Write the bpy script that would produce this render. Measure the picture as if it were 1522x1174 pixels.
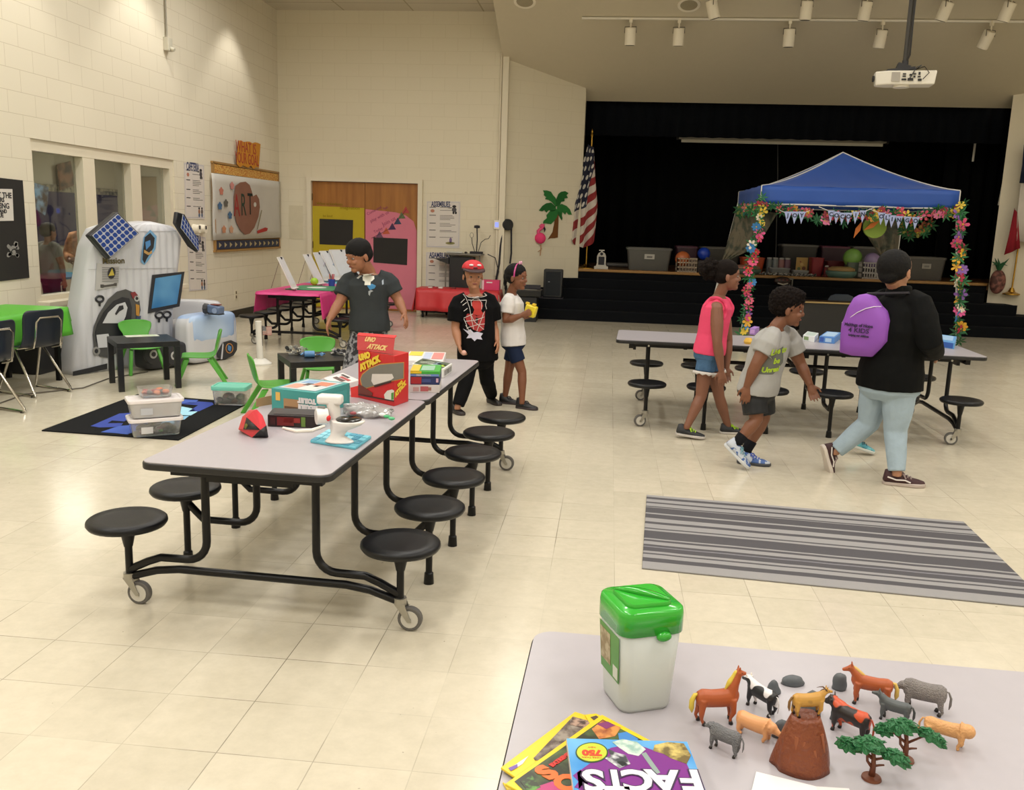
import bpy, bmesh, math, random
from mathutils import Vector, Matrix, noise
random.seed(7)
for o in list(bpy.data.objects): bpy.data.objects.remove(o)
SC = bpy.context.scene
COL = SC.collection
PI = math.pi
T = 0.3048
# ------------------------------------------------------------------ camera
F_PX, YAW, PITCH, ROLL = 1331.28, -0.102374, 0.187591, 0.031583
CAM = Vector((2.33913, -3.29725, 1.61493))
def cam_axes():
    cy, sy, cp, sp = math.cos(YAW), math.sin(YAW), math.cos(PITCH), math.sin(PITCH)
    f = Vector((sy*cp, cy*cp, -sp)); r = Vector((cy, -sy, 0)); u = r.cross(f)
    c, s = math.cos(ROLL), math.sin(ROLL)
    return c*r+s*u, -s*r+c*u, f
CR, CU, CF = cam_axes()
cd = bpy.data.cameras.new('camera'); cam = bpy.data.objects.new('camera', cd); COL.objects.link(cam)
cd.sensor_fit = 'HORIZONTAL'; cd.sensor_width = 36; cd.lens = 36*F_PX/1522; cd.clip_start = 0.02; cd.clip_end = 100
m3 = Matrix((CR, CU, -CF)).transposed(); cam.matrix_world = Matrix.Translation(CAM) @ m3.to_4x4()
SC.camera = cam
SC.view_settings.view_transform = 'Standard'; SC.view_settings.look = 'None'
SC.view_settings.gamma = 1; SC.view_settings.exposure = 0.03; SC.view_settings.use_curve_mapping = False
w = bpy.data.worlds.new('world'); SC.world = w; w.use_nodes = True
w.node_tree.nodes['Background'].inputs[0].default_value = (1, .97, .92, 1)
w.node_tree.nodes['Background'].inputs[1].default_value = 0.04
def area(name, loc, sx, sy, power, col=(1, .988, .965), rot=(0, 0, 0), spread=180):
    l = bpy.data.lights.new(name, 'AREA'); l.shape = 'RECTANGLE'; l.size = sx; l.size_y = sy; l.energy = power; l.color = col
    l.spread = math.radians(spread)
    o = bpy.data.objects.new(name, l); COL.objects.link(o); o.location = loc; o.rotation_euler = rot; return o
LAMPS = [(x, y) for x in (-1.9, 1.3, 4.5, 7.7, 10.6) for y in (-5.2, -2.4, 0.4, 3.2, 6.0, 8.8)]
for x, y in LAMPS:
    area('troffer_light', (x, y, 5.12), 0.55, 1.15, (45 if y < 2 else 34 if y < 5 else 27 if y < 8 else (34 if x < 0 else 13)) * (1.15 if x < 3 else .9), spread=175)
def spot(name, loc, target, power, ang, blend=.6, col=(1, .95, .87), size=.06):
    l = bpy.data.lights.new(name, 'SPOT'); l.energy = power; l.spot_size = math.radians(ang); l.spot_blend = blend; l.color = col
    l.shadow_soft_size = size
    o = bpy.data.objects.new(name, l); COL.objects.link(o); o.location = loc
    d = Vector(target)-Vector(loc); o.rotation_euler = d.to_track_quat('-Z', 'Y').to_euler(); return o
WASH = [(-3.0, 5.2), (-3.0, 7.9), (-3.0, 10.7), (-3.0, 2.4), (-3.0, -.4)]
for x, y in WASH:
    spot('downlight_lamp', (x, y, 5.10), (x-.25, y, 0), 80, 84, .5)
# ------------------------------------------------------------------ pixel rays (1522 x 1174 frame) to real points on real planes
def ray(px, py): return CF + CR*((px-761)/F_PX) - CU*((py-587)/F_PX)
def atz(px, py, z=0.0):
    d = ray(px, py); return CAM + d*((z-CAM.z)/d.z)
def aty(px, py, y):
    d = ray(px, py); return CAM + d*((y-CAM.y)/d.y)
def atx(px, py, x):
    d = ray(px, py); return CAM + d*((x-CAM.x)/d.x)
def atp(px, py, P, n):
    d = ray(px, py); n = Vector(n); return CAM + d*(n.dot(Vector(P)-CAM)/n.dot(d))
# ------------------------------------------------------------------ materials
def lin(c):
    return tuple(((v/12.92) if v <= .04045 else ((v+.055)/1.055)**2.4) for v in c)
def hexc(h):
    h = h.lstrip('#'); return lin(tuple(int(h[i:i+2], 16)/255 for i in (0, 2, 4)))
_m = {}
def M(name, col, rough=.5, metal=0.0, spec=.5, var=.06, scale=9.0, bump=0.0, alpha=1.0, trans=0.0, coat=0.0, emis=None, estr=0.0, sheen=0.0):
    """principled material with a soft procedural mottling of its own colour"""
    if name in _m: return _m[name]
    m = bpy.data.materials.new(name); m.use_nodes = True; nt = m.node_tree; b = nt.nodes['Principled BSDF']
    c = hexc(col) if isinstance(col, str) else col
    b.inputs['Roughness'].default_value = rough; b.inputs['Metallic'].default_value = metal
    b.inputs['Specular IOR Level'].default_value = spec if rough < .78 else min(spec, .15); b.inputs['Alpha'].default_value = alpha
    b.inputs['Transmission Weight'].default_value = trans; b.inputs['Coat Weight'].default_value = coat
    b.inputs['Sheen Weight'].default_value = sheen
    tc = nt.nodes.new('ShaderNodeTexCoord'); nz = nt.nodes.new('ShaderNodeTexNoise'); nz.inputs['Scale'].default_value = scale
    nz.inputs['Detail'].default_value = 4; nt.links.new(tc.outputs['Object'], nz.inputs['Vector'])
    mx = nt.nodes.new('ShaderNodeMix'); mx.data_type = 'RGBA'
    mx.inputs[6].default_value = (*[v*(1-var*1.6) for v in c], 1); mx.inputs[7].default_value = (*[min(1, v*(1+var)) for v in c], 1)
    nt.links.new(nz.outputs['Fac'], mx.inputs[0]); nt.links.new(mx.outputs[2], b.inputs['Base Color'])
    if bump:
        bp = nt.nodes.new('ShaderNodeBump'); bp.inputs['Strength'].default_value = bump; bp.inputs['Distance'].default_value = .01
        n2 = nt.nodes.new('ShaderNodeTexNoise'); n2.inputs['Scale'].default_value = scale*4; nt.links.new(tc.outputs['Object'], n2.inputs['Vector'])
        nt.links.new(n2.outputs['Fac'], bp.inputs['Height']); nt.links.new(bp.outputs[0], b.inputs['Normal'])
    if emis:
        b.inputs['Emission Color'].default_value = (*hexc(emis), 1); b.inputs['Emission Strength'].default_value = estr
    _m[name] = m; return m
def M2(name, ca, cb, lo=.48, hi=.52, scale=20.0, rough=.5, detail=2.0, vor=False, stretch=(1, 1, 1)):
    """two-colour procedural pattern"""
    if name in _m: return _m[name]
    m = bpy.data.materials.new(name); m.use_nodes = True; nt = m.node_tree; b = nt.nodes['Principled BSDF']
    b.inputs['Roughness'].default_value = rough
    tc = nt.nodes.new('ShaderNodeTexCoord'); mp = nt.nodes.new('ShaderNodeMapping'); mp.inputs['Scale'].default_value = stretch
    nt.links.new(tc.outputs['Object'], mp.inputs[0])
    nz = nt.nodes.new('ShaderNodeTexVoronoi' if vor else 'ShaderNodeTexNoise'); nz.inputs['Scale'].default_value = scale
    if not vor: nz.inputs['Detail'].default_value = detail
    nt.links.new(mp.outputs[0], nz.inputs['Vector'])
    cr = nt.nodes.new('ShaderNodeValToRGB'); e = cr.color_ramp.elements
    e[0].position = lo; e[0].color = (*hexc(ca), 1); e[1].position = hi; e[1].color = (*hexc(cb), 1)
    nt.links.new(nz.outputs['Distance' if vor else 'Fac'], cr.inputs[0]); nt.links.new(cr.outputs[0], b.inputs['Base Color'])
    _m[name] = m; return m
# ------------------------------------------------------------------ mesh building
class MB:
    def __init__(s): s.v = []; s.f = []; s.mi = []; s.k = 0; s.x = None
    def mat(s, k): s.k = k; return s
    def add(s, vs, fs):
        n = len(s.v)
        if s.x is not None: vs = [s.x @ Vector(v) for v in vs]
        s.v += [tuple(v) for v in vs]; s.f += [tuple(i+n for i in f) for f in fs]; s.mi += [s.k]*len(fs); return s
    def box(s, c, d, rz=0, rx=0, ry=0):
        R = Matrix.Rotation(rz, 3, 'Z') @ Matrix.Rotation(ry, 3, 'Y') @ Matrix.Rotation(rx, 3, 'X'); c = Vector(c)
        vs = [c + R @ Vector((d[0]/2*a, d[1]/2*b, d[2]/2*e)) for a in (-1, 1) for b in (-1, 1) for e in (-1, 1)]
        return s.add(vs, [(0, 1, 3, 2), (4, 6, 7, 5), (0, 4, 5, 1), (2, 3, 7, 6), (0, 2, 6, 4), (1, 5, 7, 3)])
    def rings(s, R, cap=True, close=False):
        n = len(R[0]); vs = [p for r in R for p in r]; fs = []
        m = len(R)
        for i in range(m if close else m-1):
            a, b = i*n, ((i+1) % m)*n
            for j in range(n): fs.append((a+j, a+(j+1) % n, b+(j+1) % n, b+j))
        if cap and not close:
            fs.append(tuple(reversed(range(n)))); fs.append(tuple((m-1)*n+j for j in range(n)))
        return s.add(vs, fs)
    def tube(s, pts, r, n=10, cap=True, close=False, up=None):
        pts = [Vector(p) for p in pts]; m = len(pts); rr = r if isinstance(r, (list, tuple)) else [r]*m
        R = []; u = None
        for i, p in enumerate(pts):
            if close: t = (pts[(i+1) % m]-pts[i-1]).normalized()
            else: t = (pts[min(i+1, m-1)]-pts[max(i-1, 0)]).normalized()
            if u is None:
                a = Vector(up) if up else (Vector((0, 0, 1)) if abs(t.z) < .9 else Vector((1, 0, 0)))
                u = (a-t*a.dot(t)).normalized()
            else: u = (u-t*u.dot(t)).normalized()
            v = t.cross(u)
            R.append([p+(u*math.cos(2*PI*k/n)+v*math.sin(2*PI*k/n))*rr[i] for k in range(n)])
        return s.rings(R, cap, close)
    def cyl(s, a, b, r0, r1=None, n=16): return s.tube([a, b], [r0, r0 if r1 is None else r1], n)
    def lathe(s, prof, c=(0, 0, 0), n=24, cap=True):
        c = Vector(c)
        return s.rings([[c+Vector((r*math.cos(2*PI*k/n), r*math.sin(2*PI*k/n), z)) for k in range(n)] for r, z in prof], cap)
    def ell(s, c, r, n=14, m=9, R=None):
        c = Vector(c); Q = []
        for i in range(m+1):
            a = -PI/2+PI*(i+.0)/m; rr = max(math.cos(a), .02)
            ring = [Vector((r[0]*rr*math.cos(2*PI*k/n), r[1]*rr*math.sin(2*PI*k/n), r[2]*math.sin(a))) for k in range(n)]
            Q.append([c+((R @ p) if R else p) for p in ring])
        return s.rings(Q)
    def prism(s, poly, z0, z1):
        n = len(poly); vs = [(p[0], p[1], z0) for p in poly]+[(p[0], p[1], z1) for p in poly]
        a = sum(poly[i][0]*poly[(i+1) % n][1]-poly[(i+1) % n][0]*poly[i][1] for i in range(n))
        fs = [tuple(range(n, 2*n)), tuple(reversed(range(n)))]+[(i, (i+1) % n, n+(i+1) % n, n+i) for i in range(n)]
        if a < 0: fs = [tuple(reversed(f)) for f in fs]
        return s.add(vs, fs)
    def slab(s, poly, P, X, Y, t):
        """flat outline given in the (X,Y) frame at P, with thickness t along X x Y"""
        X = Vector(X).normalized(); Y = Vector(Y).normalized(); N = X.cross(Y); old = s.x
        m = Matrix((X, Y, N)).transposed().to_4x4(); m.translation = Vector(P); s.x = (old @ m) if old else m
        s.prism(poly, 0, t); s.x = old; return s
    def pslab(s, pts, n, t):
        """flat outline through 3-D points, thickness t along n"""
        n = Vector(n).normalized()*t; pts = [Vector(p) for p in pts]; k = len(pts)
        fs = [tuple(range(k, 2*k)), tuple(reversed(range(k)))]+[(i, (i+1) % k, k+(i+1) % k, k+i) for i in range(k)]
        return s.add(pts+[p+n for p in pts], fs)
def circ(cx, cy, rx, ry=None, n=28, a0=0, a1=2*PI):
    ry = rx if ry is None else ry; full = abs(a1-a0-2*PI) < 1e-6
    return [(cx+rx*math.cos(a0+(a1-a0)*i/(n if full else n-1)), cy+ry*math.sin(a0+(a1-a0)*i/(n if full else n-1))) for i in range(n)]
def rrect(x0, y0, x1, y1, r, n=5):
    P = []
    for cx, cy, a in ((x1-r, y1-r, 0), (x0+r, y1-r, PI/2), (x0+r, y0+r, PI), (x1-r, y0+r, 1.5*PI)):
        for i in range(n+1):
            P.append((cx+r*math.cos(a+PI/2*i/n), cy+r*math.sin(a+PI/2*i/n)))
    return P
def root_mat(p):
    m = Matrix.Identity(4)
    while p is not None:
        m = (Matrix.LocRotScale(p.location, p.rotation_euler, p.scale)) @ m; p = p.parent
    return m
def obj(name, mb, mats, parent=None, world=False, smooth=None, bevel=0, subd=0, solid=0, label=None, kind=None, rem=0, sm=0, noiseamp=0, nscale=20, segs=2):
    """link one mesh object; world=True: the mesh is given in world coordinates"""
    me = bpy.data.meshes.new(name)
    vs = mb.v
    if world and parent is not None:
        mi = root_mat(parent).inverted(); vs = [tuple(mi @ Vector(v)) for v in vs]
    me.from_pydata(vs, [], mb.f)
    ml = mats if isinstance(mats, (list, tuple)) else [mats]
    for m in ml: me.materials.append(m)
    for p, k in zip(me.polygons, mb.mi): p.material_index = min(k, len(ml)-1)
    me.validate()
    bm = bmesh.new(); bm.from_mesh(me); bmesh.ops.recalc_face_normals(bm, faces=bm.faces); bm.to_mesh(me); bm.free()
    o = bpy.data.objects.new(name, me); COL.objects.link(o)
    if parent is not None: o.parent = parent
    if rem:
        r = o.modifiers.new('r', 'REMESH'); r.mode = 'VOXEL'; r.voxel_size = rem
        if sm: q = o.modifiers.new('s', 'SMOOTH'); q.iterations = sm; q.factor = .5
        dg = bpy.context.evaluated_depsgraph_get(); dg.update(); nm = bpy.data.meshes.new_from_object(o.evaluated_get(dg))
        o.modifiers.clear(); o.data = nm; me = nm
        if len(me.materials) == 0:
            for m in ml: me.materials.append(m)
        smooth = True if smooth is None else smooth
    if noiseamp:
        me.update(); nn = [v.normal.copy() for v in me.vertices]
        for v, n in zip(me.vertices, nn):
            v.co = v.co + n*noiseamp*(noise.noise(v.co*nscale)+.5*noise.noise(v.co*nscale*2.3))
    if smooth:
        for p in me.polygons: p.use_smooth = True
    if smooth == 'auto' or (bevel and smooth is None) or (smooth is None):
        for p in me.polygons: p.use_smooth = True
        try: me.set_sharp_from_angle(angle=math.radians(38))
        except Exception: pass
    if bevel:
        b = o.modifiers.new('bevel', 'BEVEL'); b.width = bevel; b.segments = segs; b.limit_method = 'ANGLE'; b.angle_limit = math.radians(40)
    if solid: q = o.modifiers.new('solid', 'SOLIDIFY'); q.thickness = solid; q.offset = 0
    if subd: q = o.modifiers.new('sub', 'SUBSURF'); q.levels = subd; q.render_levels = subd
    if label: o['label'] = label
    if kind: o['kind'] = kind
    return o
def tag(o, label, cat, group=None, kind=None):
    o['label'] = label; o['category'] = cat
    if group: o['group'] = group
    if kind: o['kind'] = kind
    return o
def thing(name, label, cat, loc=(0, 0, 0), rz=0, group=None):
    o = bpy.data.objects.new(name, None); COL.objects.link(o); o.location = loc; o.rotation_euler = (0, 0, rz)
    o.empty_display_size = .05
    return tag(o, label, cat, group)
def struct(name, mb, mats, **k): return obj(name, mb, mats, kind='structure', **k)
def dup(root, loc, rz, label, group=None):
    r = root.copy(); COL.objects.link(r); r.location = loc; r.rotation_euler = (0, 0, rz); r['label'] = label
    if group: r['group'] = group
    for ch in list(root.children):
        c = ch.copy(); COL.objects.link(c); c.parent = r
        for g in ch.children:
            d = g.copy(); COL.objects.link(d); d.parent = c
    return r
def text_mesh(body, size, bold=0.0, ext=.001, shear=0.0, space=1.0):
    cu = bpy.data.curves.new('t', 'FONT'); cu.body = body; cu.size = size; cu.align_x = 'CENTER'; cu.align_y = 'CENTER'
    cu.extrude = ext; cu.offset = bold; cu.shear = shear; cu.space_character = space; cu.resolution_u = 3
    o = bpy.data.objects.new('t', cu); COL.objects.link(o)
    dg = bpy.context.evaluated_depsgraph_get(); dg.update()
    me = bpy.data.meshes.new_from_object(o.evaluated_get(dg)); bpy.data.objects.remove(o); return me
def lettering(body, size, P, X, Y, m, parent, bold=0.0, ext=.001, wscale=1.0, name='lettering', **k):
    """writing lying in the plane (X,Y) through world point P"""
    me = text_mesh(body, size, bold, ext, **k); X = Vector(X).normalized(); Y = Vector(Y).normalized(); N = X.cross(Y)
    mt = Matrix((X*wscale, Y, N)).transposed().to_4x4(); mt.translation = Vector(P)
    if parent is not None: mt = root_mat(parent).inverted() @ mt
    me.transform(mt); me.materials.clear(); me.materials.append(m)
    o = bpy.data.objects.new(name, me); COL.objects.link(o); o.parent = parent; return o
# ------------------------------------------------------------------ room shell
def tile_floor():
    m = bpy.data.materials.new('vinyl_floor_tiles'); m.use_nodes = True; nt = m.node_tree; b = nt.nodes['Principled BSDF']
    N = nt.nodes.new; L = nt.links.new
    tc = N('ShaderNodeTexCoord'); sp = N('ShaderNodeSeparateXYZ'); L(tc.outputs['Object'], sp.inputs[0])
    def math_(op, a, b_=None, c=None):
        n = N('ShaderNodeMath'); n.operation = op
        for i, v in enumerate((a, b_, c)):
            if v is None: continue
            if isinstance(v, (int, float)): n.inputs[i].default_value = v
            else: L(v, n.inputs[i])
        return n.outputs[0]
    ls = []; cells = []
    for ax in (0, 1):
        s = math_('DIVIDE', sp.outputs[ax], T); fr = math_('FRACT', s); cells.append(math_('FLOOR', s))
        d = math_('MINIMUM', fr, math_('SUBTRACT', 1.0, fr)); ls.append(math_('LESS_THAN', d, .0055))
        # per-joint visibility
    nv = N('ShaderNodeTexNoise'); nv.inputs['Scale'].default_value = 1.1; nv.inputs['Detail'].default_value = 3; L(tc.outputs['Object'], nv.inputs['Vector'])
    vis = N('ShaderNodeMapRange'); vis.inputs['From Min'].default_value = .45; vis.inputs['From Max'].default_value = .68
    vis.inputs['To Min'].default_value = .06; vis.inputs['To Max'].default_value = .75; L(nv.outputs['Fac'], vis.inputs[0])
    line = math_('MULTIPLY', math_('MAXIMUM', ls[0], ls[1]), vis.outputs[0])
    cb = N('ShaderNodeCombineXYZ'); L(cells[0], cb.inputs[0]); L(cells[1], cb.inputs[1])
    wn = N('ShaderNodeTexWhiteNoise'); wn.noise_dimensions = '2D'; L(cb.outputs[0], wn.inputs['Vector'])
    mot = N('ShaderNodeTexNoise'); mot.inputs['Scale'].default_value = 14; mot.inputs['Detail'].default_value = 8; mot.inputs['Roughness'].default_value = .7
    L(tc.outputs['Object'], mot.inputs['Vector'])
    big = N('ShaderNodeTexNoise'); big.inputs['Scale'].default_value = .7; L(tc.outputs['Object'], big.inputs['Vector'])
    v = math_('ADD', math_('MULTIPLY', wn.outputs[0], .25), math_('ADD', math_('MULTIPLY', mot.outputs['Fac'], .9), math_('MULTIPLY', big.outputs['Fac'], .25)))
    cr = N('ShaderNodeValToRGB'); e = cr.color_ramp.elements; e[0].position = .35; e[0].color = (*hexc('#bdb5a1'), 1); e[1].position = 1.0; e[1].color = (*hexc('#d2c9b5'), 1)
    L(v, cr.inputs[0])
    # small scuffs
    vr = N('ShaderNodeTexNoise'); vr.inputs['Scale'].default_value = 38; vr.inputs['Detail'].default_value = 1; L(tc.outputs['Object'], vr.inputs['Vector'])
    sc = math_('MULTIPLY', math_('GREATER_THAN', vr.outputs['Fac'], .80), .5)
    mx = N('ShaderNodeMix'); mx.data_type = 'RGBA'; L(math_('MAXIMUM', line, sc), mx.inputs[0]); L(cr.outputs[0], mx.inputs[6]); mx.inputs[7].default_value = (*hexc('#554d42'), 1)
    L(mx.outputs[2], b.inputs['Base Color'])
    rr = N('ShaderNodeMapRange'); L(mot.outputs['Fac'], rr.inputs[0]); rr.inputs['To Min'].default_value = .12; rr.inputs['To Max'].default_value = .25
    L(rr.outputs[0], b.inputs['Roughness']); b.inputs['Specular IOR Level'].default_value = .45
    bp = N('ShaderNodeBump'); bp.inputs['Strength'].default_value = .03; bp.inputs['Distance'].default_value = .01; L(big.outputs['Fac'], bp.inputs['Height']); L(bp.outputs[0], b.inputs['Normal'])
    return m
def block_wall(name, axis, col, dark, off=(0, 0)):
    """painted concrete block, courses 0.218 m high; axis = which horizontal axis runs along the wall"""
    m = bpy.data.materials.new(name); m.use_nodes = True; nt = m.node_tree; b = nt.nodes['Principled BSDF']; N = nt.nodes.new; L = nt.links.new
    tc = N('ShaderNodeTexCoord'); sp = N('ShaderNodeSeparateXYZ'); L(tc.outputs['Object'], sp.inputs[0]); cb = N('ShaderNodeCombineXYZ')
    L(sp.outputs[axis], cb.inputs[0]); L(sp.outputs[2], cb.inputs[1])
    mp = N('ShaderNodeMapping'); mp.inputs['Location'].default_value = (off[0], off[1], 0); L(cb.outputs[0], mp.inputs[0])
    br = N('ShaderNodeTexBrick'); br.inputs['Scale'].default_value = 1; br.inputs['Brick Width'].default_value = .436; br.inputs['Row Height'].default_value = .218
    br.inputs['Mortar Size'].default_value = .0035; br.inputs['Mortar Smooth'].default_value = .6; br.inputs['Bias'].default_value = 0
    c = hexc(col); br.inputs['Color1'].default_value = (*c, 1); br.inputs['Color2'].default_value = (*[v*.988 for v in c], 1); br.inputs['Mortar'].default_value = (*hexc(dark), 1)
    L(mp.outputs[0], br.inputs[0]); nz = N('ShaderNodeTexNoise'); nz.inputs['Scale'].default_value = 60; L(tc.outputs['Object'], nz.inputs['Vector'])
    L(br.outputs['Color'], b.inputs['Base Color']); b.inputs['Roughness'].default_value = .55; b.inputs['Specular IOR Level'].default_value = .3
    bp = N('ShaderNodeBump'); bp.inputs['Strength'].default_value = .22; bp.inputs['Distance'].default_value = .004; bp.invert = True
    L(br.outputs['Fac'], bp.inputs['Height']); b2 = N('ShaderNodeBump'); b2.inputs['Strength'].default_value = .12; b2.inputs['Distance'].default_value = .002
    L(nz.outputs['Fac'], b2.inputs['Height']); L(bp.outputs[0], b2.inputs['Normal']); L(b2.outputs[0], b.inputs['Normal'])
    return m
XL, YB, XR, YN, ZC = -3.65, 12.75, 12.6, -7.0, 5.17
SX0, SX1, SY0, SZ = 1.77, 9.06, 13.6, .85        # stage opening and stage edge
FLOOR = tile_floor()
WALL_L = block_wall('painted_block_side', 1, '#e0d8c4', '#c3b8a0', (.1, .06)); WALL_B = block_wall('painted_block_end', 0, '#dfd6bf', '#d2c8ae', (0, .06))
PLAIN = M('painted_wall', '#dfd6bf', .6, var=.02); SOFF = M('soffit_paint', '#d3c9b0', .7, var=.02)
TRIMM = M('painted_frame', '#dfd6c0', .4, var=.02); BLKBASE = M('black_rubber_base', '#171616', .5)
struct('floor', MB().box(((XL+XR)/2, (YN+SY0)/2, -.05), (XR-XL+.4, SY0-YN+.2, .1)), FLOOR)
# left wall with the window opening
WY0, WY1, WZ0, WZ1 = 5.66, 8.76, .66, 2.34
mb = MB()
mb.box((XL-.1, (YN+WY0)/2, ZC/2), (.2, WY0-YN, ZC)); mb.box((XL-.1, (WY1+YB+.2)/2, ZC/2), (.2, YB+.2-WY1, ZC))
mb.box((XL-.1, (WY0+WY1)/2, WZ0/2), (.2, WY1-WY0, WZ0)); mb.box((XL-.1, (WY0+WY1)/2, (WZ1+ZC)/2), (.2, WY1-WY0, ZC-WZ1))
struct('wall_left', mb, WALL_L)
# back wall with the door opening
DX0, DX1, DZ = -3.05, -1.09, 2.285
mb = MB(); mb.box(((XL+DX0)/2, YB+.1, ZC/2), (DX0-XL, .2, ZC)); mb.box(((DX1+.42)/2, YB+.1, ZC/2), (.42-DX1, .2, ZC)); mb.box(((DX0+DX1)/2, YB+.1, (DZ+ZC)/2), (DX1-DX0, .2, ZC-DZ))
struct('wall_back', mb, WALL_B)
# angled walls either side of the stage
mb = MB(); mb.prism([(.42, YB), (SX0, SY0), (SX0, SY0+.35), (.42, YB+.35)], 0, ZC); struct('wall_stage_left', mb, block_wall('painted_block_angled', 0, '#d8cfb8', '#cdc3aa', (0, .06)))
mb = MB(); mb.prism([(SX1+.03, SY0), (10.8, 13.0), (10.8, 13.4), (SX1+.7, SY0+.35)], 0, ZC); struct('wall_stage_right', mb, PLAIN)
struct('wall_back_right', MB().box(((10.8+XR)/2, 13.1, ZC/2), (XR-10.8, .2, ZC)), PLAIN)
struct('wall_right', MB().box((XR+.1, (YN+YB)/2, ZC/2), (.2, YB-YN+.4, ZC)), PLAIN)
struct('wall_near', MB().box(((XL+XR)/2, YN-.1, ZC/2), (XR-XL+.4, .2, ZC)), PLAIN)
# corner post between the back wall and the angled wall
struct('trim_1', MB().box((.415, YB-.02, 2.3), (.11, .10, 4.6)), TRIMM, bevel=.008)
# acoustic ceiling with grid
m = bpy.data.materials.new('acoustic_ceiling'); m.use_nodes = True; nt = m.node_tree; b = nt.nodes['Principled BSDF']; tc = nt.nodes.new('ShaderNodeTexCoord')
br = nt.nodes.new('ShaderNodeTexBrick'); br.offset = 0; br.inputs['Scale'].default_value = 1; br.inputs['Brick Width'].default_value = 1.22; br.inputs['Row Height'].default_value = .61
br.inputs['Mortar Size'].default_value = .014; br.inputs['Mortar Smooth'].default_value = .1
br.inputs['Color1'].default_value = (*hexc('#cfc7b4'), 1); br.inputs['Color2'].default_value = (*hexc('#cbc2ae'), 1); br.inputs['Mortar'].default_value = (*hexc('#aaa084'), 1)
nt.links.new(tc.outputs['Object'], br.inputs[0]); nt.links.new(br.outputs[0], b.inputs['Base Color']); b.inputs['Roughness'].default_value = .9
CEIL = m
struct('ceiling', MB().box(((XL+XR)/2, (YN+YB)/2, ZC+.1), (XR-XL+.4, YB-YN+.4, .2)), CEIL)
# smooth sloping soffit falling towards the stage
def sz(y): return 4.07+.39*(SY0-y)
y0 = SY0-(ZC-4.07)/.39
mb = MB(); P = [(y0, ZC), (SY0+.05, sz(SY0+.05)), (SY0+.05, ZC), (y0, ZC)]
xa, xb = .36, XR
poly = [(y0, ZC+.001), (SY0+.42, 4.07-.39*.42), (SY0+.42, ZC+.02), (y0, ZC+.02)]
mb.add([(xa, p[0], p[1]) for p in poly]+[(xb, p[0], p[1]) for p in poly], [(0, 1, 2, 3), (7, 6, 5, 4), (0, 4, 5, 1), (1, 5, 6, 2), (2, 6, 7, 3), (3, 7, 4, 0)])
struct('ceiling_soffit', mb, SOFF)

# baseboards
struct('baseboard_left', MB().box((XL+.008, (YN+YB)/2, .06), (.016, YB-YN, .12)), BLKBASE, bevel=.004)
struct('baseboard_back', MB().box(((XL+DX0-.08)/2, YB-.008, .06), (DX0-.08-XL, .016, .12)).box(((DX1+.08+.36)/2, YB-.008, .06), (.36-DX1-.08, .016, .12)), BLKBASE)
# light fittings in the ceiling (above the frame)
LENS = M('lamp_lens', '#fff6e0', .4, emis='#fff1d6', estr=2.2, var=0); WHITE = M('white_enamel', '#e9e4d8', .35, var=.02)
for i, (x, y) in enumerate(LAMPS):
    t = thing('ceiling_light', 'white recessed fluorescent fitting in the hall ceiling', 'ceiling light', (x, y, ZC), 0, 'recessed fluorescent fittings in the hall ceiling')
    mb = MB(); mb.box((0, -.6, -.015), (.64, .03, .03)).box((0, .6, -.015), (.64, .03, .03)).box((-.31, 0, -.015), (.03, 1.23, .03)).box((.31, 0, -.015), (.03, 1.23, .03)); obj('frame', mb, WHITE, t)
    obj('lens', MB().box((0, 0, -.008), (.58, 1.16, .008)), LENS, t)
# ------------------------------------------------------------------ window in the left wall and the room behind it
fr = MB(); X = XL
for ya, yb, za, zb in ((WY0, WY1, WZ1-.12, WZ1), (WY0, WY1, WZ0, WZ0+.05), (WY0, WY0+.05, WZ0, WZ1), (WY1-.09, WY1, WZ0, WZ1), (6.62, 6.86, WZ0, WZ1), (7.66, 7.90, WZ0, WZ1)):
    k_ = .13 if yb-ya > 2 else .124
    fr.box((X-.085, (ya+yb)/2, (za+zb)/2), (k_, yb-ya-(.0 if yb-ya > 2 else .002), zb-za-(0 if yb-ya > 2 else .004)))
wf = struct('window_1', fr, TRIMM)
obj('window_sill', MB().box((X+.03, (WY0+WY1)/2, WZ0-.03), (.20, WY1-WY0+.1, .06)), TRIMM, wf, world=True, bevel=.006)
GL = M('window_glass', (.9, .95, .93), .02, spec=.5, var=0, trans=1.0)
GL.node_tree.nodes['Principled BSDF'].inputs['IOR'].default_value = 1.45
for a, b_ in ((WY0+.05, 6.62), (6.86, 7.66), (7.90, WY1-.09)):
    obj('pane', MB().box((X-.12, (a+b_)/2, (WZ0+WZ1)/2-.03), (.006, b_-a, WZ1-WZ0-.17)), GL, wf, world=True)
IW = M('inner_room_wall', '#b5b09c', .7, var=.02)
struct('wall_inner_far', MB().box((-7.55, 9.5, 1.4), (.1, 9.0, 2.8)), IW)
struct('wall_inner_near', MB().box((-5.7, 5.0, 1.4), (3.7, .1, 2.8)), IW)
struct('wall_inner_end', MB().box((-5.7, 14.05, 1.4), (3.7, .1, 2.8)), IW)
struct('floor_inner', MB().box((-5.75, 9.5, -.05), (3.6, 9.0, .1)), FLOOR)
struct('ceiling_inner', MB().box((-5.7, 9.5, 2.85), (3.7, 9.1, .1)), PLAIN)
area('inner_room_light', (-5.4, 8.6, 2.78), 1.2, .6, 38, (1, .95, .85)); area('inner_room_light', (-5.4, 12.2, 2.78), 1.2, .6, 34, (1, .95, .85))
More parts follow.
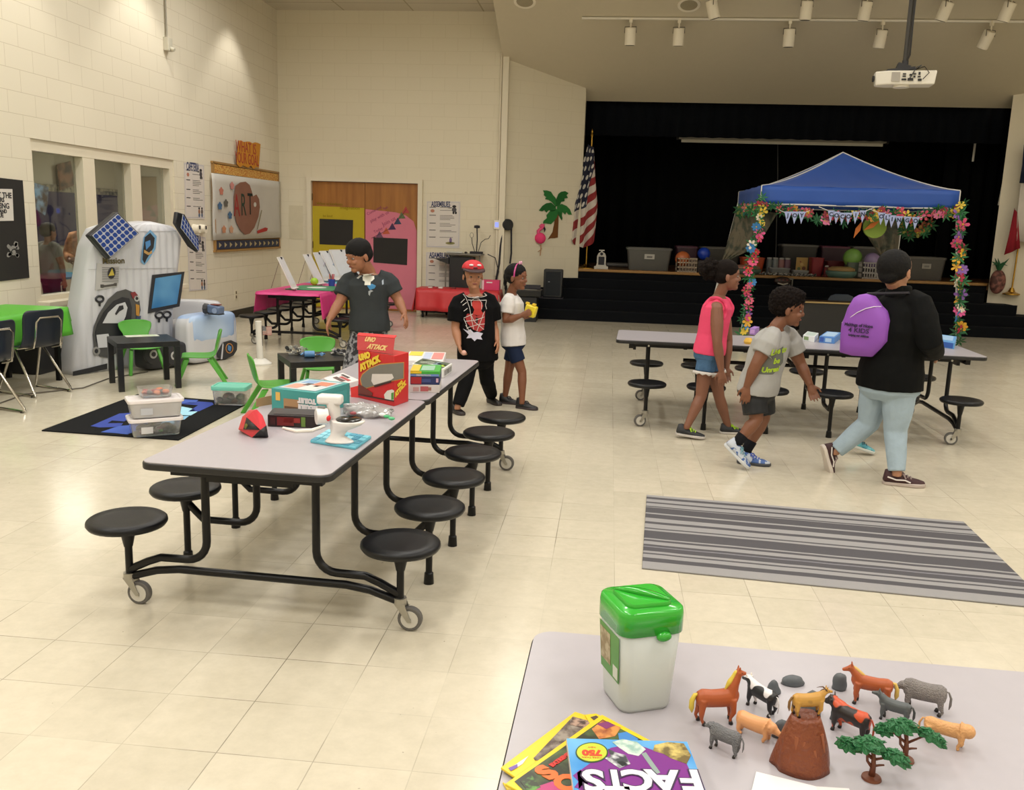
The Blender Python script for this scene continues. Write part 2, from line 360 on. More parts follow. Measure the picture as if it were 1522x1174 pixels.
# ------------------------------------------------------------------ double door
DOORM = M2('door_wood', '#8f5a22', '#a86f30', .3, .7, 2.2, .45, 5, stretch=(6, 6, .5))
fr = MB(); fr.box((DX0-.035, YB-.005, DZ/2+.03), (.08, .12, DZ+.07)).box((DX1+.035, YB-.005, DZ/2+.03), (.08, .12, DZ+.07)).box(((DX0+DX1)/2, YB-.005, DZ+.03), (DX1-DX0+.148, .117, .068))
struct('trim_2', fr, TRIMM)
xm = (DX0+DX1)/2
for i, (a, b_) in enumerate(((DX0+.008, xm-.003), (xm+.003, DX1-.008))):
    d = struct('door_%d' % (i+1), MB().box(((a+b_)/2, YB+.03, DZ/2-.003), (b_-a, .045, DZ-.015)), DOORM, bevel=.003)
    hx = a+.002 if i == 0 else b_-.002
    for z in (.3, 1.15, 2.0): obj('hinge', MB().cyl((hx, YB, z-.06), (hx, YB, z+.06), .009), M('hinge_bronze', '#5f4a2d', .4, .8), d, world=True)
# coloured paper covering the doors
def paper(name, label, cat, pts, m, t=.003, n=(0, -1, 0), **k):
    o = obj(name, MB().pslab(pts, n, t), m, **k); return tag(o, label, cat)
yp = YB+.004
YEL = M('yellow_butcher_paper', '#b8a31c', .75, var=.08, scale=4); PNK = M('pink_butcher_paper', '#d2788c', .75, var=.05, scale=3)
BLKP = M('black_card', '#1f1d1b', .7)
t = thing('yellow_paper_panel', 'yellow paper covering the left door leaf with a black card rectangle', 'paper', (-2.55, yp, 0))
obj('sheet', MB().pslab([(-3.04, yp, .03), (-2.08, yp, .03), (-2.085, yp, 1.83), (-3.04, yp, 1.84)], (0, -1, 0), .003), YEL, t, world=True)
c = [aty(475, 325, yp-.003), aty(525, 327, yp-.003), aty(524, 365, yp-.003), aty(475, 363, yp-.003)]
obj('black_card', MB().pslab(c, (0, -1, 0), .004), BLKP, t, world=True)
for k, (s, px, py, sc) in enumerate((('What is kindness', 490, 303, .07), ('Imagination', 520, 309, .08), ('be kind', 487, 321, .06))):
    p = aty(px, py, yp-.0045); lettering(s, sc, p, (1, 0, 0), (0, 0, 1), M('ochre_ink', '#86741a', .8), t, name='handwriting')
t = thing('pink_paper_panel', 'pink paper covering the right door leaf with pennants and a black card rectangle', 'paper', (-1.6, yp, 0))
ptl = [(-2.06, yp, .04), (-1.11, yp, .04), (-1.12, yp, 1.45), (-1.18, yp, 1.62), (-1.32, yp, 1.72), (-1.5, yp, 1.77), (-2.06, yp, 1.81)]
obj('sheet', MB().pslab(ptl, (0, -1, 0), .003), PNK, t, world=True)
c = [aty(555, 352.5, yp-.003), aty(606, 355, yp-.003), aty(605, 394, yp-.003), aty(555, 390, yp-.003)]
obj('black_card', MB().pslab(c, (0, -1, 0), .004), BLKP, t, world=True)
cord = [aty(a, b_, yp-.006) for a, b_ in ((552, 354), (566, 347), (580, 339), (590, 329), (598, 319), (604, 311))]
obj('cord', MB().tube(cord, .004, 6), M('dark_twine', '#5c3a4a', .8), t, world=True)
for (px, py), hx in zip(((603, 313), (597, 321), (591, 329.5), (583, 337.5), (574, 344), (564, 349.5)), ('#b0433f', '#5f6f4a', '#2f4560', '#3d2a52', '#c05a3a', '#6a4560')):
    p = aty(px, py, yp-.005); obj('pennant', MB().pslab([p+Vector((-.07, 0, -.05)), p+Vector((.07, 0, -.04)), p+Vector((.0, 0, .075))], (0, -1, 0), .002), M('pennant_'+hx, hx, .7), t, world=True)
for s, px, py, sc in (('Come and', 556, 313, .07), ('play with us', 564, 322, .08), ('Join us', 578, 329, .10), ('Today', 562, 342, .07), ('fun', 573, 309, .07)):
    a = math.radians(28); p = aty(px, py, yp-.0045)
    lettering(s, sc, p, (math.cos(a), 0, math.sin(a)), (-math.sin(a), 0, math.cos(a)), M('mauve_ink', '#8e4364', .8), t, name='handwriting')
for k, (px, py) in enumerate(((440, 318), (440, 343))):
    p = aty(px, py, YB-.003); paper('wall_notice', 'faint white paper notice left of the yellow door, '+('upper one' if k == 0 else 'lower one'), 'notice',
        [p+Vector((-.13, 0, -.15)), p+Vector((.13, 0, -.15)), p+Vector((.13, 0, .15)), p+Vector((-.13, 0, .15))], M('thin_white_paper', '#d2c8ae', .7))
# ------------------------------------------------------------------ stage
CARPET = M('navy_carpet', '#101216', .95, var=.25, scale=60, bump=.3)
NOSE = M('dark_step_nosing', '#15181d', .85)
STW = M2('stage_floor_wood', '#5c3d22', '#7a5633', .3, .7, 3, .3, 6, stretch=(.6, 8, 1)); EDGE = M('stage_edge_wood', '#9a713a', .35, var=.1)
# stairs across the front of the stage: five risers
SYF = 12.45; TR = (SY0-SYF)/4
mb = MB(); no = MB()
for i in range(4):
    z0, z1 = .17*i, .17*(i+1); y = SYF+TR*i
    x0 = max(1.0, .42+(y-YB)*1.35/.85+.0) if y > YB else 1.0
    x0 = max(1.0, .42+(y-YB)/.63+.01 if y > YB else 1.0)
    mb.box(((x0+9.8-max(0, y-YB)*1.55)/2, (y+SY0)/2, (z0+z1)/2), (9.8-max(0, y-YB)*1.55-x0, SY0-y, .17))
    no.box(((x0+9.8-max(0, y-YB)*1.55)/2, y+.012, z1+.002), (9.8-max(0, y-YB)*1.55-x0, .03, .012))
struct('floor_stage_steps', mb, CARPET); struct('trim_3', no, NOSE)
struct('floor_stage', MB().box(((SX0+SX1)/2, SY0+2.0, SZ-.06), (SX1-SX0+2.2, 3.94, .12)), STW)
struct('wall_stage_riser', MB().box(((SX0+SX1)/2, SY0+.03, .74), (SX1-SX0, .04, .12)), CARPET)
struct('trim_4', MB().box(((SX0+SX1)/2, SY0+.02, SZ-.02), (SX1-SX0, .06, .05)), EDGE, bevel=.008)
DARK = M('stage_black_paint', '#0e0d0d', .9)
struct('wall_stage_back', MB().box((5.4, 17.65, 2.6), (10.5, .1, 5.2)), DARK)
struct('wall_stage_side_left', MB().box((.55, 15.8, 2.6), (.1, 3.8, 5.2)), DARK)
struct('wall_stage_side_right', MB().box((10.3, 15.8, 2.6), (.1, 3.8, 5.2)), DARK)
struct('ceiling_stage', MB().box((5.4, 15.8, 5.2), (10.5, 4.0, .1)), DARK)
def drape(x0, x1, y, z0, z1, amp, wl, seedv=0, along='x', zn=2):
    n = max(8, int(abs(x1-x0)/wl*8)); F_, B_ = [], []
    mb = MB(); cols = []
    for i in range(n+1):
        x = x0+(x1-x0)*i/n; ph = 2*PI*(x-x0)/wl
        d = amp*(math.sin(ph)+.35*math.sin(ph*.47+seedv)); cols.append((x, d))
    vs = []; fs = []
    for k, z in enumerate((z0, z1)):
        for x, d in cols:
            s = 1.0 if k == 0 else .7
            vs.append((x, y+d*s, z) if along == 'x' else (y+d*s, x, z))
    for i in range(n): fs.append((i, i+1, n+2+i, n+1+i))
    mb.add(vs, fs); return mb
VEL = M('black_velour', '#090a0b', .95, var=.2); NAVYV = M('navy_velour_valance', '#0a0d13', .95, var=.2)
tag(obj('stage_curtain', drape(.7, 10.2, 16.9, SZ+.01, 5.1, .05, .34), VEL, solid=.012), 'black full-width curtain across the back of the stage', 'curtain')
tag(obj('stage_valance', drape(1.2, 9.9, 14.25, 3.32, 4.35, .045, .26), NAVYV, solid=.012), 'navy pleated valance hanging across the top of the stage opening', 'curtain')
for x, (a, b_), s in ((1.3, (.75, 1.9), 'left'), (9.2, (8.75, 10.1), 'right')):
    tag(obj('leg_curtain', drape(a, b_, 15.5, SZ+.01, 4.6, .06, .25, x), VEL, solid=.012), 'black side curtain at the %s edge of the stage' % s, 'curtain')
# white pole added for the bright strip at the right stage edge
struct('trim_5', MB().cyl(aty(1500, 232, 13.95), aty(1485, 305, 13.95), .025), WHITE)
# roller of the projection screen
p0 = aty(1009, 206, 14.5); p1 = aty(1317, 210, 14.5); zc = (p0.z+p1.z)/2
t = thing('projection_screen', 'long white rolled-up projection screen hanging under the stage valance', 'screen', ((p0.x+p1.x)/2, 14.5, zc))
L2 = (p1.x-p0.x)/2
obj('housing', MB().box((0, 0, .02), (2*L2, .10, .09)), M('screen_housing', '#8d897c', .5), t, bevel=.01)
obj('end_cap', MB().box((-L2-.02, 0, .02), (.04, .12, .11)), BLKP, t); obj('end_cap', MB().box((L2+.02, 0, .02), (.04, .12, .11)), BLKP, t)
obj('screen_fabric', MB().box((0, 0, -.05), (2*L2-.1, .006, .06)), M('screen_cloth', '#b9b4a4', .7), t)
obj('hanger', MB().cyl((-L2*.6, 0, .06), (-L2*.6, 0, 5.15-zc), .006).cyl((L2*.6, 0, .06), (L2*.6, 0, 5.15-zc), .006), DARK, t)
tag(obj('stage_rope', MB().tube([aty(1156, 213, 14.9)+Vector((0, 0, 2.0)), aty(1156, 213, 14.9), aty(1156, 262, 14.9), aty(1153, 385, 14.9)], .008, 6), M('grey_rope', '#4b4a47', .8)), 'thin grey rope hanging on the stage above the canopy', 'rope')
tag(obj('stage_pipe', MB().cyl(aty(1446, 240, 15.0)+Vector((0, 0, 2.2)), aty(1446, 240, 15.0), .02), WHITE), 'short white pipe end hanging in the dark at the right of the stage', 'pipe')
# stage lamp fixture peeping below the header
p = aty(1483, 157, 14.10)
t = thing('stage_lamp', 'small white lamp just under the top right corner of the stage opening', 'lamp', p)
obj('lamp_shade', MB().lathe([(.03, .06), (.09, .02), (.10, -.02), (.09, -.03)], n=20), M('lamp_shade_white', '#fff4dc', .5, emis='#ffedcc', estr=.8), t)
obj('stem', MB().cyl((0, 0, .05), (0, 0, .16), .02), WHITE, t)
# ------------------------------------------------------------------ flags on poles
def flag_material_us():
    m = bpy.data.materials.new('stars_and_stripes_cloth'); m.use_nodes = True; nt = m.node_tree; b = nt.nodes['Principled BSDF']; N = nt.nodes.new; L = nt.links.new
    uv = N('ShaderNodeUVMap'); sp = N('ShaderNodeSeparateXYZ'); L(uv.outputs[0], sp.inputs[0])
    def mt(op, a, b_=None):
        n = N('ShaderNodeMath'); n.operation = op
        for i, v in enumerate((a, b_)):
            if v is None: continue
            if isinstance(v, (int, float)): n.inputs[i].default_value = v
            else: L(v, n.inputs[i])
        return n.outputs[0]
    st = mt('LESS_THAN', mt('MODULO', mt('MULTIPLY', sp.outputs[1], 13), 2.0), 1.0)
    mx = N('ShaderNodeMix'); mx.data_type = 'RGBA'; L(st, mx.inputs[0]); mx.inputs[6].default_value = (*hexc('#cfc6ba'), 1); mx.inputs[7].default_value = (*hexc('#8e2a2c'), 1)
    cu = mt('MULTIPLY', mt('LESS_THAN', sp.outputs[0], .4), mt('GREATER_THAN', sp.outputs[1], 6/13))
    su = mt('SUBTRACT', mt('FRACT', mt('MULTIPLY', sp.outputs[0], 15)), .5); sv = mt('SUBTRACT', mt('FRACT', mt('MULTIPLY', sp.outputs[1], 13)), .5)
    star = mt('LESS_THAN', mt('ADD', mt('MULTIPLY', su, su), mt('MULTIPLY', sv, sv)), .075)
    c2 = N('ShaderNodeMix'); c2.data_type = 'RGBA'; L(star, c2.inputs[0]); c2.inputs[6].default_value = (*hexc('#23263c'), 1); c2.inputs[7].default_value = (*hexc('#d9d5cc'), 1)
    m2 = N('ShaderNodeMix'); m2.data_type = 'RGBA'; L(cu, m2.inputs[0]); L(mx.outputs[2], m2.inputs[6]); L(c2.outputs[2], m2.inputs[7])
    L(m2.outputs[2], b.inputs['Base Color']); b.inputs['Roughness'].default_value = .8; return m
USF = flag_material_us(); BRASS = M('brass', '#b8903f', .25, 1.0)
b0 = aty(868.5, 401, 13.78); top = aty(876, 192, 13.78)
t = thing('flagpole', 'brass flagpole with a limp stars and stripes flag at the left of the stage', 'flag', (b0.x+.03, 13.78, SZ))
obj('base', MB().lathe([(.0, .0), (.17, 0), (.17, .02), (.06, .05), (.03, .09), (.0, .09)], n=28), BRASS, t)
obj('pole', MB().cyl((0, 0, .05), (.0, 0, top.z-SZ-.12), .014), BRASS, t)
obj('finial', MB().lathe([(.0, 0), (.02, 0), (.03, .03), (.012, .06), (.02, .09), (0, .14)], (0, 0, top.z-SZ-.13)), BRASS, t)
# flag hangs in a folded bundle
fb = []; me = bpy.data.meshes.new('flag')
vs = []; fs = []; uv = []; nx, ny = 48, 60; H = 1.78; zt = top.z-SZ-.28
for j in range(ny+1):
    v = j/ny
    for i in range(nx+1):
        u = i/nx; z = zt - H*v*(.93+.10*math.sin(u*3)) - .05*u
        wdt = .10+.34*min(1, v*1.6)*(1-.25*max(0, v-.6)/.4); ph = u*2*PI*2.6
        x = (u-.62)*wdt*1.05+.02*math.sin(ph); x -= .12*v*v*(1-u)
        y = -.08+.05*math.sin(ph+v*1.3)*(.35+v)-.75*max(0, -x)
        vs.append((x, y, z)); uv.append((.02+.93*u*(.35+.65*v)*(1.0), 1-(v*.72+.45*u*v*.8)))
for j in range(ny):
    for i in range(nx): a = j*(nx+1)+i; fs.append((a, a+nx+1, a+nx+2, a+1))
me.from_pydata(vs, [], fs); ul = me.uv_layers.new(name='UVMap')
for lp in me.loops: ul.data[lp.index].uv = uv[lp.vertex_index]
me.materials.append(USF)
for q in me.polygons: q.use_smooth = True
o = bpy.data.objects.new('flag', me); COL.objects.link(o); o.parent = t
# Texas-coloured flag at the right
b0 = atz(1503, 434, .68); b0 = aty(1503, 434, 12.95); zb = .51
b0 = aty(1503, 436, 13.42)
t = thing('flagpole', 'flagpole with a hanging blue, white and red flag at the right edge of the stage', 'flag', (b0.x, b0.y, .68))
obj('base', MB().lathe([(.0, .0), (.14, 0), (.14, .02), (.06, .05), (.03, .12), (.0, .12)], n=28), BRASS, t)
obj('pole', MB().cyl((0, 0, .05), (.05, 0, 2.9), .014), BRASS, t)
cl = [M('flag_blue', '#20283c', .8), M('flag_white', '#cfc8bd', .8), M('flag_red', '#8f2530', .8)]
Yf = b0.y-.16
def cloth_poly(name, pts, m, amp=.03):
    q = [aty(a, b_, Yf) for a, b_ in pts]; n = 14; mb = MB(); k = len(q)//2
    Lf, Rt = q[:k], q[k:][::-1]; R = []
    vs = []; fs = []
    for j in range(k):
        for i in range(n+1):
            u = i/n; P_ = Lf[j].lerp(Rt[j], u); P_.y += amp*math.sin(u*9+j*.4); vs.append(P_)
    for j in range(k-1):
        for i in range(n): a = j*(n+1)+i; fs.append((a, a+n+1, a+n+2, a+1))
    mb.add(vs, fs); obj(name, mb, m, t, world=True, solid=.006, smooth=True)
cloth_poly('flag_blue_field', [(1522, 215), (1520, 245), (1516, 272), (1560, 272), (1560, 245), (1560, 215)], cl[0])
cloth_poly('flag_white_band', [(1517, 273), (1512, 320), (1505, 357), (1570, 367), (1560, 320), (1556, 273)], cl[1], .02)
cloth_poly('flag_red_band', [(1508, 309), (1500, 350), (1493, 379), (1516, 369), (1515, 350), (1513, 320)], cl[2], .02)
# ------------------------------------------------------------------ track lights on the soffit
def track(y, x0, x1, heads, lab):
    z = sz(y)-.005
    t = thing('light_track', 'thin white lighting track on the soffit, '+lab, 'light track', ((x0+x1)/2, y, z))
    obj('rail', MB().box((0, 0, -.02), (x1-x0, .035, .03)), WHITE, t)
    return z
SPM = M('spotlight_white', '#efe7d4', .4, var=.02); SPI = M('spotlight_inner', '#6b6455', .5)
def spothead(x, y, z, tilt, turn, lab):
    t = thing('track_spotlight', lab, 'spotlight', (x, y, z), turn, 'white cylinder spotlights on the soffit tracks')
    obj('bracket', MB().box((0, 0, -.045), (.05, .035, .07)).cyl((0, 0, -.06), (0, 0, -.15), .012), SPM, t)
    R = Matrix.Rotation(tilt, 3, 'X'); ax = R @ Vector((0, 0, -1)); c0 = Vector((0, 0, -.13))
    obj('lamp_can', MB().tube([c0+ax*.02, c0+ax*.03, c0+ax*.27, c0+ax*.28], [.07, .085, .085, .08], 22), SPM, t)
    obj('yoke', MB().tube([(-.09, 0, -.13-.1), (-.09, 0, -.14), (.09, 0, -.14), (.09, 0, -.23)], .006, 6), SPI, t)
    obj('lamp_opening', MB().tube([c0+ax*.275, c0+ax*.284], [.07, .07], 20), SPI, t)
y1 = 11.6; z1 = track(y1, atp(865, 24, (0, y1, 0), (0, 1, 0)).x, 11.2, 0, 'nearer the stage')
for k, (px, tilt, lab) in enumerate(((938, .12, 'leftmost on the lower track, hanging straight'), (1010, .15, 'second from the left on the lower track'), (1175, .1, 'third on the lower track, left of the projector'), (1313, .22, 'fourth on the lower track, just left of the projector pole'), (1475, .5, 'rightmost on the lower track, tilted, right of the projector'))):
    p = aty(px, 30, y1); spothead(p.x, y1, z1, tilt, .5 if k == 4 else (.3 if k == 3 else -.1), 'white cylinder spotlight, '+lab)
y2 = 10.95; z2 = track(y2, 1.7, 11.2, 0, 'nearer the hall')
for k, (px, tilt, turn, lab) in enumerate(((1057, .3, -1.2, 'leftmost on the upper track, tilted left'), (1201, .12, .2, 'second on the upper track'), (1290, .2, .4, 'third on the upper track, left of the projector pole'), (1412, .35, .8, 'fourth on the upper track, right of the projector pole'), (1505, .35, .7, 'last on the upper track, in the top right corner'))):
    p = aty(px, -8, y2); spothead(p.x, y2, z2, tilt, turn, 'white cylinder spotlight, '+lab)
for px, py, lab in ((780, 2, 'left'), (1024, 7, 'right')):
    n = (0, .39, 1); P_ = (0, SY0, 4.07); p = atp(px, py, P_, n)
    t = thing('soffit_downlight', 'round recessed white downlight, the %s one at the top of the soffit' % lab, 'downlight', p); t.rotation_euler = (-math.atan(.39), 0, 0)
    obj('ring', MB().lathe([(.13, .0), (.17, .0), (.17, -.012), (.13, -.012), (.13, 0)], n=32, cap=False), SPM, t); obj('lens', MB().lathe([(.0, -.004), (.132, -.004), (.132, -.008), (0, -.008)], n=28), M('downlight_lens', '#a49a80', .4), t)
# ------------------------------------------------------------------ ceiling projector
Yp = 8.0; c = aty(1343, 117, Yp)
t = thing('projector', 'white projector hanging from the ceiling on a black pole', 'projector', c, -.12)
mb = MB(); mb.prism([(-.20, -.14), (.33, -.14), (.33, .16), (-.20, .16), (-.32, .08), (-.32, -.06)], -.08, .07)
for i, v in enumerate(mb.v):
    if v[2] < 0: mb.v[i] = (v[0]*.96+.0, v[1]*.9, v[2])
obj('body', mb, M('projector_white', '#e6e1d4', .35, var=.02), t, bevel=.012)
obj('vent_grille', MB().box((-.11, -.143, 0), (.09, .006, .10)), M('vent_grey', '#a8a298', .6), t)
pm = M('port_black', '#22201f', .5)
for x, z, w_, h in ((-.02, .03, .035, .014), (-.02, .005, .035, .014), (-.02, -.03, .05, .02), (.05, .02, .03, .02), (.09, .03, .03, .015), (.05, -.03, .06, .03), (.14, .035, .02, .03), (.14, 0, .03, .015), (.15, -.035, .04, .025), (.09, 0, .02, .02)):
    obj('port', MB().box((x, -.146, z), (w_, .008, h)), pm, t)
obj('lens', MB().cyl((-.322, .01, 0), (-.34, .01, 0), .035), pm, t)
obj('foot_ring', MB().cyl((-.02, 0, -.08), (-.02, 0, -.10), .09), M('projector_white', '', .3), t)
obj('mount', MB().box((-.05, 0, .09), (.3, .2, .03), ry=-.1).box((-.02, 0, .12), (.14, .12, .07), ry=.3).cyl((0, 0, .1), (0, 0, .2), .035), M('mount_black', '#242428', .45), t)
pt = aty(1352, 0, Yp)-c
obj('pole', MB().cyl((0, 0, .16), (0.0, 0, ZC-c.z), .03), M('pole_black', '#38352f', .5), t)
mb = MB(); mb.tube([(.1, -.02, .08), (.16, -.1, .13), (.1, -.16, .1), (.06, -.16, .02), (.04, -.155, -.02)], .006, 6).tube([(.12, 0, .1), (.2, -.08, .12), (.24, -.16, .04), (.18, -.155, -.03)], .005, 6).tube([(0, .0, .15), (.03, -.06, .25), (.03, -.04, .6), (.035, -.03, 1.7)], .01, 6)
obj('cables', mb, pm, t)
# ------------------------------------------------------------------ wall fittings and posters
p = atx(246, 66, XL)
t = thing('wall_conduit', 'thin grey conduit running down to a small box high on the left wall', 'conduit', (XL, p.y, p.z))
obj('pipe', MB().cyl((.02, 0, .05), (.02, 0, ZC-p.z), .012), M('conduit_grey', '#a59f90', .5, .3), t); obj('junction_box', MB().box((.035, 0, 0), (.07, .12, .17)), M('box_grey', '#c4bfae', .5), t, bevel=.006)
obj('sensor', MB().cyl((.07, 0, -.05), (.12, 0, -.07), .025), M('box_grey', '', .5), t)
def xpl(pts, x): return [atx(a, b_, x) for a, b_ in pts]
BK = M('ink_black', '#25232a', .7); NAV = M('ink_navy', '#2b3560', .7)
def rules_poster(name, label, head, frame, X, n, parent_loc, hs, fig=True):
    """white rules poster: heading, two columns of lines, small drawings. frame = TL, TR, BR, BL world points"""
    TL, TR_, BR, BL = frame; ex = (TR_-TL).normalized(); ez = (TL-BL).normalized(); W = (TR_-TL).length; H = (TL-BL).length
    t = thing(name, label, 'poster', BL); N = Vector(n).normalized()
    obj('sheet', MB().pslab([BL, BR, TR_, TL], N, .003), M('poster_paper', '#d6cfc8', .55, var=.02), t, world=True)
    O = BL+N*.0035
    b = MB()
    for x0, x1, z0, z1 in ((.03, .97, .975, .98), (.03, .97, .02, .025), (.03, .035, .02, .98), (.965, .97, .02, .98)):
        b.pslab([O+ex*W*x0+ez*H*z0, O+ex*W*x1+ez*H*z0, O+ex*W*x1+ez*H*z1, O+ex*W*x0+ez*H*z1], N, .0006)
    obj('border', b, M('poster_border', '#8d93b8', .6), t, world=True)
    lettering(head, hs, O+ex*W*.42+ez*H*.93, ex, ez, NAV, t, bold=.004, wscale=W*.72/(hs*.66*len(head)), name='heading')
    b = MB(); rnd = random.Random(3)
    for z in (.86, .80, .69, .66, .63, .60, .52, .49, .46, .37, .34, .22):
        w_ = rnd.uniform(.3, .5); b.pslab([O+ex*W*.40+ez*H*z, O+ex*W*(.40+w_)+ez*H*z, O+ex*W*(.40+w_)+ez*H*(z+.008), O+ex*W*.40+ez*H*(z+.008)], N, .0005)
    for z in (.86, .69, .52, .37, .22):
        b.pslab([O+ex*W*.09+ez*H*z, O+ex*W*.28+ez*H*z, O+ex*W*.28+ez*H*(z+.014), O+ex*W*.09+ez*H*(z+.014)], N, .0005)
    obj('printed_lines', b, BK, t, world=True)
    def blob(cx, cz, rx, rz, m, nm='drawing'):
        obj(nm, MB().pslab([O+ex*W*(cx+rx*math.cos(a))+ez*H*(cz+rz*math.sin(a)) for a in [2*PI*i/14 for i in range(14)]], N, .0009), m, t, world=True)
    blob(.82, .89, .06, .028, BK); blob(.82, .82, .07, .05, M('drawing_grey', '#4d4a50', .7)); blob(.80, .755, .03, .03, BK); blob(.87, .755, .03, .03, BK); blob(.70, .86, .07, .010, BK)
    blob(.18, .79, .06, .035, M('drawing_skin', '#b47a63', .7))
    if fig:
        for cx, m in ((.70, '#9c6b52'), (.84, '#5a4b48')): blob(cx, .19, .04, .022, BK); blob(cx, .13, .05, .045, M('drawing_'+m, m, .7)); blob(cx, .065, .045, .04, M('drawing_blue', '#5b6a86', .7))
    else: blob(.72, .10, .14, .03, M('drawing_olive', '#8a8450', .7)); blob(.73, .16, .04, .06, M('drawing_violet', '#7d6a92', .7))
    return t
xp = XL+.003
rules_poster('rules_poster', 'white cafeteria rules poster, upper of the two on the left wall', 'CAFETERIA', [atx(273, 241, xp), atx(303, 245, xp), atx(304, 326, xp), atx(275, 325, xp)], xp, (1, 0, 0), 0, .16)
q = [atx(278, 349, xp), atx(306, 352, xp), atx(308, 430, xp), atx(281, 433, xp)]; q[3].y = q[0].y = (q[0].y+q[3].y)/2; q[1].y = q[2].y
rules_poster('rules_poster', 'white cafeteria rules poster, lower one partly behind the inflatable', 'CAFETERIA', q, xp, (1, 0, 0), 0, .16)
yq = YB-.004
rules_poster('rules_poster', 'white assemblies rules poster right of the door, the upper one', 'ASSEMBLIES', [Vector((-.945, yq, 1.985)), Vector((-.335, yq, 1.995)), Vector((-.335, yq, 1.17)), Vector((-.945, yq, 1.17))], yq, (0, -1, 0), 0, .13, False)
rules_poster('rules_poster', 'white assemblies rules poster right of the door, lower one behind the cart', 'ASAMBLEAS', [Vector((-.945, yq, 1.09)), Vector((-.335, yq, 1.09)), Vector((-.335, yq, .30)), Vector((-.945, yq, .30))], yq, (0, -1, 0), 0, .13, False)
# black poster at far left
q = [atx(-60, 266, xp), atx(33, 268, xp), atx(41, 413, xp), atx(-60, 425, xp)]; q[0].y = q[3].y; q[0].z = q[1].z+.02; q[2].y = q[1].y
t = thing('black_poster', 'black poster with a white printed card at the left edge of the left wall', 'poster', q[3])
obj('sheet', MB().pslab(q, (1, 0, 0), .006), BLKP, t, world=True)
xq = xp+.008; obj('white_card', MB().pslab([atx(-30, 280, xq), atx(18, 281, xq), atx(20, 328, xq), atx(-30, 329, xq)], (1, 0, 0), .003), M('poster_paper', '', .5), t, world=True)
xr = xq+.004
for s, px, py, sc in (('WHAT THE', -2, 290, .075), ('STARS', -2, 297, .06), ('BY BEING', -2, 306, .075), ('KIND AND', -2, 314, .05), ('TRUE', -2, 320, .06)): lettering(s, sc, atx(px, py, xr), (0, 1, 0), (0, 0, 1), BK, t, bold=.002)
b = MB(); rnd = random.Random(5)
for k in range(16):
    px, py = rnd.uniform(12, 26), rnd.uniform(360, 380); c = atx(px, py, xq); b.pslab([c+Vector((0, .03*math.cos(a), .02*math.sin(a)*rnd.uniform(.4, 1.5))) for a in [2*PI*i/7 for i in range(7)]], (1, 0, 0), .001)
obj('chalk_drawing', b, M('chalk_white', '#8d8a86', .8), t, world=True)
# fixtures between the posters, outlet
for px, lab in ((288, 'left'), (297.5, 'right')):
    p = atx(px, 340, XL); t = thing('wall_speaker', 'small cream round wall fitting between the cafeteria posters, the %s of the pair' % lab, 'wall fitting', p)
    obj('housing', MB().cyl((0, 0, 0), (.09, 0, 0), .07, .06), SPM, t); obj('opening', MB().box((.091, 0, .02), (.006, .04, .05)), BK, t)
p = atx(350.5, 438, XL); t = thing('wall_outlet', 'cream double outlet plate low on the left wall', 'outlet', p)
obj('plate', MB().box((.004, 0, 0), (.008, .10, .16)), TRIMM, t, bevel=.003); obj('socket', MB().box((.009, 0, .035), (.004, .04, .045)), M('socket_brown', '#5f5138', .6), t); obj('socket', MB().box((.009, 0, -.035), (.004, .04, .045)), M('socket_brown', '', .6), t)
# bulletin board with the ART banner
y0, y1, z0, z1 = 9.94, 12.62, 1.08, 2.40
t = thing('bulletin_board', 'bulletin board on the left wall with a white banner reading ART', 'bulletin board', (XL, y0, z0))
obj('cork_panel', MB().box((XL+.012, (y0+y1)/2, (z0+z1)/2), (.024, y1-y0, z1-z0)), M('cork', '#8a6a3c', .8), t, world=True)
fw = M('board_wood_frame', '#a07a45', .5)
obj('frame', MB().box((XL+.02, (y0+y1)/2, z1), (.04, y1-y0+.06, .03)).box((XL+.02, (y0+y1)/2, z0), (.04, y1-y0+.06, .03)).box((XL+.02, y0, (z0+z1)/2), (.04, .03, z1-z0)).box((XL+.02, y1, (z0+z1)/2), (.04, .03, z1-z0)), fw, t, world=True)
obj('zigzag_border', MB().box((XL+.03, (y0+y1)/2, z1-.09), (.008, y1-y0-.06, .13)), M2('zigzag_border', '#b9702a', '#d8b460', .45, .55, 9, .7, 3, stretch=(1, 3, 12)), t, world=True)
obj('striped_border', MB().box((XL+.03, (y0+y1)/2, z1-.175), (.008, y1-y0-.06, .04)), M('border_slate', '#6d675c', .7), t, world=True)
obj('arrow_border', MB().box((XL+.03, (y0+y1)/2, z0+.09), (.008, y1-y0-.06, .13)), M('border_navy', '#2a3047', .7), t, world=True)
b = MB()
for k in range(13):
    y = y0+.15+k*.2; b.pslab([(XL+.035, y-.04, z0+.05), (XL+.035, y+.05, z0+.09), (XL+.035, y-.04, z0+.13)], (1, 0, 0), .002)
obj('arrow_shapes', b, M('arrow_tan', '#b0a078', .7), t, world=True)
X0 = XL+.045
q = [atx(314, 257, X0), atx(416, 270, X0), atx(418, 353, X0), atx(317, 357, X0)]
bn = MB(); n = 24; vs = []; fs = []
for j in range(9):
    for i in range(n+1):
        u, v = i/n, j/8; P_ = q[0].lerp(q[1], u).lerp(q[3].lerp(q[2], u), v); P_.x += .006*math.sin(u*13+v*4)+.006*math.sin(v*7-u*5); vs.append(P_)
for j in range(8):
    for i in range(n): a = j*(n+1)+i; fs.append((a, a+1, a+n+2, a+n+1))
bn.add(vs, fs); obj('banner', bn, M('banner_white', '#c9c6bf', .6, var=.05, scale=3), t, world=True, solid=.002, smooth=True)
X1 = X0+.016
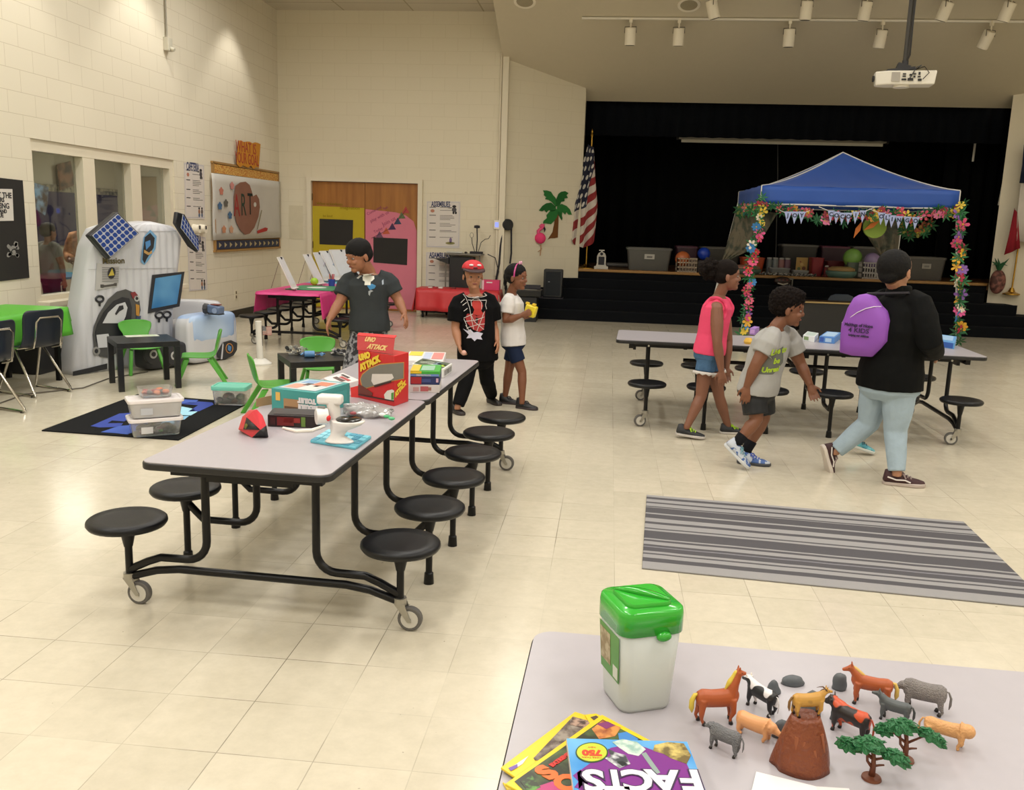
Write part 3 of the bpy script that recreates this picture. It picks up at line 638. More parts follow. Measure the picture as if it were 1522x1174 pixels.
pal = [atx(a, b_, X1) for a, b_ in ((350, 276), (357, 271), (365, 270), (371, 275), (374, 284), (376, 292), (381, 289), (385, 296), (386, 308), (384, 322), (378, 338), (371, 347), (364, 349), (357, 342), (351, 330), (348, 312), (347.5, 292))]
obj('palette_drawing', MB().pslab(pal, (1, 0, 0), .003), M('palette_brown', '#8f6656', .8, var=.12, scale=6), t, world=True)
obj('palette_hole', MB().pslab([atx(379+2*math.cos(a), 304+3.5*math.sin(a), X1+.004) for a in [2*PI*i/12 for i in range(12)]], (1, 0, 0), .002), M('banner_white', '', .6), t, world=True)
for s, px, py, m, sc in (('A', 352, 307, M('paint_red', '#9c3a38', .8), .50), ('R', 362, 306, M('paint_green', '#33443a', .8), .50), ('T', 372, 305, M('paint_dark', '#26302e', .8), .50)):
    lettering(s, sc, atx(px, py, X1+.006), (0, 1, 0), (0, 0, 1), m, t, wscale=.72)
def wblob(px, py, rx, rz, m, nm, nrm=(1, 0, 0)): 
    c = atx(px, py, X1); return obj(nm, MB().pslab([c+Vector((0, rx*math.cos(a)*(1+.16*math.sin(5*a)), rz*math.sin(a)*(1+.16*math.sin(5*a)))) for a in [2*PI*i/30 for i in range(30)]], (1, 0, 0), .002), m, t, world=True)
for px, py, hx in ((329, 284, '#c07a68'), (345, 276, '#c98a84'), (336, 302, '#6a665e'), (327, 306, '#4f6f94'), (342, 320, '#4b6c90'), (333, 341, '#c48a6a'), (344, 341, '#c79a7c')): wblob(px, py, .07, .055, M('handprint_'+hx, hx, .8), 'handprint')
obj('brush_drawing', MB().pslab([atx(a, b_, X1) for a, b_ in ((388.5, 312), (389.5, 312.5), (383, 341), (382, 341))], (1, 0, 0), .002), M('brush_tan', '#8b8468', .8), t, world=True)
obj('paint_tube_drawing', MB().pslab([atx(a, b_, X1) for a, b_ in ((382, 343), (394, 338), (398, 339), (397, 343), (394, 344), (383, 347))], (1, 0, 0), .002), M('tube_red', '#b2403c', .8), t, world=True)
# orange sign above it
q = [atx(349.5, 209, XL+.004), atx(383, 213, XL+.004), atx(384.5, 250, XL+.05), atx(352, 246, XL+.05)]
wav = [q[0].lerp(q[1], u/8)+Vector((0, 0, .012*math.sin(u*2.2))) for u in range(9)]+[q[2].lerp(q[3], u/8)+Vector((0, 0, .025*math.sin(u*2.5))) for u in range(9)]
for v in wav: v.x = XL+.05
t = thing('paper_sign', 'orange torn-edge paper sign with red handwriting above the bulletin board', 'sign', (XL, q[0].y, 2.42))
obj('sheet', MB().pslab(wav, (1, 0, 0), .004), M('orange_paper', '#c98a34', .8), t, world=True)
RI = M('red_marker', '#a8443a', .8)
for s, px, py, w_ in (('WHAT IS', 366, 220, 1.0), ('YOUR GOAL', 367.5, 237, .82)):
    lettering(s, .24, atx(px, py, XL+.056), (0, 1, 0), (0, 0, 1), RI, t, wscale=w_*.86)
# ------------------------------------------------------------------ decorations on the angled wall
AN = Vector((.85, -1.35, 0)).normalized(); AP = Vector((.42, YB, 0)); AX = Vector((1.35, .85, 0)).normalized()
def aw(px, py, off=.004): return atp(px, py, AP+AN*off, AN)
t = thing('palm_tree_cutout', 'paper palm tree with brown trunk and green fronds on the angled wall', 'decoration', aw(828, 354))
obj('trunk', MB().pslab([aw(a, b_) for a, b_ in ((823, 311), (830, 311), (830, 330), (829, 353), (824, 354), (818, 354), (814, 356), (821, 345), (824, 330))], AN, .006), M('palm_trunk_paper', '#6f4826', .8), t, world=True)
def frond(pts, m):
    obj('frond', MB().pslab([aw(a, b_, .012) for a, b_ in pts], AN, .004), m, t, world=True)
G1 = M('palm_green_paper', '#2f7038', .8); G2 = M('palm_dark_green_paper', '#27602f', .8)
frond([(826, 307), (820, 300), (815, 297), (810, 296), (812, 293), (808, 290), (809, 287), (807, 283), (813, 283), (819, 285), (822, 290), (825, 293), (828, 300)], G1)
frond([(826, 307), (826, 298), (828, 293), (830, 288), (834, 285), (840, 284), (845, 287), (842, 290), (844, 294), (839, 295), (839, 299), (834, 300), (832, 305)], G2)
frond([(826, 307), (819, 301), (812, 302), (806, 306), (801, 313), (806, 314), (809, 312), (812, 316), (816, 312), (820, 315), (826, 312)], G2)
frond([(828, 306), (835, 303), (842, 306), (847, 311), (850, 319), (845, 319), (842, 315), (840, 319), (836, 315), (835, 321), (832, 316), (828, 313)], G1)
frond([(824, 309), (818, 313), (812, 320), (813, 324), (808, 328), (807, 332), (812, 332), (819, 333), (824, 328), (828, 322), (830, 312)], G1)
frond([(829, 312), (834, 317), (836, 324), (835, 328), (832, 323), (829, 318)], G2)
t = thing('flamingo_cutout', 'pink honeycomb paper flamingo below the paper palm tree', 'decoration', aw(803, 380))
PK = M('flamingo_pink', '#d94d7c', .7); 
ctr = aw(803, 354, .05); obj('body', MB().ell(ctr, (.10, .06, .10)), M('flamingo_hot_pink', '#e0356f', .7, bump=.5, scale=12), t, world=True)
obj('neck', MB().tube([aw(a, b_, .03) for a, b_ in ((801, 348), (800, 343), (804, 340), (807, 337), (808, 334), (806, 334.5), (803, 337))], [.035, .03, .028, .028, .026, .03, .026], 10), PK, t, world=True)
obj('beak', MB().tube([aw(a, b_, .03) for a, b_ in ((808, 337), (810, 341), (809, 345))], [.02, .016, .004], 8), BK, t, world=True)
obj('leg', MB().tube([aw(a, b_, .02) for a, b_ in ((803, 364), (805, 370), (800, 374))], .008, 6), M('flamingo_leg', '#b98f6a', .7), t, world=True)
obj('leg', MB().tube([aw(a, b_, .02) for a, b_ in ((804, 364), (804, 372), (803, 380))], .008, 6), M('flamingo_leg', '', .7), t, world=True)
# cord reel, switch box, cables by the corner post
c = aw(754, 334, .06)
t = thing('cord_reel', 'black cord reel hanging on the wall beside the corner post', 'cord reel', c)
obj('drum', MB().tube([c-AN*.05, c+AN*.05], [.10, .10], 20), M('reel_black', '#1c1c1e', .5), t, world=True, bevel=.01)
obj('cord', MB().tube([aw(a, b_, .06) for a, b_ in ((760, 336), (760, 376), (758, 392))], .016, 8), BK, t, world=True)
obj('cord', MB().tube([aw(a, b_, .05) for a, b_ in ((748, 338), (744, 365), (742, 392), (737, 418))], .018, 8), BK, t, world=True)
obj('cord', MB().tube([aw(a, b_, .045) for a, b_ in ((747, 342), (743, 372), (747, 396), (744, 410))], .010, 8), BK, t, world=True)
c = aty(739, 334, YB-.03)
t = thing('thermostat_box', 'small white wall box with a blue glow on the corner post', 'wall box', c)
obj('housing', MB().box(c+Vector((0, -.03, 0)), (.11, .06, .16)), WHITE, t, world=True, bevel=.008)
obj('indicator', MB().box(c+Vector((0, -.062, 0)), (.06, .004, .08)), M('blue_indicator', '#8f9bff', .4, emis='#7f90ff', estr=.9), t, world=True)
obj('conduit', MB().cyl(c+Vector((0, 0, .08)), c+Vector((0, 0, 2.9)), .016).cyl(c+Vector((0, 0, -.08)), c+Vector((0, 0, -.9)), .03), TRIMM, t, world=True)
# ------------------------------------------------------------------ folding cafeteria tables with attached stools
TOPL = M('grey_laminate', '#aaa5aa', .3, spec=.45, var=.025, scale=30); BEDGE = M('black_vinyl_edge', '#141416', .45); BSTEEL = M('black_powder_coat', '#0c0c0e', .36, spec=.3, var=.1)
STOOL = M('black_stool_plastic', '#101114', .38, spec=.3, var=.12, scale=40, bump=.05); STEELM = M('zinc_caster', '#a8a59c', .35, .8); RUBR = M('grey_rubber', '#5d5a57', .6); BOLT = M('bolt_zinc', '#b7b7b2', .3, .9)
ZT, ZS, HW, HL, SO = .69, .375, .38, 1.49, .585
def caf_table(label, loc, rz, stool_m=None, seam=True):
    """long axis along local Y; six stools a side"""
    t = thing('cafeteria_table', label, 'cafeteria table', loc, rz)
    for s in (-1, 1):
        y0_, y1_ = (.006, HL) if s > 0 else (-HL, -.006)
        mb = MB(); pl_ = rrect(-HW, y0_, HW, y1_, .05) if True else None
        mb.prism(pl_, ZT-.032, ZT-.003); o1 = obj('table_edge', mb, BEDGE, t, bevel=.006)
        obj('table_top', MB().prism(rrect(-HW+.006, y0_+.004, HW-.006, y1_-.004, .046), ZT-.005, ZT), TOPL, t)
    # under-frame rails
    mb = MB()
    for x in (-.25, .25): mb.box((x, 0, ZT-.05), (.03, 2*HL-.25, .035))
    for y in (-HL+.13, HL-.13): mb.box((0, y, ZT-.055), (.62, .035, .045))
    mb.box((0, -HL+.16, ZT-.09), (.36, .025, .03)).box((0, HL-.16, ZT-.09), (.36, .025, .03))
    for y in (-.9, -.4, .4, .9): mb.box((0, y, ZT-.06), (.5, .03, .03))
    mb.cyl((-.2, 0, ZT-.16), (.2, 0, ZT-.16), .018); mb.box((-.3, 0, ZT-.06), (.02, .22, .06)).box((.3, 0, ZT-.06), (.02, .22, .06))
    mb.cyl((0, -.9, ZT-.2), (0, .9, ZT-.2), .016)
    obj('under_frame', mb, BSTEEL, t)
    ys = [-1.25, -.77, -.27, .23, .73, 1.21]
    for i, y in enumerate(ys):
        end = i in (0, 5)
        for s in (-1, 1):
            pts = [(s*.235, y, ZT-.05), (s*.235, y, .30)]
            for k in range(1, 7):
                a = k/6*PI/2; pts.append((s*(.235+.085*(1-math.cos(a))), y, .30-.085*math.sin(a)))
            if end: pts += [(s*.44, y, .213), (s*.50, y+(.0), .19), (s*(SO-.005), y, .15)]
            else: pts += [(s*.42, y, .215), (s*.50, y, .215), (s*(SO-.06), y, .24), (s*(SO-.01), y, .29)]
            obj('leg', MB().tube(pts, .017, 10), BSTEEL, t)
            # stool post and foot
            zf = .11 if end else .0
            mb = MB().cyl((s*SO, y, zf), (s*SO, y, ZS-.03), .0155, n=12)
            if not end: mb.tube([(s*SO, y, 0), (s*SO, y, .05), (s*SO, y, .055)], [.024, .021, .016], 12)
            obj('stool_post', mb, BSTEEL, t)
            # bracket under the seat
            mb = MB(); R = []
            for z, a, b_ in ((ZS-.125, .018, .018), (ZS-.06, .033, .026), (ZS-.028, .055, .045)): R.append([Vector((s*SO+a*math.cos(2*PI*k/12), y+b_*math.sin(2*PI*k/12), z)) for k in range(12)])
            mb.rings(R); st = obj('stool_seat', MB().lathe([(.0, ZS-.006), (.10, ZS-.004), (.148, ZS), (.158, ZS-.008), (.16, ZS-.02), (.152, ZS-.032), (.14, ZS-.03), (0, ZS-.028)], (s*SO, y, 0), 36), stool_m or STOOL, t, smooth=True)
            br = obj('seat_bracket', mb, BSTEEL, st); 
            if end:
                w_ = obj('caster', MB().tube([(.042, -.014, .05), (.042, .014, .05)], [.05, .05], 24), RUBR, t, bevel=.004); w_.location = (s*SO, y, 0)
                obj('hub', MB().cyl((.042, -.016, .05), (.042, .016, .05), .036, n=20), M('hub_grey', '#c4c0b6', .5), w_)
                fk = MB()
                for q in (-.021, .021): fk.pslab([(.05, q, .04), (.034, q, .04), (-.022, q, .115), (.022, q, .115)], (0, 1, 0), .003)
                obj('fork', fk.cyl((0, 0, .108), (0, 0, .135), .026).cyl((.042, -.022, .05), (.042, .024, .05), .007, n=8), STEELM, w_)
        if end:
            mb = MB().tube([(-SO+.005, y+.0, .118), (-.46, y, .155), (-.36, y, .168), (.36, y, .168), (.46, y, .155), (SO-.005, y, .118)], .017, 10)
            obj('cross_bar', mb, BSTEEL, t)
        obj('bolt', MB().cyl((.25, y, ZT-.055), (.27, y, ZT-.055), .008), BOLT, t); obj('bolt', MB().cyl((-.25, y, ZT-.055), (-.27, y, ZT-.055), .008), BOLT, t)
    return t
tA = caf_table('grey-topped cafeteria table with black stools holding the board games', (1.045, 1.29, 0), -.044)
tB = dup(tA, (3.93, 4.62, 0), PI/2-.035, 'grey-topped cafeteria table with black stools in front of the blue canopy')
for c_ in tB.children:
    if c_.name.startswith('caster'): c_.rotation_euler = (0, 0, PI/2+(.25 if c_.location.y > 0 else -.2))
tC = dup(tA, (-1.62, 9.05, 0), .0, 'cafeteria table draped in hot pink and light blue covers near the double door')
tD = dup(tA, (2.20+HL, -1.375-HW, 0), PI/2-.02, 'grey-topped cafeteria table in the foreground with toy animals and magazines')
# ------------------------------------------------------------------ helpers for boxes read off their corners
def pbox(F_, L_, R_, z, h, dz=0):
    a, b, c = [atz(*q, z)+Vector((0, 0, dz)) for q in (F_, L_, R_)]; d = b+c-a; up = Vector((0, 0, h)); P = [a, c, d, b]
    mb = MB(); vs = P+[p+up for p in P]; mb.add(vs, [(0, 1, 2, 3), (7, 6, 5, 4), (0, 1, 5, 4), (1, 2, 6, 5), (2, 3, 7, 6), (3, 0, 4, 7)])
    return mb, a, b, c, d
def face(P, X, up, W, H, u0, v0, u1, v1, m, parent, off=.0012, name='cover_art', th=.0008):
    """rectangle in the unit frame of a box face"""
    X = Vector(X); Y = Vector(up); N = X.normalized().cross(Y.normalized()); P = Vector(P)+N*off
    return obj(name, MB().pslab([P+X*(W*u0)+Y*(H*v0), P+X*(W*u1)+Y*(H*v0), P+X*(W*u1)+Y*(H*v1), P+X*(W*u0)+Y*(H*v1)], N, th), m, parent, world=True)
def C(h, r=.45): return M('print_'+h, h, r, var=.04)
def gamebox(label, F_, L_, R_, z, h, col, top=(), front=(), side=(), cat='board game', dz=0):
    """a board-game carton; top/front/side = patches (u0, v0, u1, v1, colour)"""
    mb, a, b, c, d = pbox(F_, L_, R_, z, h, dz); up = Vector((0, 0, 1))
    t = thing('board_game_box', label, cat, ((a+d)/2).to_tuple(), math.atan2((a-b).y, (a-b).x))
    obj('carton', mb, C(col), t, world=True, bevel=.002)
    X = (a-b); W = X.length; X.normalize(); Y = (b-d) if False else (d-b); D = Y.length; Y.normalize()
    for u0, v0, u1, v1, m in top: face(b+up*h, X, Y, W, D, u0, v0, u1, v1, C(m), t)
    for u0, v0, u1, v1, m in front: face(b, X, up, W, h, u0, v0, u1, v1, C(m), t)
    X2 = (c-a); W2 = X2.length; X2.normalize()
    for u0, v0, u1, v1, m in side: face(a, X2, up, W2, h, u0, v0, u1, v1, C(m), t)
    return t, a, b, c, d, X, Y, X2
# ------------------------------------------------------------------ things on table A
RED = C('#c41f24', .4)
a, b, c = atz(585.7, 604, ZT), atz(532.5, 591, ZT), atz(607, 596.5, ZT); d = b+c-a
H = aty(585.7, 529, a.y).z-ZT; up = Vector((0, 0, 1)); X = (a-b).normalized(); X2 = (c-a).normalized(); N = X.cross(up)
t = thing('board_game_box', 'tall red card-shooter game box with yellow UNO ATTACK lettering and a raised header flap', 'board game', ((a+d)/2).to_tuple(), math.atan2(X.y, X.x), 'board games on the cafeteria table')
mb = MB(); P4 = [a, c, d, b]; mb.add(P4+[p+up*H for p in P4], [(0, 1, 2, 3), (7, 6, 5, 4), (0, 1, 5, 4), (1, 2, 6, 5), (2, 3, 7, 6), (3, 0, 4, 7)])
obj('carton', mb, RED, t, world=True, bevel=.002)
def fp(x, y, off=.0015): return atp(500+x/8.456, 480+y/8.456, a+N*off, N)
def fpoly(pts, off, m, nm, th=.0008): return obj(nm, MB().pslab([fp(x, y, off) for x, y in pts], N, th), m, t, world=True)
win = [(305, 700), (330, 650), (420, 575), (540, 525), (845, 500), (842, 695), (700, 725), (480, 785), (375, 815), (325, 790)]
fpoly([(295, 705), (322, 640), (415, 563), (537, 514), (852, 490), (850, 703), (700, 734), (480, 796), (370, 826), (315, 800)], .0015, C('#c98a3c'), 'window_border')
fpoly(win, .0025, M('box_interior_grey', '#77736a', .6), 'window')
fpoly([(450, 640), (700, 640), (722, 690), (690, 715), (470, 780), (440, 730)], .0035, C('#d8cfc8'), 'card_pack')
fpoly([(470, 785), (690, 725), (690, 745), (480, 808)], .0035, C('#3a2320'), 'printed_text_band')
fpoly([(275, 890), (725, 975), (725, 990), (275, 905)], .0035, C('#32191a'), 'printed_stripe')
fpoly([(275, 770), (330, 790), (455, 880), (450, 915), (275, 885)], .003, C('#6d2a22'), 'printed_picture')
fpoly([(600, 900), (640, 850), (700, 835), (725, 850), (722, 970), (610, 960)], .003, C('#d9d4cc'), 'shooter_picture')
fpoly([(690, 880), (722, 870), (720, 960), (690, 965)], .004, C('#4f8f3f'), 'printed_green')
YL = C('#e8c63a')
def uv_text(s, x, y, size, ang, m, nn=N, xx=X, fpx=fp, ws=1.0, par=None, bold=.004):
    ca, sa = math.cos(ang), math.sin(ang); Xr = xx*ca+up*sa; Yr = -xx*sa+up*ca
    lettering(s, size, fpx(x, y, .0045), Xr, Yr, m, par or t, bold=bold, wscale=ws)
uv_text('UNO', 352, 422, .040, .30, YL); uv_text('ATTACK', 418, 510, .044, .42, YL, ws=1.0)
def sp_(x, y, off=.0015): return atp(500+x/8.456, 480+y/8.456, a+X2.cross(up)*off, X2.cross(up))
lettering('ATTACK', .03, sp_(805, 830, .003), (X2+up*.45).normalized(), (up-X2*.45).normalized(), YL, t, bold=.003)
lettering('UNO', .022, sp_(800, 765, .003), (X2+up*.3).normalized(), (up-X2*.3).normalized(), YL, t, bold=.002)
# header flap, leaning back and to the left
hb, hc = fp(265, 338, 0), fp(712, 392, 0); 
f1, f2 = fp(170, 165, 0), fp(640, 200, 0); lean = -N*.05
hd = [hb, hc, f2+lean, f1+lean]; nn = ((hc-hb).cross(f1+lean-hb)).normalized()
obj('header_flap', MB().pslab(hd, nn, .002), C('#a82a2e'), t, world=True, label='raised darker red header flap')
obj('header_rim', MB().pslab([hd[3], hd[2], hd[2]+up*.012-N*.012, hd[3]+up*.012-N*.012], nn, .004), C('#ea3438'), t, world=True)
hx = (hc-hb).normalized(); hy = nn.cross(hx); hm = (hd[0]+hd[1]+hd[2]+hd[3])/4+nn*.003; GD = C('#c9a86a')
lettering('UNO', .036, hm-hx*.055+hy*.022, hx, hy, GD, t, bold=.002); lettering('ATTACK', .038, hm+hx*.03-hy*.018, hx, hy, GD, t, bold=.002)
o1 = b; obj('side_flap', MB().pslab([o1, o1-X*.045-X2*.02, o1-X*.05-X2*.02+up*.05, o1+up*.065], X2, .002), C('#e03a36'), t, world=True)
# teal box with white lettering and cut-out
t, a, b, c, d, X, Y, X2 = gamebox('teal game box with white lettering and a cut-out showing brown cardboard', (470, 619), (404, 611), (520, 602), ZT, .115, '#3f9593', side=[(.05, .25, .9, .75, '#46a09e')])
t['group'] = 'board games on the cafeteria table'
face(b+up*.115, X, Y, (a-b).length, (d-b).length, .10, .08, .92, .9, C('#b9c6cc'), t)
for u0, v0, u1, v1, m in ((.15, .15, .45, .5, '#c9937f'), (.5, .1, .8, .45, '#d8cfc9'), (.5, .5, .85, .8, '#c47a5e'), (.18, .6, .45, .85, '#7fa0c4'), (.35, .42, .48, .6, '#4b3a30'), (.62, .38, .72, .5, '#4b3a30')): face(b+up*.115, X, Y, (a-b).length, (d-b).length, u0, v0, u1, v1, C(m), t, off=.002)
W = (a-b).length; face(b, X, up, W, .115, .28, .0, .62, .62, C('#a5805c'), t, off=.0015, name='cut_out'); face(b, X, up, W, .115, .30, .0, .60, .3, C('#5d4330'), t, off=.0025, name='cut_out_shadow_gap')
face(b, X, up, W, .115, .10, .5, .20, .85, C('#d9b05a'), t, name='badge')
WT = C('#ded9dd')
NF = X.cross(up)
for s, u, v, sz_, tw in (('TOILET', .80, .62, .030, PI), ('TROUBLE', .84, .36, .026, PI)): lettering(s, sz_, b+X*W*u+up*.115*v+NF*.003, -X, -up, WT, t, bold=.003)
NS = X2.cross(up); lettering('TOILET', .03, a+X2*(c-a).length*.55+up*.06+NS*.003, -X2, -up, WT, t, bold=.003)
# cardboard insert behind it
p = atz(391, 601, ZT); tag(obj('cardboard_flap', MB().pslab([atz(380, 605, ZT+.003), atz(404, 601, ZT+.003), atz(404, 601, ZT+.003)+Vector((0, .01, .045)), atz(380, 605, ZT+.003)+Vector((0, .01, .04))], (0, 1, 0), .004), C('#a3825d')), 'open brown cardboard flap at the left of the teal game box', 'cardboard')
# black and red toy package in front of the teal box
t, a, b, c, d, X, Y, X2 = gamebox('low black package with red and green artwork lying behind the toilet game', (476, 637), (398, 634), (482, 626), ZT, .055, '#201516', front=[(.18, .15, .5, .85, '#6e1c1c'), (.3, .4, .62, .8, '#8a2422'), (.64, .1, .72, .9, '#5f7d36'), (.05, .2, .15, .8, '#3b1a1a')], top=[(.1, .1, .9, .9, '#2b1b1b')], cat='toy package')
p0, p1, p2, p3 = atz(421, 636, ZT+.006), atz(440, 641, ZT+.006), atz(462, 640, ZT+.006), atz(482, 633, ZT+.006)
tag(obj('white_plastic_arm', MB().tube([p0, p1, p2, p3], [.006, .009, .009, .006], 8), WHITE), 'curved white plastic strip lying before the black package', 'game piece')
# faceted red and black mask
p = atz(377, 648, ZT); t = thing('toy_mask', 'faceted red and black plastic mask standing at the left of the table', 'mask', p)
RM = C('#c22a36', .3)
def kp(x, y, dep=0.0): 
    q = aty(340+x/6.918, 560+y/6.918, p.y+dep); q.z = max(q.z, ZT+.001); return q
V_ = [kp(98, 540, .03), kp(140, 410, .05), kp(215, 340, .07), kp(290, 335, .07), kp(350, 400, .04), kp(385, 500, .0), kp(405, 620, -.02), kp(240, 635, -.03), kp(325, 545, -.05), kp(150, 540, .0), kp(185, 415, .02), kp(245, 355, .03), kp(120, 560, .10), kp(240, 380, .13), kp(380, 600, .08)]
mb = MB(); mb.add(V_, [(0, 1, 10, 9), (1, 2, 11, 10), (2, 3, 11), (3, 4, 8, 11), (4, 5, 8), (0, 9, 8, 7), (0, 12, 13, 1), (1, 13, 2), (2, 13, 3), (3, 13, 14, 4), (4, 14, 5), (5, 14, 6), (12, 14, 13), (0, 7, 6, 14, 12), (10, 11, 8)])
obj('shell', mb, RM, t, world=True, smooth=False)
mb = MB(); mb.add([V_[9], V_[8]+Vector((-.004, -.003, 0)), V_[10]], [(0, 1, 2)]); mb.add([V_[9]+Vector((0, .004, 0)), V_[8]+Vector((0, .006, 0)), V_[10]+Vector((0, .004, 0))], [(0, 2, 1)])
obj('eye_panel', mb, C('#141416'), t, world=True, solid=.002); mb = MB(); e0 = (V_[9]*.62+V_[8]*.14+V_[10]*.24)+Vector((0, -.003, 0)); mb.ell(e0, (.008, .003, .014)); obj('eye_glint', mb, C('#6d6a2a'), t, world=True)
mb = MB(); mb.add([V_[8]+Vector((0, -.002, 0)), V_[7], V_[6]], [(0, 1, 2)]); mb.add([V_[5], V_[6], V_[8]], [(0, 1, 2)]); obj('mouth_panel', mb, C('#17171a'), t, world=True, solid=.003)
# toilet game on a blue tiled base
t = thing('toilet_game', 'white toy toilet with black seat on a blue tiled base at the table edge', 'toy', atz(505, 656, ZT)); 
fl, nr, fr_, bk = atz(461, 658, ZT), atz(528, 669, ZT), atz(552, 652, ZT), atz(496, 646, ZT)
mt = M2('blue_tile_print', '#3f9fb8', '#9fd2de', .0, .3, 34, .4, 2); 
mb = MB().pslab([fl, nr, fr_, fl+fr_-nr], (0, 0, 1), .012); obj('tiled_base', mb, C('#5fb0c4'), t, world=True, bevel=.003)
X = (nr-fl); Y = (fr_-nr); 
for i in range(7):
    for j in range(4):
        if random.random() < .75:
            q = fl+X*((i+.08)/7)+Y*((j+.08)/4)+up*.0125; w1 = X*(.84/7); h1 = Y*(.84/4)
            if i == 0 or j == 3 or i == 6 or j == 0 or True: pass
            if (i*j) % 1 == 0: obj('tile', MB().pslab([q, q+w1, q+w1+h1, q+h1], (0, 0, 1), .0012), C(random.choice(['#8fd0e0', '#3d93ae', '#6bbccf', '#2f86a4'])), t, world=True)
PW = M('glossy_white_plastic', '#e6e3e0', .22, var=.01)
ce = atz(508, 657, ZT+.012); zz = ZT+.0137
mb = MB(); R = []
for z, rx, ry, dx in ((0, .062, .042, -.01), (.006, .058, .038, -.01), (.025, .03, .026, -.02), (.05, .034, .032, -.008), (.075, .062, .052, .022), (.088, .07, .058, .028), (.094, .07, .058, .028)):
    R.append([Vector((ce.x+dx+rx*math.cos(2*PI*k/28), ce.y+ry*math.sin(2*PI*k/28), zz+z)) for k in range(28)])
obj('bowl', mb.rings(R), PW, t, world=True, smooth=True)
obj('seat_lid', MB().lathe([(0, 0), (.052, 0), (.054, .004), (.048, .008), (0, .009)], (ce.x+.03, ce.y, zz+.0945), 28), M('gloss_black_plastic', '#111113', .15), t, world=True)
mb = MB(); mb.tube([(ce.x-.028, ce.y+.03, zz+.01), (ce.x-.036, ce.y+.03, zz+.08), (ce.x-.046, ce.y+.03, zz+.15), (ce.x-.046, ce.y+.03, zz+.17)], [.026, .024, .028, .03], 16); obj('tank_column', mb, PW, t, world=True)
obj('tank', MB().box((ce.x-.058, ce.y+.03, zz+.172), (.105, .055, .042)), PW, t, world=True, bevel=.012, segs=3)
c0 = Vector((ce.x-.085, ce.y-.004, zz+.105)); obj('paper_roll', MB().tube([c0+Vector((-.02, -.012, 0)), c0+Vector((.022, .012, 0))], [.034, .034], 22), PW, t, world=True, bevel=.003)
obj('roll_holder', MB().box(c0+Vector((0, .0, .028)), (.03, .012, .03)), C('#8c8a88'), t, world=True); obj('flush_knob', MB().ell(c0+Vector((.032, -.012, -.003)), (.012, .012, .014)), C('#d42a2c', .3), t, world=True)
# crumpled clear bag with green and red pieces
def crumple(name, label, cat, c, r, m, amp, ns, parent=None, seedv=0, rz=0):
    mb = MB().ell((0, 0, 0), r, 40, 24, Matrix.Rotation(rz, 3, 'Z')); vs = []
    for v in mb.v:
        q = Vector(v); f = 1+amp*(noise.noise(q*ns+Vector((seedv, 0, 0)))*1.2+.5*abs(noise.noise(q*ns*2.6))); q = q*f; vs.append((q.x+c[0], q.y+c[1], max(q.z, -r[2]*.85)+c[2]+r[2]*.85))
    mb.v = vs; o = obj(name, mb, m, parent, smooth=False)
    if label: tag(o, label, cat)
    return o
BAG = M('clear_bag_plastic', '#c9c7c6', .18, trans=.55, var=.02)
p = atz(545, 618, ZT); crumple('plastic_bag', 'crumpled clear plastic bag of green and red game pieces beside the red box', 'plastic bag', (p.x, p.y, p.z), (.11, .06, .03), BAG, .5, 22, rz=-.15)
bagr = bpy.data.objects['plastic_bag']
for k, (px, py, hx) in enumerate(((575, 619, '#3fa66a'), (582, 622, '#53b07a'), (568, 616, '#dfe6df'), (525, 614, '#8c3f44'), (535, 610, '#7a4a52'))):
    q = atz(px, py, ZT+.03); obj('game_piece', MB().ell(q, (.016, .012, .008), 12, 7), C(hx), bagr, world=True)
# white and red box at the far left edge of the table
t, a, b, c, d, X, Y, X2 = gamebox('flat white and red game box between the teal box and the red box', (505, 584), (481, 572), (534, 575), ZT, .04, '#e3dcda', front=[(.05, .1, .35, .8, '#8c2f34'), (.4, .1, .55, .8, '#c9a24a'), (.6, .1, .95, .85, '#a8262a')], side=[(.05, .1, .5, .6, '#b8474a')], top=[(.2, .3, .75, .5, '#5a4644'), (.3, .55, .85, .7, '#b04a4a'), (.15, .75, .6, .88, '#3f3536')])
t['group'] = 'board games on the cafeteria table'
# stack of games at the right edge
gm = [('flat white game box with small red pictures, bottom of the stack at the table edge', (653, 584), (609.5, 583.5), (656, 573), 0, .045, '#cdc8c6', dict(front=[(.35, .2, .62, .8, '#b0575a'), (.62, .3, .72, .7, '#9a6a5a'), (.1, .2, .3, .7, '#bf9a96')])),
      ('navy and red game box, middle of the stack at the table edge', (653, 584), (609.5, 583.5), (656, 573), .0455, .045, '#1f2b5e', dict(front=[(.02, .1, .38, .95, '#a3262c'), (.40, .3, .7, .7, '#3a4a80'), (.88, .3, .96, .8, '#c9a8b8')])),
      ('game box with green, yellow and white bands, top of the stack at the table edge', (653, 584), (609.5, 583.5), (656, 573), .091, .03, '#3fa23c', dict(front=[(.0, .55, .38, 1, '#e0c02c'), (.0, .05, .98, .45, '#6a86c4'), (.2, .1, .7, .4, '#e8ecec')], top=[(.0, .0, .3, .9, '#d8b83a'), (.35, .1, .8, .8, '#8fb8a0')]))]
for lab, f_, l_, r_, dz, h, col, kw in gm:
    t, a, b, c, d, X, Y, X2 = gamebox(lab, f_, l_, r_, ZT, h, col, dz=dz, **kw); t['group'] = 'board games on the cafeteria table'
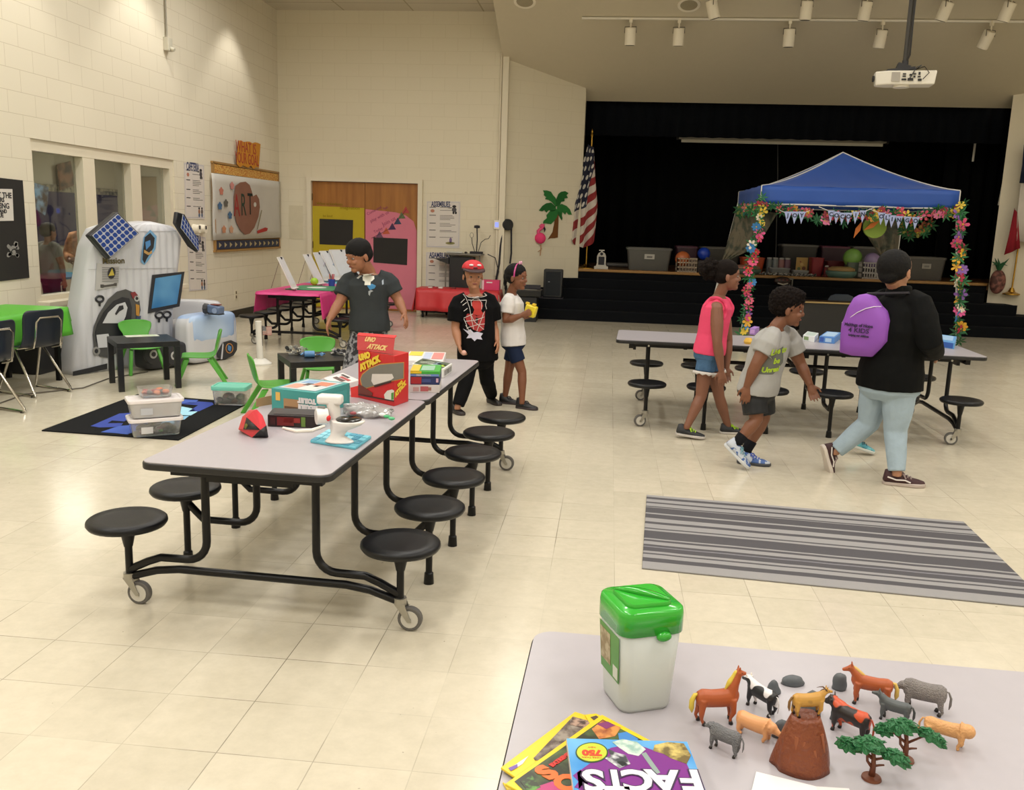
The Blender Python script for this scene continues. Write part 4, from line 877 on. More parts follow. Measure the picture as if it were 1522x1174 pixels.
t, a, b, c, d, X, Y, X2 = gamebox('open white game box with green mountain artwork, right of the stack', (659, 562), (612, 553), (672, 553), ZT, .055, '#dcdcd8', side=[(.1, .2, .9, .8, '#8f8f8a'), (.4, .3, .6, .7, '#e0e0dc')], top=[(.05, .05, .95, .95, '#4d5a48'), (.15, .3, .6, .75, '#c9d3c4'), (.55, .2, .75, .8, '#7d93a0'), (.78, .3, .93, .6, '#a8bf3f')])
t, a, b, c, d, X, Y, X2 = gamebox('white, yellow and red game box at the far end of the grey table', (658, 545), (600, 543), (663, 531), ZT, .035, '#e2dedc', front=[(.5, .1, .75, .8, '#b0484a')], top=[(.05, .5, .4, .95, '#e2cf4a'), (.45, .2, .65, .9, '#b9c3dc'), (.68, .2, .97, .9, '#d88a86')])
# ------------------------------------------------------------------ boxes on table B
def small(label, F_, L_, R_, h, col, **k): return gamebox(label, F_, L_, R_, ZT, h, col, cat='puzzle box', **k)
small('white puzzle box with coloured picture on the right table behind the boy', (1210, 509), (1193, 506), (1216, 503), .05, '#dfe3e6', top=[(.1, .1, .9, .9, '#b9c9c4')], front=[(.1, .2, .5, .8, '#7f9a6a')])
small('blue puzzle box on the right table next to the purple backpack', (1240, 511), (1217, 509), (1250, 503), .055, '#4f84c9', front=[(.05, .2, .3, .9, '#2f55a8'), (.4, .2, .8, .8, '#a7c4e0')], top=[(.1, .1, .9, .9, '#a9c6e4')])
small('blue and pink puzzle box on the right table beside the right canopy pole', (1418, 519), (1378, 513), (1421, 509), .055, '#5f9bd4', front=[(.3, .1, .55, .9, '#c46a9a'), (.6, .1, .95, .9, '#3059a8')], top=[(.1, .2, .9, .9, '#9fc3e6')])
small('small purple box on the far edge of the right table', (1122, 498), (1114, 497), (1128, 495), .06, '#a982cf', front=[(.1, .2, .9, .8, '#c9a0dc')])
p = atz(1112, 511, ZT); tag(obj('toy_flower', MB().lathe([(0, 0), (.03, .0), (.04, .02), (.025, .05), (0, .05)], p, 8), C('#e2b544')), 'small yellow toy blossom on the right table between the girl and the boy', 'toy')
# ------------------------------------------------------------------ striped doormat and black rug
def striped_mat():
    m = bpy.data.materials.new('striped_rug'); m.use_nodes = True; nt = m.node_tree; b = nt.nodes['Principled BSDF']; N_ = nt.nodes.new; L = nt.links.new
    tc = N_('ShaderNodeTexCoord'); sp = N_('ShaderNodeSeparateXYZ'); L(tc.outputs['Object'], sp.inputs[0])
    nz = N_('ShaderNodeTexNoise'); nz.inputs['Scale'].default_value = 3.0; L(tc.outputs['Object'], nz.inputs['Vector'])
    ma = N_('ShaderNodeMath'); ma.operation = 'MULTIPLY_ADD'; L(nz.outputs['Fac'], ma.inputs[0]); ma.inputs[1].default_value = .018; L(sp.outputs[1], ma.inputs[2])
    mr = N_('ShaderNodeMapRange'); mr.inputs['From Min'].default_value = -.60; mr.inputs['From Max'].default_value = .62; L(ma.outputs[0], mr.inputs[0])
    cr = N_('ShaderNodeValToRGB'); cr.color_ramp.interpolation = 'CONSTANT'; e = cr.color_ramp.elements
    lo, md, dk = hexc('#8f8d8d'), hexc('#76747a'), hexc('#4b494d')
    bands = [(0, lo), (.07, dk), (.11, lo), (.15, dk), (.165, lo), (.19, dk), (.235, md), (.25, dk), (.27, lo), (.31, dk), (.335, lo), (.35, dk), (.45, lo), (.475, dk), (.49, lo), (.55, dk), (.58, lo), (.63, dk), (.69, lo), (.71, dk), (.79, lo), (.80, dk), (.815, lo), (.86, dk), (.885, lo), (.93, dk), (.965, lo)]
    e[0].position = 0; e[0].color = (*lo, 1); e[1].position = bands[1][0]; e[1].color = (*bands[1][1], 1)
    for p_, c_ in bands[2:]: q = e.new(p_); q.color = (*c_, 1)
    L(mr.outputs[0], cr.inputs[0]); L(cr.outputs[0], b.inputs['Base Color']); b.inputs['Roughness'].default_value = .95
    n2 = N_('ShaderNodeTexNoise'); n2.inputs['Scale'].default_value = 220; L(tc.outputs['Object'], n2.inputs['Vector']); bp = N_('ShaderNodeBump'); bp.inputs['Strength'].default_value = .35; bp.inputs['Distance'].default_value = .003
    L(n2.outputs['Fac'], bp.inputs['Height']); L(bp.outputs[0], b.inputs['Normal']); return m
# 32 colour stops at most: the band list stays below that
a, b, c = atz(961, 737), atz(1432, 777), atz(954, 846); d = b+c-a; ctr = (b+c)/2; ang = math.atan2((b-a).y, (b-a).x)
Rz = Matrix.Rotation(-ang, 3, 'Z'); mb = MB(); q = [Rz @ (p-ctr) for p in (c, d, b, a)]; mb.prism([(p.x, p.y) for p in q], 0.001, .009)
o = obj('striped_rug', mb, striped_mat(), bevel=.003); o.location = (ctr.x, ctr.y, 0); o.rotation_euler = (0, 0, ang); tag(o, 'flat grey rug with dark horizontal stripes on the tile floor', 'rug')
bl, tl, tr, br = atz(62, 641), atz(205, 587), atz(369, 600), atz(265, 655)
t = thing('black_rug', 'black rug with large jagged blue letters on the floor at left', 'rug', ((bl+tr)/2).to_tuple())
obj('mat', MB().pslab([p+Vector((0, 0, .001)) for p in (bl, br, tr, tl)], (0, 0, 1), .009), M('black_rug_pile', '#191a1c', .95, var=.2, scale=80, bump=.2), t, world=True)
def rp(x, y): p = atz(125+x/7.248, 585+y/7.248, .0105); return p
def gl(nm, pts, hx): obj(nm, MB().pslab([rp(x, y) for x, y in pts], (0, 0, 1), .0012), M('rug_'+hx, hx, .9), t, world=True)
B1, B2, B3, B4, B5 = '#3f4f9e', '#4b63b4', '#5f86cc', '#86b9dc', '#a2d2e6'
gl('rug_letter', [(70, 350), (380, 215), (560, 205), (520, 250), (430, 300), (300, 290), (250, 320), (420, 318), (400, 345), (330, 360), (170, 365)], B1)
gl('rug_letter', [(180, 415), (370, 350), (620, 330), (600, 380), (470, 440), (330, 425)], B2)
gl('rug_letter', [(560, 205), (760, 120), (900, 130), (820, 230), (700, 330), (640, 300)], B3)
gl('rug_letter', [(900, 145), (1000, 60), (1230, 70), (1190, 105), (1000, 115), (960, 140)], B2)
gl('rug_letter', [(1030, 110), (1230, 85), (1380, 95), (1395, 118), (1240, 190), (1120, 195), (1230, 125)], B1)
gl('rug_letter', [(860, 160), (1060, 140), (1180, 165), (1220, 195), (1150, 235), (900, 225)], B5)
gl('rug_letter', [(860, 250), (1130, 240), (1080, 280), (980, 275), (1000, 305), (900, 335), (820, 350), (850, 290)], B4)
gl('rug_letter_gap', [(965, 185), (1010, 172), (1035, 180), (985, 192)], '#1a1a1c') if False else obj('rug_letter_gap', MB().pslab([rp(x, y)+Vector((0, 0, .0014)) for x, y in ((965, 185), (1010, 172), (1035, 180), (985, 192))], (0, 0, 1), .0008), M('black_rug_pile', '', .9), t, world=True)
# ------------------------------------------------------------------ storage boxes on the floor
CLR = M('clear_storage_plastic', '#f3f3f3', .12, trans=.90, var=.02); LID = M('white_plastic_lid', '#ded8d8', .35, var=.02)
def tub(name, label, ctr, rz, W, D, H, z, lidm, bodym, contents=(), lidh=.025, taper=.88, grp='plastic storage boxes', handle=True, sticker=None):
    t = thing(name, label, 'storage box', (ctr[0], ctr[1], z), rz, grp)
    def ring(s, zz): return [Vector((x*s, y*s, zz)) for x, y in rrect(-W/2, -D/2, W/2, D/2, min(W, D)*.14)]
    mb = MB(); th = .004
    outer = [ring(taper, .001), ring(taper+.02, .01), ring(.985, H-lidh)]; inner = [ring(.97, H-lidh), ring(taper-.005, .012)]
    mb.rings(outer+inner); obj('tub', mb, bodym, t)
    if lidm:
        mb = MB(); mb.rings([ring(1.0, H-lidh), ring(1.05, H-lidh), ring(1.06, H-.006), ring(1.04, H-.001), ring(.93, H), ring(.92, H-.006), ring(.3, H-.006)]); obj('lid', mb, lidm, t, bevel=.0)
    rnd = random.Random(len(label))
    for hx, n in contents:
        for k in range(n):
            x, y, zz = rnd.uniform(-.38, .38)*W*taper, rnd.uniform(-.36, .36)*D*taper, rnd.uniform(.02, (H-lidh)*.55); r = rnd.uniform(.018, .04)*min(1, H/.12)
            o = obj('toy_piece', MB().ell((x, y, max(zz, r)), (r*1.3, r, r*.8), 10, 6, Matrix.Rotation(rnd.uniform(0, 3), 3, 'Z')), C(hx), t)
    if sticker:
        obj('sticker', MB().pslab([(-W/2*.60, -D/2*(taper+.055)-.002, H*.18), (-W/2*.15, -D/2*(taper+.055)-.002, H*.18), (-W/2*.15, -D/2*(taper+.07)-.004, H*.55), (-W/2*.60, -D/2*(taper+.07)-.004, H*.55)], (0, -1, 0), .001), C(sticker), t)
    return t
c0 = atz(216, 641, 0.0); rzb = .62
tub('storage_box', 'clear white-lidded box of dark toys, bottom of the stack on the black rug', (-.955, 2.88), rzb, .36, .22, .135, .010, LID, CLR, (('#4d5a3f', 6), ('#6b3f46', 5), ('#3b4048', 6), ('#8c8f90', 5), ('#4f9a4a', 2)), sticker='#c9c9cc')
tub('storage_box', 'milky white-lidded box of pink toys, middle of the stack on the black rug', (-.955, 2.89), rzb, .37, .225, .135, .1485, LID, M('milky_storage_plastic', '#f4f2f2', .25, trans=.6, var=.02), (('#b86a72', 5), ('#c9c9c9', 6)), sticker='#b9bcc4')
tub('storage_box', 'small clear tray of orange pieces, top of the stack on the black rug', (-.97, 2.93), rzb, .24, .17, .075, .2865, None, CLR, (('#c9744e', 5), ('#8c2f38', 5), ('#3f3f42', 3)), lidh=.01)
tub('storage_box', 'clear box with a turquoise lid standing alone behind the black rug', (-.87, 4.07), .12, .29, .22, .165, .0105, M('turquoise_lid', '#79cdb8', .35), CLR, (('#7f8f6a', 4), ('#a9a29a', 6), ('#b98f7a', 3)), lidh=.035)
# white post with a small flag
p = atz(387, 541); t = thing('flag_stand', 'white plastic post on a conical base carrying a tiny striped flag', 'toy post', p)
obj('base', MB().lathe([(.0, 0), (.125, 0), (.125, .015), (.06, .06), (.0, .065)], n=28), M('cream_plastic', '#dbd8d0', .4), t, smooth=None); hgt = aty(387, 477, p.y).z
obj('post', MB().cyl((0, 0, .05), (-.012, 0, hgt), .035, n=20), M('cream_plastic', '', .4), t, bevel=.006)
fl = MB(); q0 = aty(393, 485, p.y)-p; vs = []; fs = []
for j in range(7):
    for i in range(11): vs.append((.035+.10*i/10, .012*math.sin(i*.8), q0.z+.0-.095*(1-j/6)))
for j in range(6):
    for i in range(10): a = j*11+i; fs.append((a, a+1, a+12, a+11))
me = bpy.data.meshes.new('flag'); me.from_pydata(vs, [], fs); ul = me.uv_layers.new(name='UVMap')
for lp in me.loops: i = lp.vertex_index; ul.data[lp.index].uv = ((i % 11)/10, (i//11)/6)
me.materials.append(USF); o = bpy.data.objects.new('flag', me); COL.objects.link(o); o.parent = t
obj('flag_stick', MB().cyl((.03, 0, q0.z-.22), (.03, 0, q0.z+.01), .004, n=6), C('#3a3026'), t)
# ------------------------------------------------------------------ small black tables and green children's chairs
LACK = M('black_table_foil', '#17181a', .35, var=.08); GRN = M('green_chair_plastic', '#52a138', .38, var=.04)
def lack_table(label, ctr, rz):
    t = thing('side_table', label, 'table', (ctr[0], ctr[1], 0), rz, 'low black square tables')
    obj('table_top', MB().box((0, 0, .425), (.55, .55, .05)), LACK, t, bevel=.003)
    for x in (-1, 1):
        for y in (-1, 1): obj('leg', MB().box((x*.25, y*.25, .2), (.05, .05, .4)), LACK, t, bevel=.002)
    return t
a, b, c, d = atz(180, 582.6), atz(266.6, 576.7), atz(165, 568), atz(249.6, 564)
cx = (a+b+c+d)/4; rz1 = math.atan2((b-a).y, (b-a).x)
lack_table('low black square table before the white inflatable, with a paper on it', (cx.x, cx.y), rz1)
tc = lack_table('low black square table holding silver and blue toys beside the boy in dark grey', (-.13, 4.12), .55); 
# paper sheets on the first one
p = atz(222, 499, .45); t = thing('paper_sheet', 'pale printed paper lying on the black table before the inflatable', 'paper', (p.x-.06, p.y-.03, .4505), rz1)
obj('sheet', MB().box((0, 0, .0008), (.30, .14, .0012)), C('#cfd3c4'), t); obj('print', MB().box((.06, .0, .0017), (.12, .10, .0006)), C('#b7c9a8'), t)
def kid_chair(name, label, loc, rz, first=None):
    """moulded plastic chair, front towards +X"""
    t = thing(name, label, 'chair', loc, rz, 'green plastic chairs for children')
    W = .34; n = 10
    # seat and back as one curved shell: profile in XZ, swept across Y
    prof = [(.16, .285, .90), (.15, .300, .94), (.05, .295, 1), (-.06, .290, 1), (-.12, .295, 1), (-.155, .325, .96), (-.175, .38, .80), (-.185, .43, .72), (-.195, .47, .90), (-.205, .52, 1.0), (-.212, .56, .99), (-.216, .585, .88), (-.217, .595, .6)]
    vs = []; fs = []; m = 13
    for x, z, w_ in prof:
        z *= .88
        for j in range(m):
            u = -1+2*j/(m-1); vs.append((x+(.018 if z > .29 else 0)*u*u*1.2, u*W/2*w_, z+(.012*u*u if z < .29 else 0)-(.012*u*u if z > .51 else 0)))
    for i in range(len(prof)-1):
        for j in range(m-1): a = i*m+j; fs.append((a, a+1, a+m+1, a+m))
    obj('seat_shell', MB().add(vs, fs), GRN, t, solid=.014, smooth=True, subd=1)
    for sx, x0, x1 in ((1, .11, .21), (-1, -.10, -.25)):
        for sy in (-1, 1):
            y0_, y1_ = sy*.13, sy*.175; R = []
            for k in range(5):
                f = k/4; x, y, z = x0+(x1-x0)*f, y0_+(y1_-y0_)*f, .25*(1-f)+.0*f; h1, h2 = .026*(1-f*.25), .015
                R.append([Vector((x+h1*sx_, y+h2*sy_, z)) for sx_, sy_ in ((-1, -1), (1, -1), (1, 1), (-1, 1))])
            obj('leg', MB().rings(R), GRN, t, bevel=.006)
    return t
k1 = kid_chair('child_chair', 'green plastic child chair behind the black table, back towards the inflatable', (-2.42, 5.42, 0), -PI/2+rz1+.1)
dup(k1, (-1.60, 5.0, 0), PI+rz1-.25, 'green plastic child chair at the right side of the first black table, facing left')
dup(k1, (-.34, 3.72, 0), .50, 'green plastic child chair left of the second black table, partly behind the long table')
dup(k1, (-.28, 4.70, 0), -PI/2+.45, 'green plastic child chair behind the second black table with the toys')
# toys on table two: heap of silver, blue and white pieces
SIL = M('silver_toy', '#a8a9a6', .3, .6); TB = M('blue_toy', '#5d8fc4', .35)
def toy(name, label, px, py, build, z=.4505, rz=0):
    p = atz(px, py, z); t = thing(name, label, 'toy', p, rz, 'toys on the second black table'); build(t); return t
def t_silver(n, sd, cols, L=.16, W=.10, H=.05):
    def f(t):
        r = random.Random(sd)
        mb = MB().box((0, 0, .008), (L*.8, W*.5, .016)); obj('base_piece', mb, SIL, t, bevel=.003)
        for k in range(n):
            x, y, z = r.uniform(-L/2, L/2), r.uniform(-W/2, W/2), r.uniform(.012, H); a = r.uniform(0, 3)
            m = C(r.choice(cols), .35)
            if k % 3 == 0: obj('plate', MB().box((x, y, z), (r.uniform(.03, .07), .02, .008), a, r.uniform(-.5, .5), r.uniform(-.4, .4)), m, t, bevel=.002)
            elif k % 3 == 1: obj('wheel', MB().cyl((x, y, z), (x+.012*math.cos(a), y+.012*math.sin(a), z), .016), m, t, bevel=.002)
            else: obj('strut', MB().tube([(x, y, z*.4), (x+.03*math.cos(a), y+.03*math.sin(a), z), (x+.06*math.cos(a), y+.05*math.sin(a), z*.7)], .006, 7), m, t)
    return f
toy('toy_vehicle', 'silver wheeled toy machine at the left of the toy table', 440, 527, t_silver(22, 1, ['#b9b8ae', '#6f6f6c', '#8d8c84', '#3f3f3f'], H=.07), rz=.4)
toy('toy_vehicle', 'light blue winged toy craft in the middle of the toy table', 463, 529, t_silver(10, 4, ['#5d8fc4', '#7aa9d8', '#3b6aa8', '#3f4a55'], .18, .08, .03), rz=.2)
toy('toy_vehicle', 'black and white toy ship at the right of the toy table', 505, 527, t_silver(24, 8, ['#d0cfca', '#3b3b40', '#55555a', '#aaa8a4'], .22, .10, .045), rz=-.35)
toy('toy_vehicle', 'small dark toy machine at the far corner of the toy table', 523, 519, t_silver(12, 11, ['#4b3a33', '#2f2f2d', '#6a2f2c'], .12, .06, .09), rz=.2)
p = atz(459, 531, .4505); t = thing('toy_barrel', 'blue toy barrel rocket lying on the second black table', 'toy', p, .3); obj('tube', MB().tube([(-.035, 0, .028), (.05, 0, .028)], [.028, .028], 20), TB, t, bevel=.004); obj('nozzle', MB().cyl((-.045, 0, .028), (-.034, 0, .028), .02), C('#243a66'), t)
# ------------------------------------------------------------------ green-covered table with navy school chairs at the left edge
GC = M('green_table_cover', '#57b033', .45, var=.04, scale=4)
gx0, gx1, gy0, gy1 = -3.48, -2.84, 2.5, 4.86
t = thing('covered_table', 'table under a bright green plastic cover at the left wall', 'table', ((gx0+gx1)/2, (gy0+gy1)/2, 0))
def cloth_box(x0, x1, y0, y1, z, drops, m, parent, nm='cover', amp=.012):
    """table cover with four hanging sides (drops = left, right, near, far)"""
    obj(nm, MB().box(((x0+x1)/2, (y0+y1)/2, z), (x1-x0, y1-y0, .008)), m, parent, world=True, bevel=.003)
    def side(a, b, n, dr):
        if isinstance(dr, (int, float)): dr = (dr, dr)
        if max(dr) <= 0: return
        L = (b-a).length; k = max(10, int(L/.05)); vs = []; fs = []
        for j in range(6):
            for i in range(k+1):
                u = i/k; d = dr[0]+(dr[1]-dr[0])*u; f = j/5; p = a.lerp(b, u); o_ = n*(amp*f*(1+math.sin(u*L*14)+.6*math.sin(u*L*31)))+n*(.02*f); vs.append((p.x+o_.x, p.y+o_.y, z-d*f))
        for j in range(5):
            for i in range(k): q = j*(k+1)+i; fs.append((q, q+1, q+k+2, q+k+1))
        obj(nm+'_side', MB().add(vs, fs), m, parent, world=True, solid=.003, smooth=True)
    A, B, C_, D = Vector((x0, y0, 0)), Vector((x1, y0, 0)), Vector((x1, y1, 0)), Vector((x0, y1, 0))
    side(A, D, Vector((-1, 0, 0)), drops[0]); side(B, C_, Vector((1, 0, 0)), drops[1]); side(A, B, Vector((0, -1, 0)), drops[2]); side(D, C_, Vector((0, 1, 0)), drops[3])
cloth_box(gx0, gx1, gy0, gy1, .70, (.1, (.34, .26), .3, .14), GC, t)
obj('table_top', MB().box(((gx0+gx1)/2, (gy0+gy1)/2, .68), (gx1-gx0-.02, gy1-gy0-.02, .025)), TOPL, t, world=True)
for x in (gx0+.06, gx1-.06):
    for y in (gy0+.1, gy1-.12): obj('leg', MB().box((x, y, .333), (.04, .04, .665)), BSTEEL, t, world=True)
NVY = M('navy_chair_plastic', '#141d2c', .38, var=.1); CHR = M('chrome_tube', '#c9c5bc', .18, 1.0)
def school_chair(label, loc, rz):
    """front towards +X"""
    t = thing('school_chair', label, 'chair', loc, rz, 'navy shell chairs at the green table')
    prof = [(.21, .405, .86), (.20, .425, .95), (.10, .425, 1), (-.05, .415, 1.0), (-.14, .42, 1.0), (-.185, .45, .98), (-.205, .52, .92), (-.215, .60, .95), (-.23, .70, .98), (-.24, .745, .93), (-.243, .76, .75)]
    vs = []; fs = []; m = 13; W = .42
    for x, z, w_ in prof:
        for j in range(m):
            u = -1+2*j/(m-1); hi = z > .44; vs.append((x+(.045*u*u if hi else 0), u*W/2*w_, z+(.022*u*u if not hi else 0)))
    for i in range(len(prof)-1):
        for j in range(m-1): a = i*m+j; fs.append((a, a+1, a+m+1, a+m))
    obj('seat_shell', MB().add(vs, fs), NVY, t, solid=.012, smooth=True, subd=1)
    for s in (-1, 1):
        y = s*.17
        pts = [(.03, y*.8, .40), (-.24, y*1.05, .05), (-.255, y*1.05, .018), (-.235, y*1.05, .012), (.20, y*1.05, .012), (.225, y*1.05, .02), (.215, y*1.05, .05), (.07, y*.8, .40)]
        obj('leg_frame', MB().tube(pts, .011, 9), CHR, t)
        obj('glide', MB().cyl((.2, y*1.05, 0), (.2, y*1.05, .014), .014), C('#2a2723'), t); obj('glide', MB().cyl((-.22, y*1.05, 0), (-.22, y*1.05, .014), .014), C('#2a2723'), t)
    obj('seat_brace', MB().tube([(.05, -.15, .40), (.05, .15, .40)], .011, 8), CHR, t)
    obj('back_frame', MB().tube([(-.10, -.13, .405), (-.21, -.13, .43), (-.235, -.125, .52), (-.255, -.12, .66), (-.262, -.09, .695), (-.262, .09, .695), (-.255, .12, .66), (-.235, .125, .52), (-.21, .13, .43), (-.10, .13, .405)], .008, 8), CHR, t)
    return t
s1 = school_chair('navy shell chair with chrome legs drawn up to the green table, the farther one', (-2.76, 4.15, 0), PI-.35)
dup(s1, (-2.58, 3.22, 0), PI-.30, 'navy shell chair with chrome legs cut off by the left edge of the picture')
# grey crates and bits under the window
t = thing('plastic_bag', 'pale crumpled plastic bag and packaging on a dark stand below the window', 'bag', (-3.42, 5.13, 0))
obj('stand', MB().box((-3.42, 5.13, .235), (.36, .36, .47)), C('#26272a'), t, world=True, bevel=.01)
crumple('bag', None, None, (0, 0, .471), (.17, .16, .08), M('pale_bag', '#b9b8ba', .4, trans=.2), .35, 12, parent=t)
tag(obj('power_cable', MB().tube([(-2.35, 5.4, .008), (-2.5, 4.9, .008), (-2.45, 4.4, .008), (-2.75, 4.0, .008), (-2.7, 3.6, .008), (-3.0, 3.2, .008)], .006, 6), C('#5d564c')), 'thin grey cable running over the floor from the inflatable to the navy chairs', 'cable')
# ------------------------------------------------------------------ white inflatable space cabin
INF = M('inflatable_white', '#c6c7cd', .32, var=.03, scale=3); INFG = M('inflatable_grey', '#8d8c88', .4, var=.05); ID = M('inflatable_dark_print', '#2a2b31', .4, var=.15, scale=12)
P0 = atz(108.7, 558); P1 = atz(262, 537); ex = (P1-P0).normalized(); en = Vector((ex.y, -ex.x, 0)); LW = (P1-P0).length
t = thing('inflatable_cabin', 'tall white inflatable space cabin wall with blue screen print and black porthole', 'inflatable', P0)
def ip(px, py, off=0.0): return atp(px, py, P0+en*off, en)
def il(px, py, off=0.0):
    q = ip(px, py, off)-P0; return (q.dot(ex), q.z)
outl = [il(108.7, 558), il(120, 470), il(131, 400), il(137, 365), il(150, 340), il(175, 332), il(198, 330.5), il(225, 329), il(250, 330), il(264, 338), il(274, 352), il(272, 380), il(267, 420), il(262, 455), il(261, 500), il(262, 537)]
# front skin with vertical ribs, between left and right outline
def edge(pts, z):
    for (x0, z0), (x1, z1) in zip(pts, pts[1:]):
        if (z0-z)*(z1-z) <= 0 and abs(z1-z0) > 1e-6: return x0+(x1-x0)*(z-z0)/(z1-z0)
    return pts[-1][0] if abs(pts[-1][1]-z) < abs(pts[0][1]-z) else pts[0][0]
Lp = outl[:8]; Rp = outl[7:]; TH = .30
zt_ = max(z for x, z in outl); nz_, nx_ = 34, 90; vs = []; fs = []
for side, sgn in ((0, 1), (1, -1)):
    for j in range(nz_+1):
        z = max(.001, zt_*(1-(1-j/nz_)**1.0)); z = min(z, zt_-.0005)
        xl, xr = edge(Lp, z), edge(Rp, z)
        for i in range(nx_+1):
            u = i/nx_; x = xl+(xr-xl)*u; e_ = min(1, min(u, 1-u)*14)**.5; tz = min(1, (zt_-z)/.10)**.5; f = e_*tz
            d = (TH/2)*(.55+.45*f) + (.012*abs(math.sin(x*PI/.085)) if sgn > 0 else .0)*f
            sh = .10*0; p = P0+ex*x-en*(TH/2)+en*(sgn*d); vs.append((p.x, p.y, z))
n1 = (nz_+1)*(nx_+1)
for s in (0, 1):
    for j in range(nz_):
        for i in range(nx_): a = s*n1+j*(nx_+1)+i; fs.append((a, a+1, a+nx_+2, a+nx_+1))
for j in range(nz_):
    for i in (0, nx_): a = j*(nx_+1)+i; fs.append((a, a+nx_+1, n1+a+nx_+1, n1+a))
for i in range(nx_):
    for j in (0, nz_): a = j*(nx_+1)+i; fs.append((a, a+1, n1+a+1, n1+a))
obj('wall_panel', MB().add(vs, fs), INF, t, world=True, smooth=True)
OF = .0145
def ipoly(nm, pts, m, off=OF, th=.006): return obj(nm, MB().pslab([ip(x, y, off) for x, y in pts], en, th), m, t, world=True)
def z5(x, y): return (100+x/5.436, 380+y/5.436)      # coordinates read off an enlarged view
ipoly('dark_base_strip', [z5(*q) for q in ((45, 935), (180, 905), (320, 870), (320, 915), (180, 945), (45, 972))], ID)
ipoly('screen_frame', [z5(*q) for q in ((685, 155), (945, 128), (905, 410), (650, 466))], ID); 
BSC = M2('screen_blue', '#5a93c0', '#2f70a8', .35, .65, 3.5, .35, 1); ipoly('screen', [z5(*q) for q in ((712, 182), (922, 150), (885, 388), (680, 428))], BSC, OF+.007, .003)
# porthole ring
def ring_poly(cx, cy, rx, ry, tilt, n=30):
    out = []
    for k in range(n):
        a = 2*PI*k/n; x, y = rx*math.cos(a), ry*math.sin(a); out.append((cx+x*math.cos(tilt)-y*math.sin(tilt), cy+x*math.sin(tilt)+y*math.cos(tilt)))
    return out
ipoly('porthole_ring', [z5(*q) for q in ((205, 640), (215, 570), (250, 480), (330, 350), (400, 290), (470, 270), (540, 300), (580, 360), (590, 440), (570, 520), (560, 600), (500, 690), (420, 770), (330, 825), (260, 815), (215, 760))], M('porthole_grey', '#4f4f50', .4))
ipoly('porthole_black', [z5(*q) for q in ((222, 625), (240, 560), (290, 460), (370, 370), (440, 335), (500, 345), (520, 420), (515, 520), (490, 600), (400, 690), (300, 740), (235, 700))], ID, OF+.007, .004)
ipoly('porthole_white', [z5(*q) for q in ((285, 545), (330, 460), (400, 395), (465, 375), (485, 420), (470, 490), (445, 545))], INF, OF+.012, .004)
ipoly('porthole_lower_white', [z5(*q) for q in ((235, 640), (330, 630), (350, 690), (320, 740), (250, 745))], INF, OF+.012, .004)
ipoly('porthole_mark', [z5(*q) for q in ((385, 470), (420, 405), (450, 400), (455, 430), (420, 450), (395, 480))], ID, OF+.017, .003)
for pts, hx, nm in ((((510, 300), (545, 290), (570, 320), (530, 350)), '#7f2f34', 'red_mark'), (((552, 390), (582, 400), (580, 490), (555, 480)), '#b9873a', 'orange_mark'), (((540, 530), (578, 520), (575, 560), (540, 560)), '#b8b42f', 'yellow_mark'), (((555, 490), (595, 485), (590, 520), (560, 525)), '#3a4a6a', 'navy_mark')): ipoly(nm, [z5(*q) for q in pts], C(hx), OF+.010, .003)
ipoly('bolt_print', [z5(*q) for q in ring_poly(562, 345, 22, 26, 0)], C('#b9b8b6'), OF+.010, .003); ipoly('bolt_print_centre', [z5(*q) for q in ring_poly(562, 345, 11, 13, 0)], ID, OF+.014, .003)
ipoly('bolt_print', [z5(*q) for q in ring_poly(235, 770, 30, 34, 0)], C('#8f8e8c'), OF+.010, .003); ipoly('bolt_print_centre', [z5(*q) for q in ring_poly(235, 770, 14, 18, 0)], ID, OF+.014, .003)
for cx, cy in ((262, 350), (742, 480), (805, 475)):
    obj('hook_print', MB().tube([ip(*z5(cx+34*math.cos(a)*(.9), cy+24*math.sin(a)), OF) for a in [2*PI*k/14 for k in range(14)]], .012, 6, close=True), ID, t, world=True); ipoly('hook_tail', [z5(cx-10, cy+22), z5(cx+8, cy+22), z5(cx+4, cy+60), z5(cx-8, cy+56)], ID)
ipoly('label_plate', [z5(*q) for q in ((238, 60), (420, 85), (410, 230), (400, 250), (225, 280))], M('label_plate_white', '#b5b4b3', .4), OF, .003)
for k in range(9): ipoly('label_line', [z5(282, 95+k*14), z5(414, 98+k*14), z5(414, 101+k*14), z5(282, 98+k*14)], ID, OF+.004, .002)
ipoly('warning_disc', [z5(*q) for q in ring_poly(358, 140, 30, 48, .15)], ID, OF+.007, .003); ipoly('warning_triangle', [z5(*q) for q in ((362, 102), (380, 158), (332, 164))], C('#c4b24a'), OF+.011, .002)
ipoly('handle_print', [z5(*q) for q in ((268, 232), (290, 232), (300, 238), (370, 228), (382, 220), (400, 220), (398, 244), (378, 244), (300, 254), (285, 260), (268, 258))], C('#4a4846'), OF+.004, .003)
p = ip(*z5(375, 42), OF+.002); lettering('Mission', .085, p, ex, (0, 0, 1), C('#5b5230'), t, bold=.002, name='printed_word')
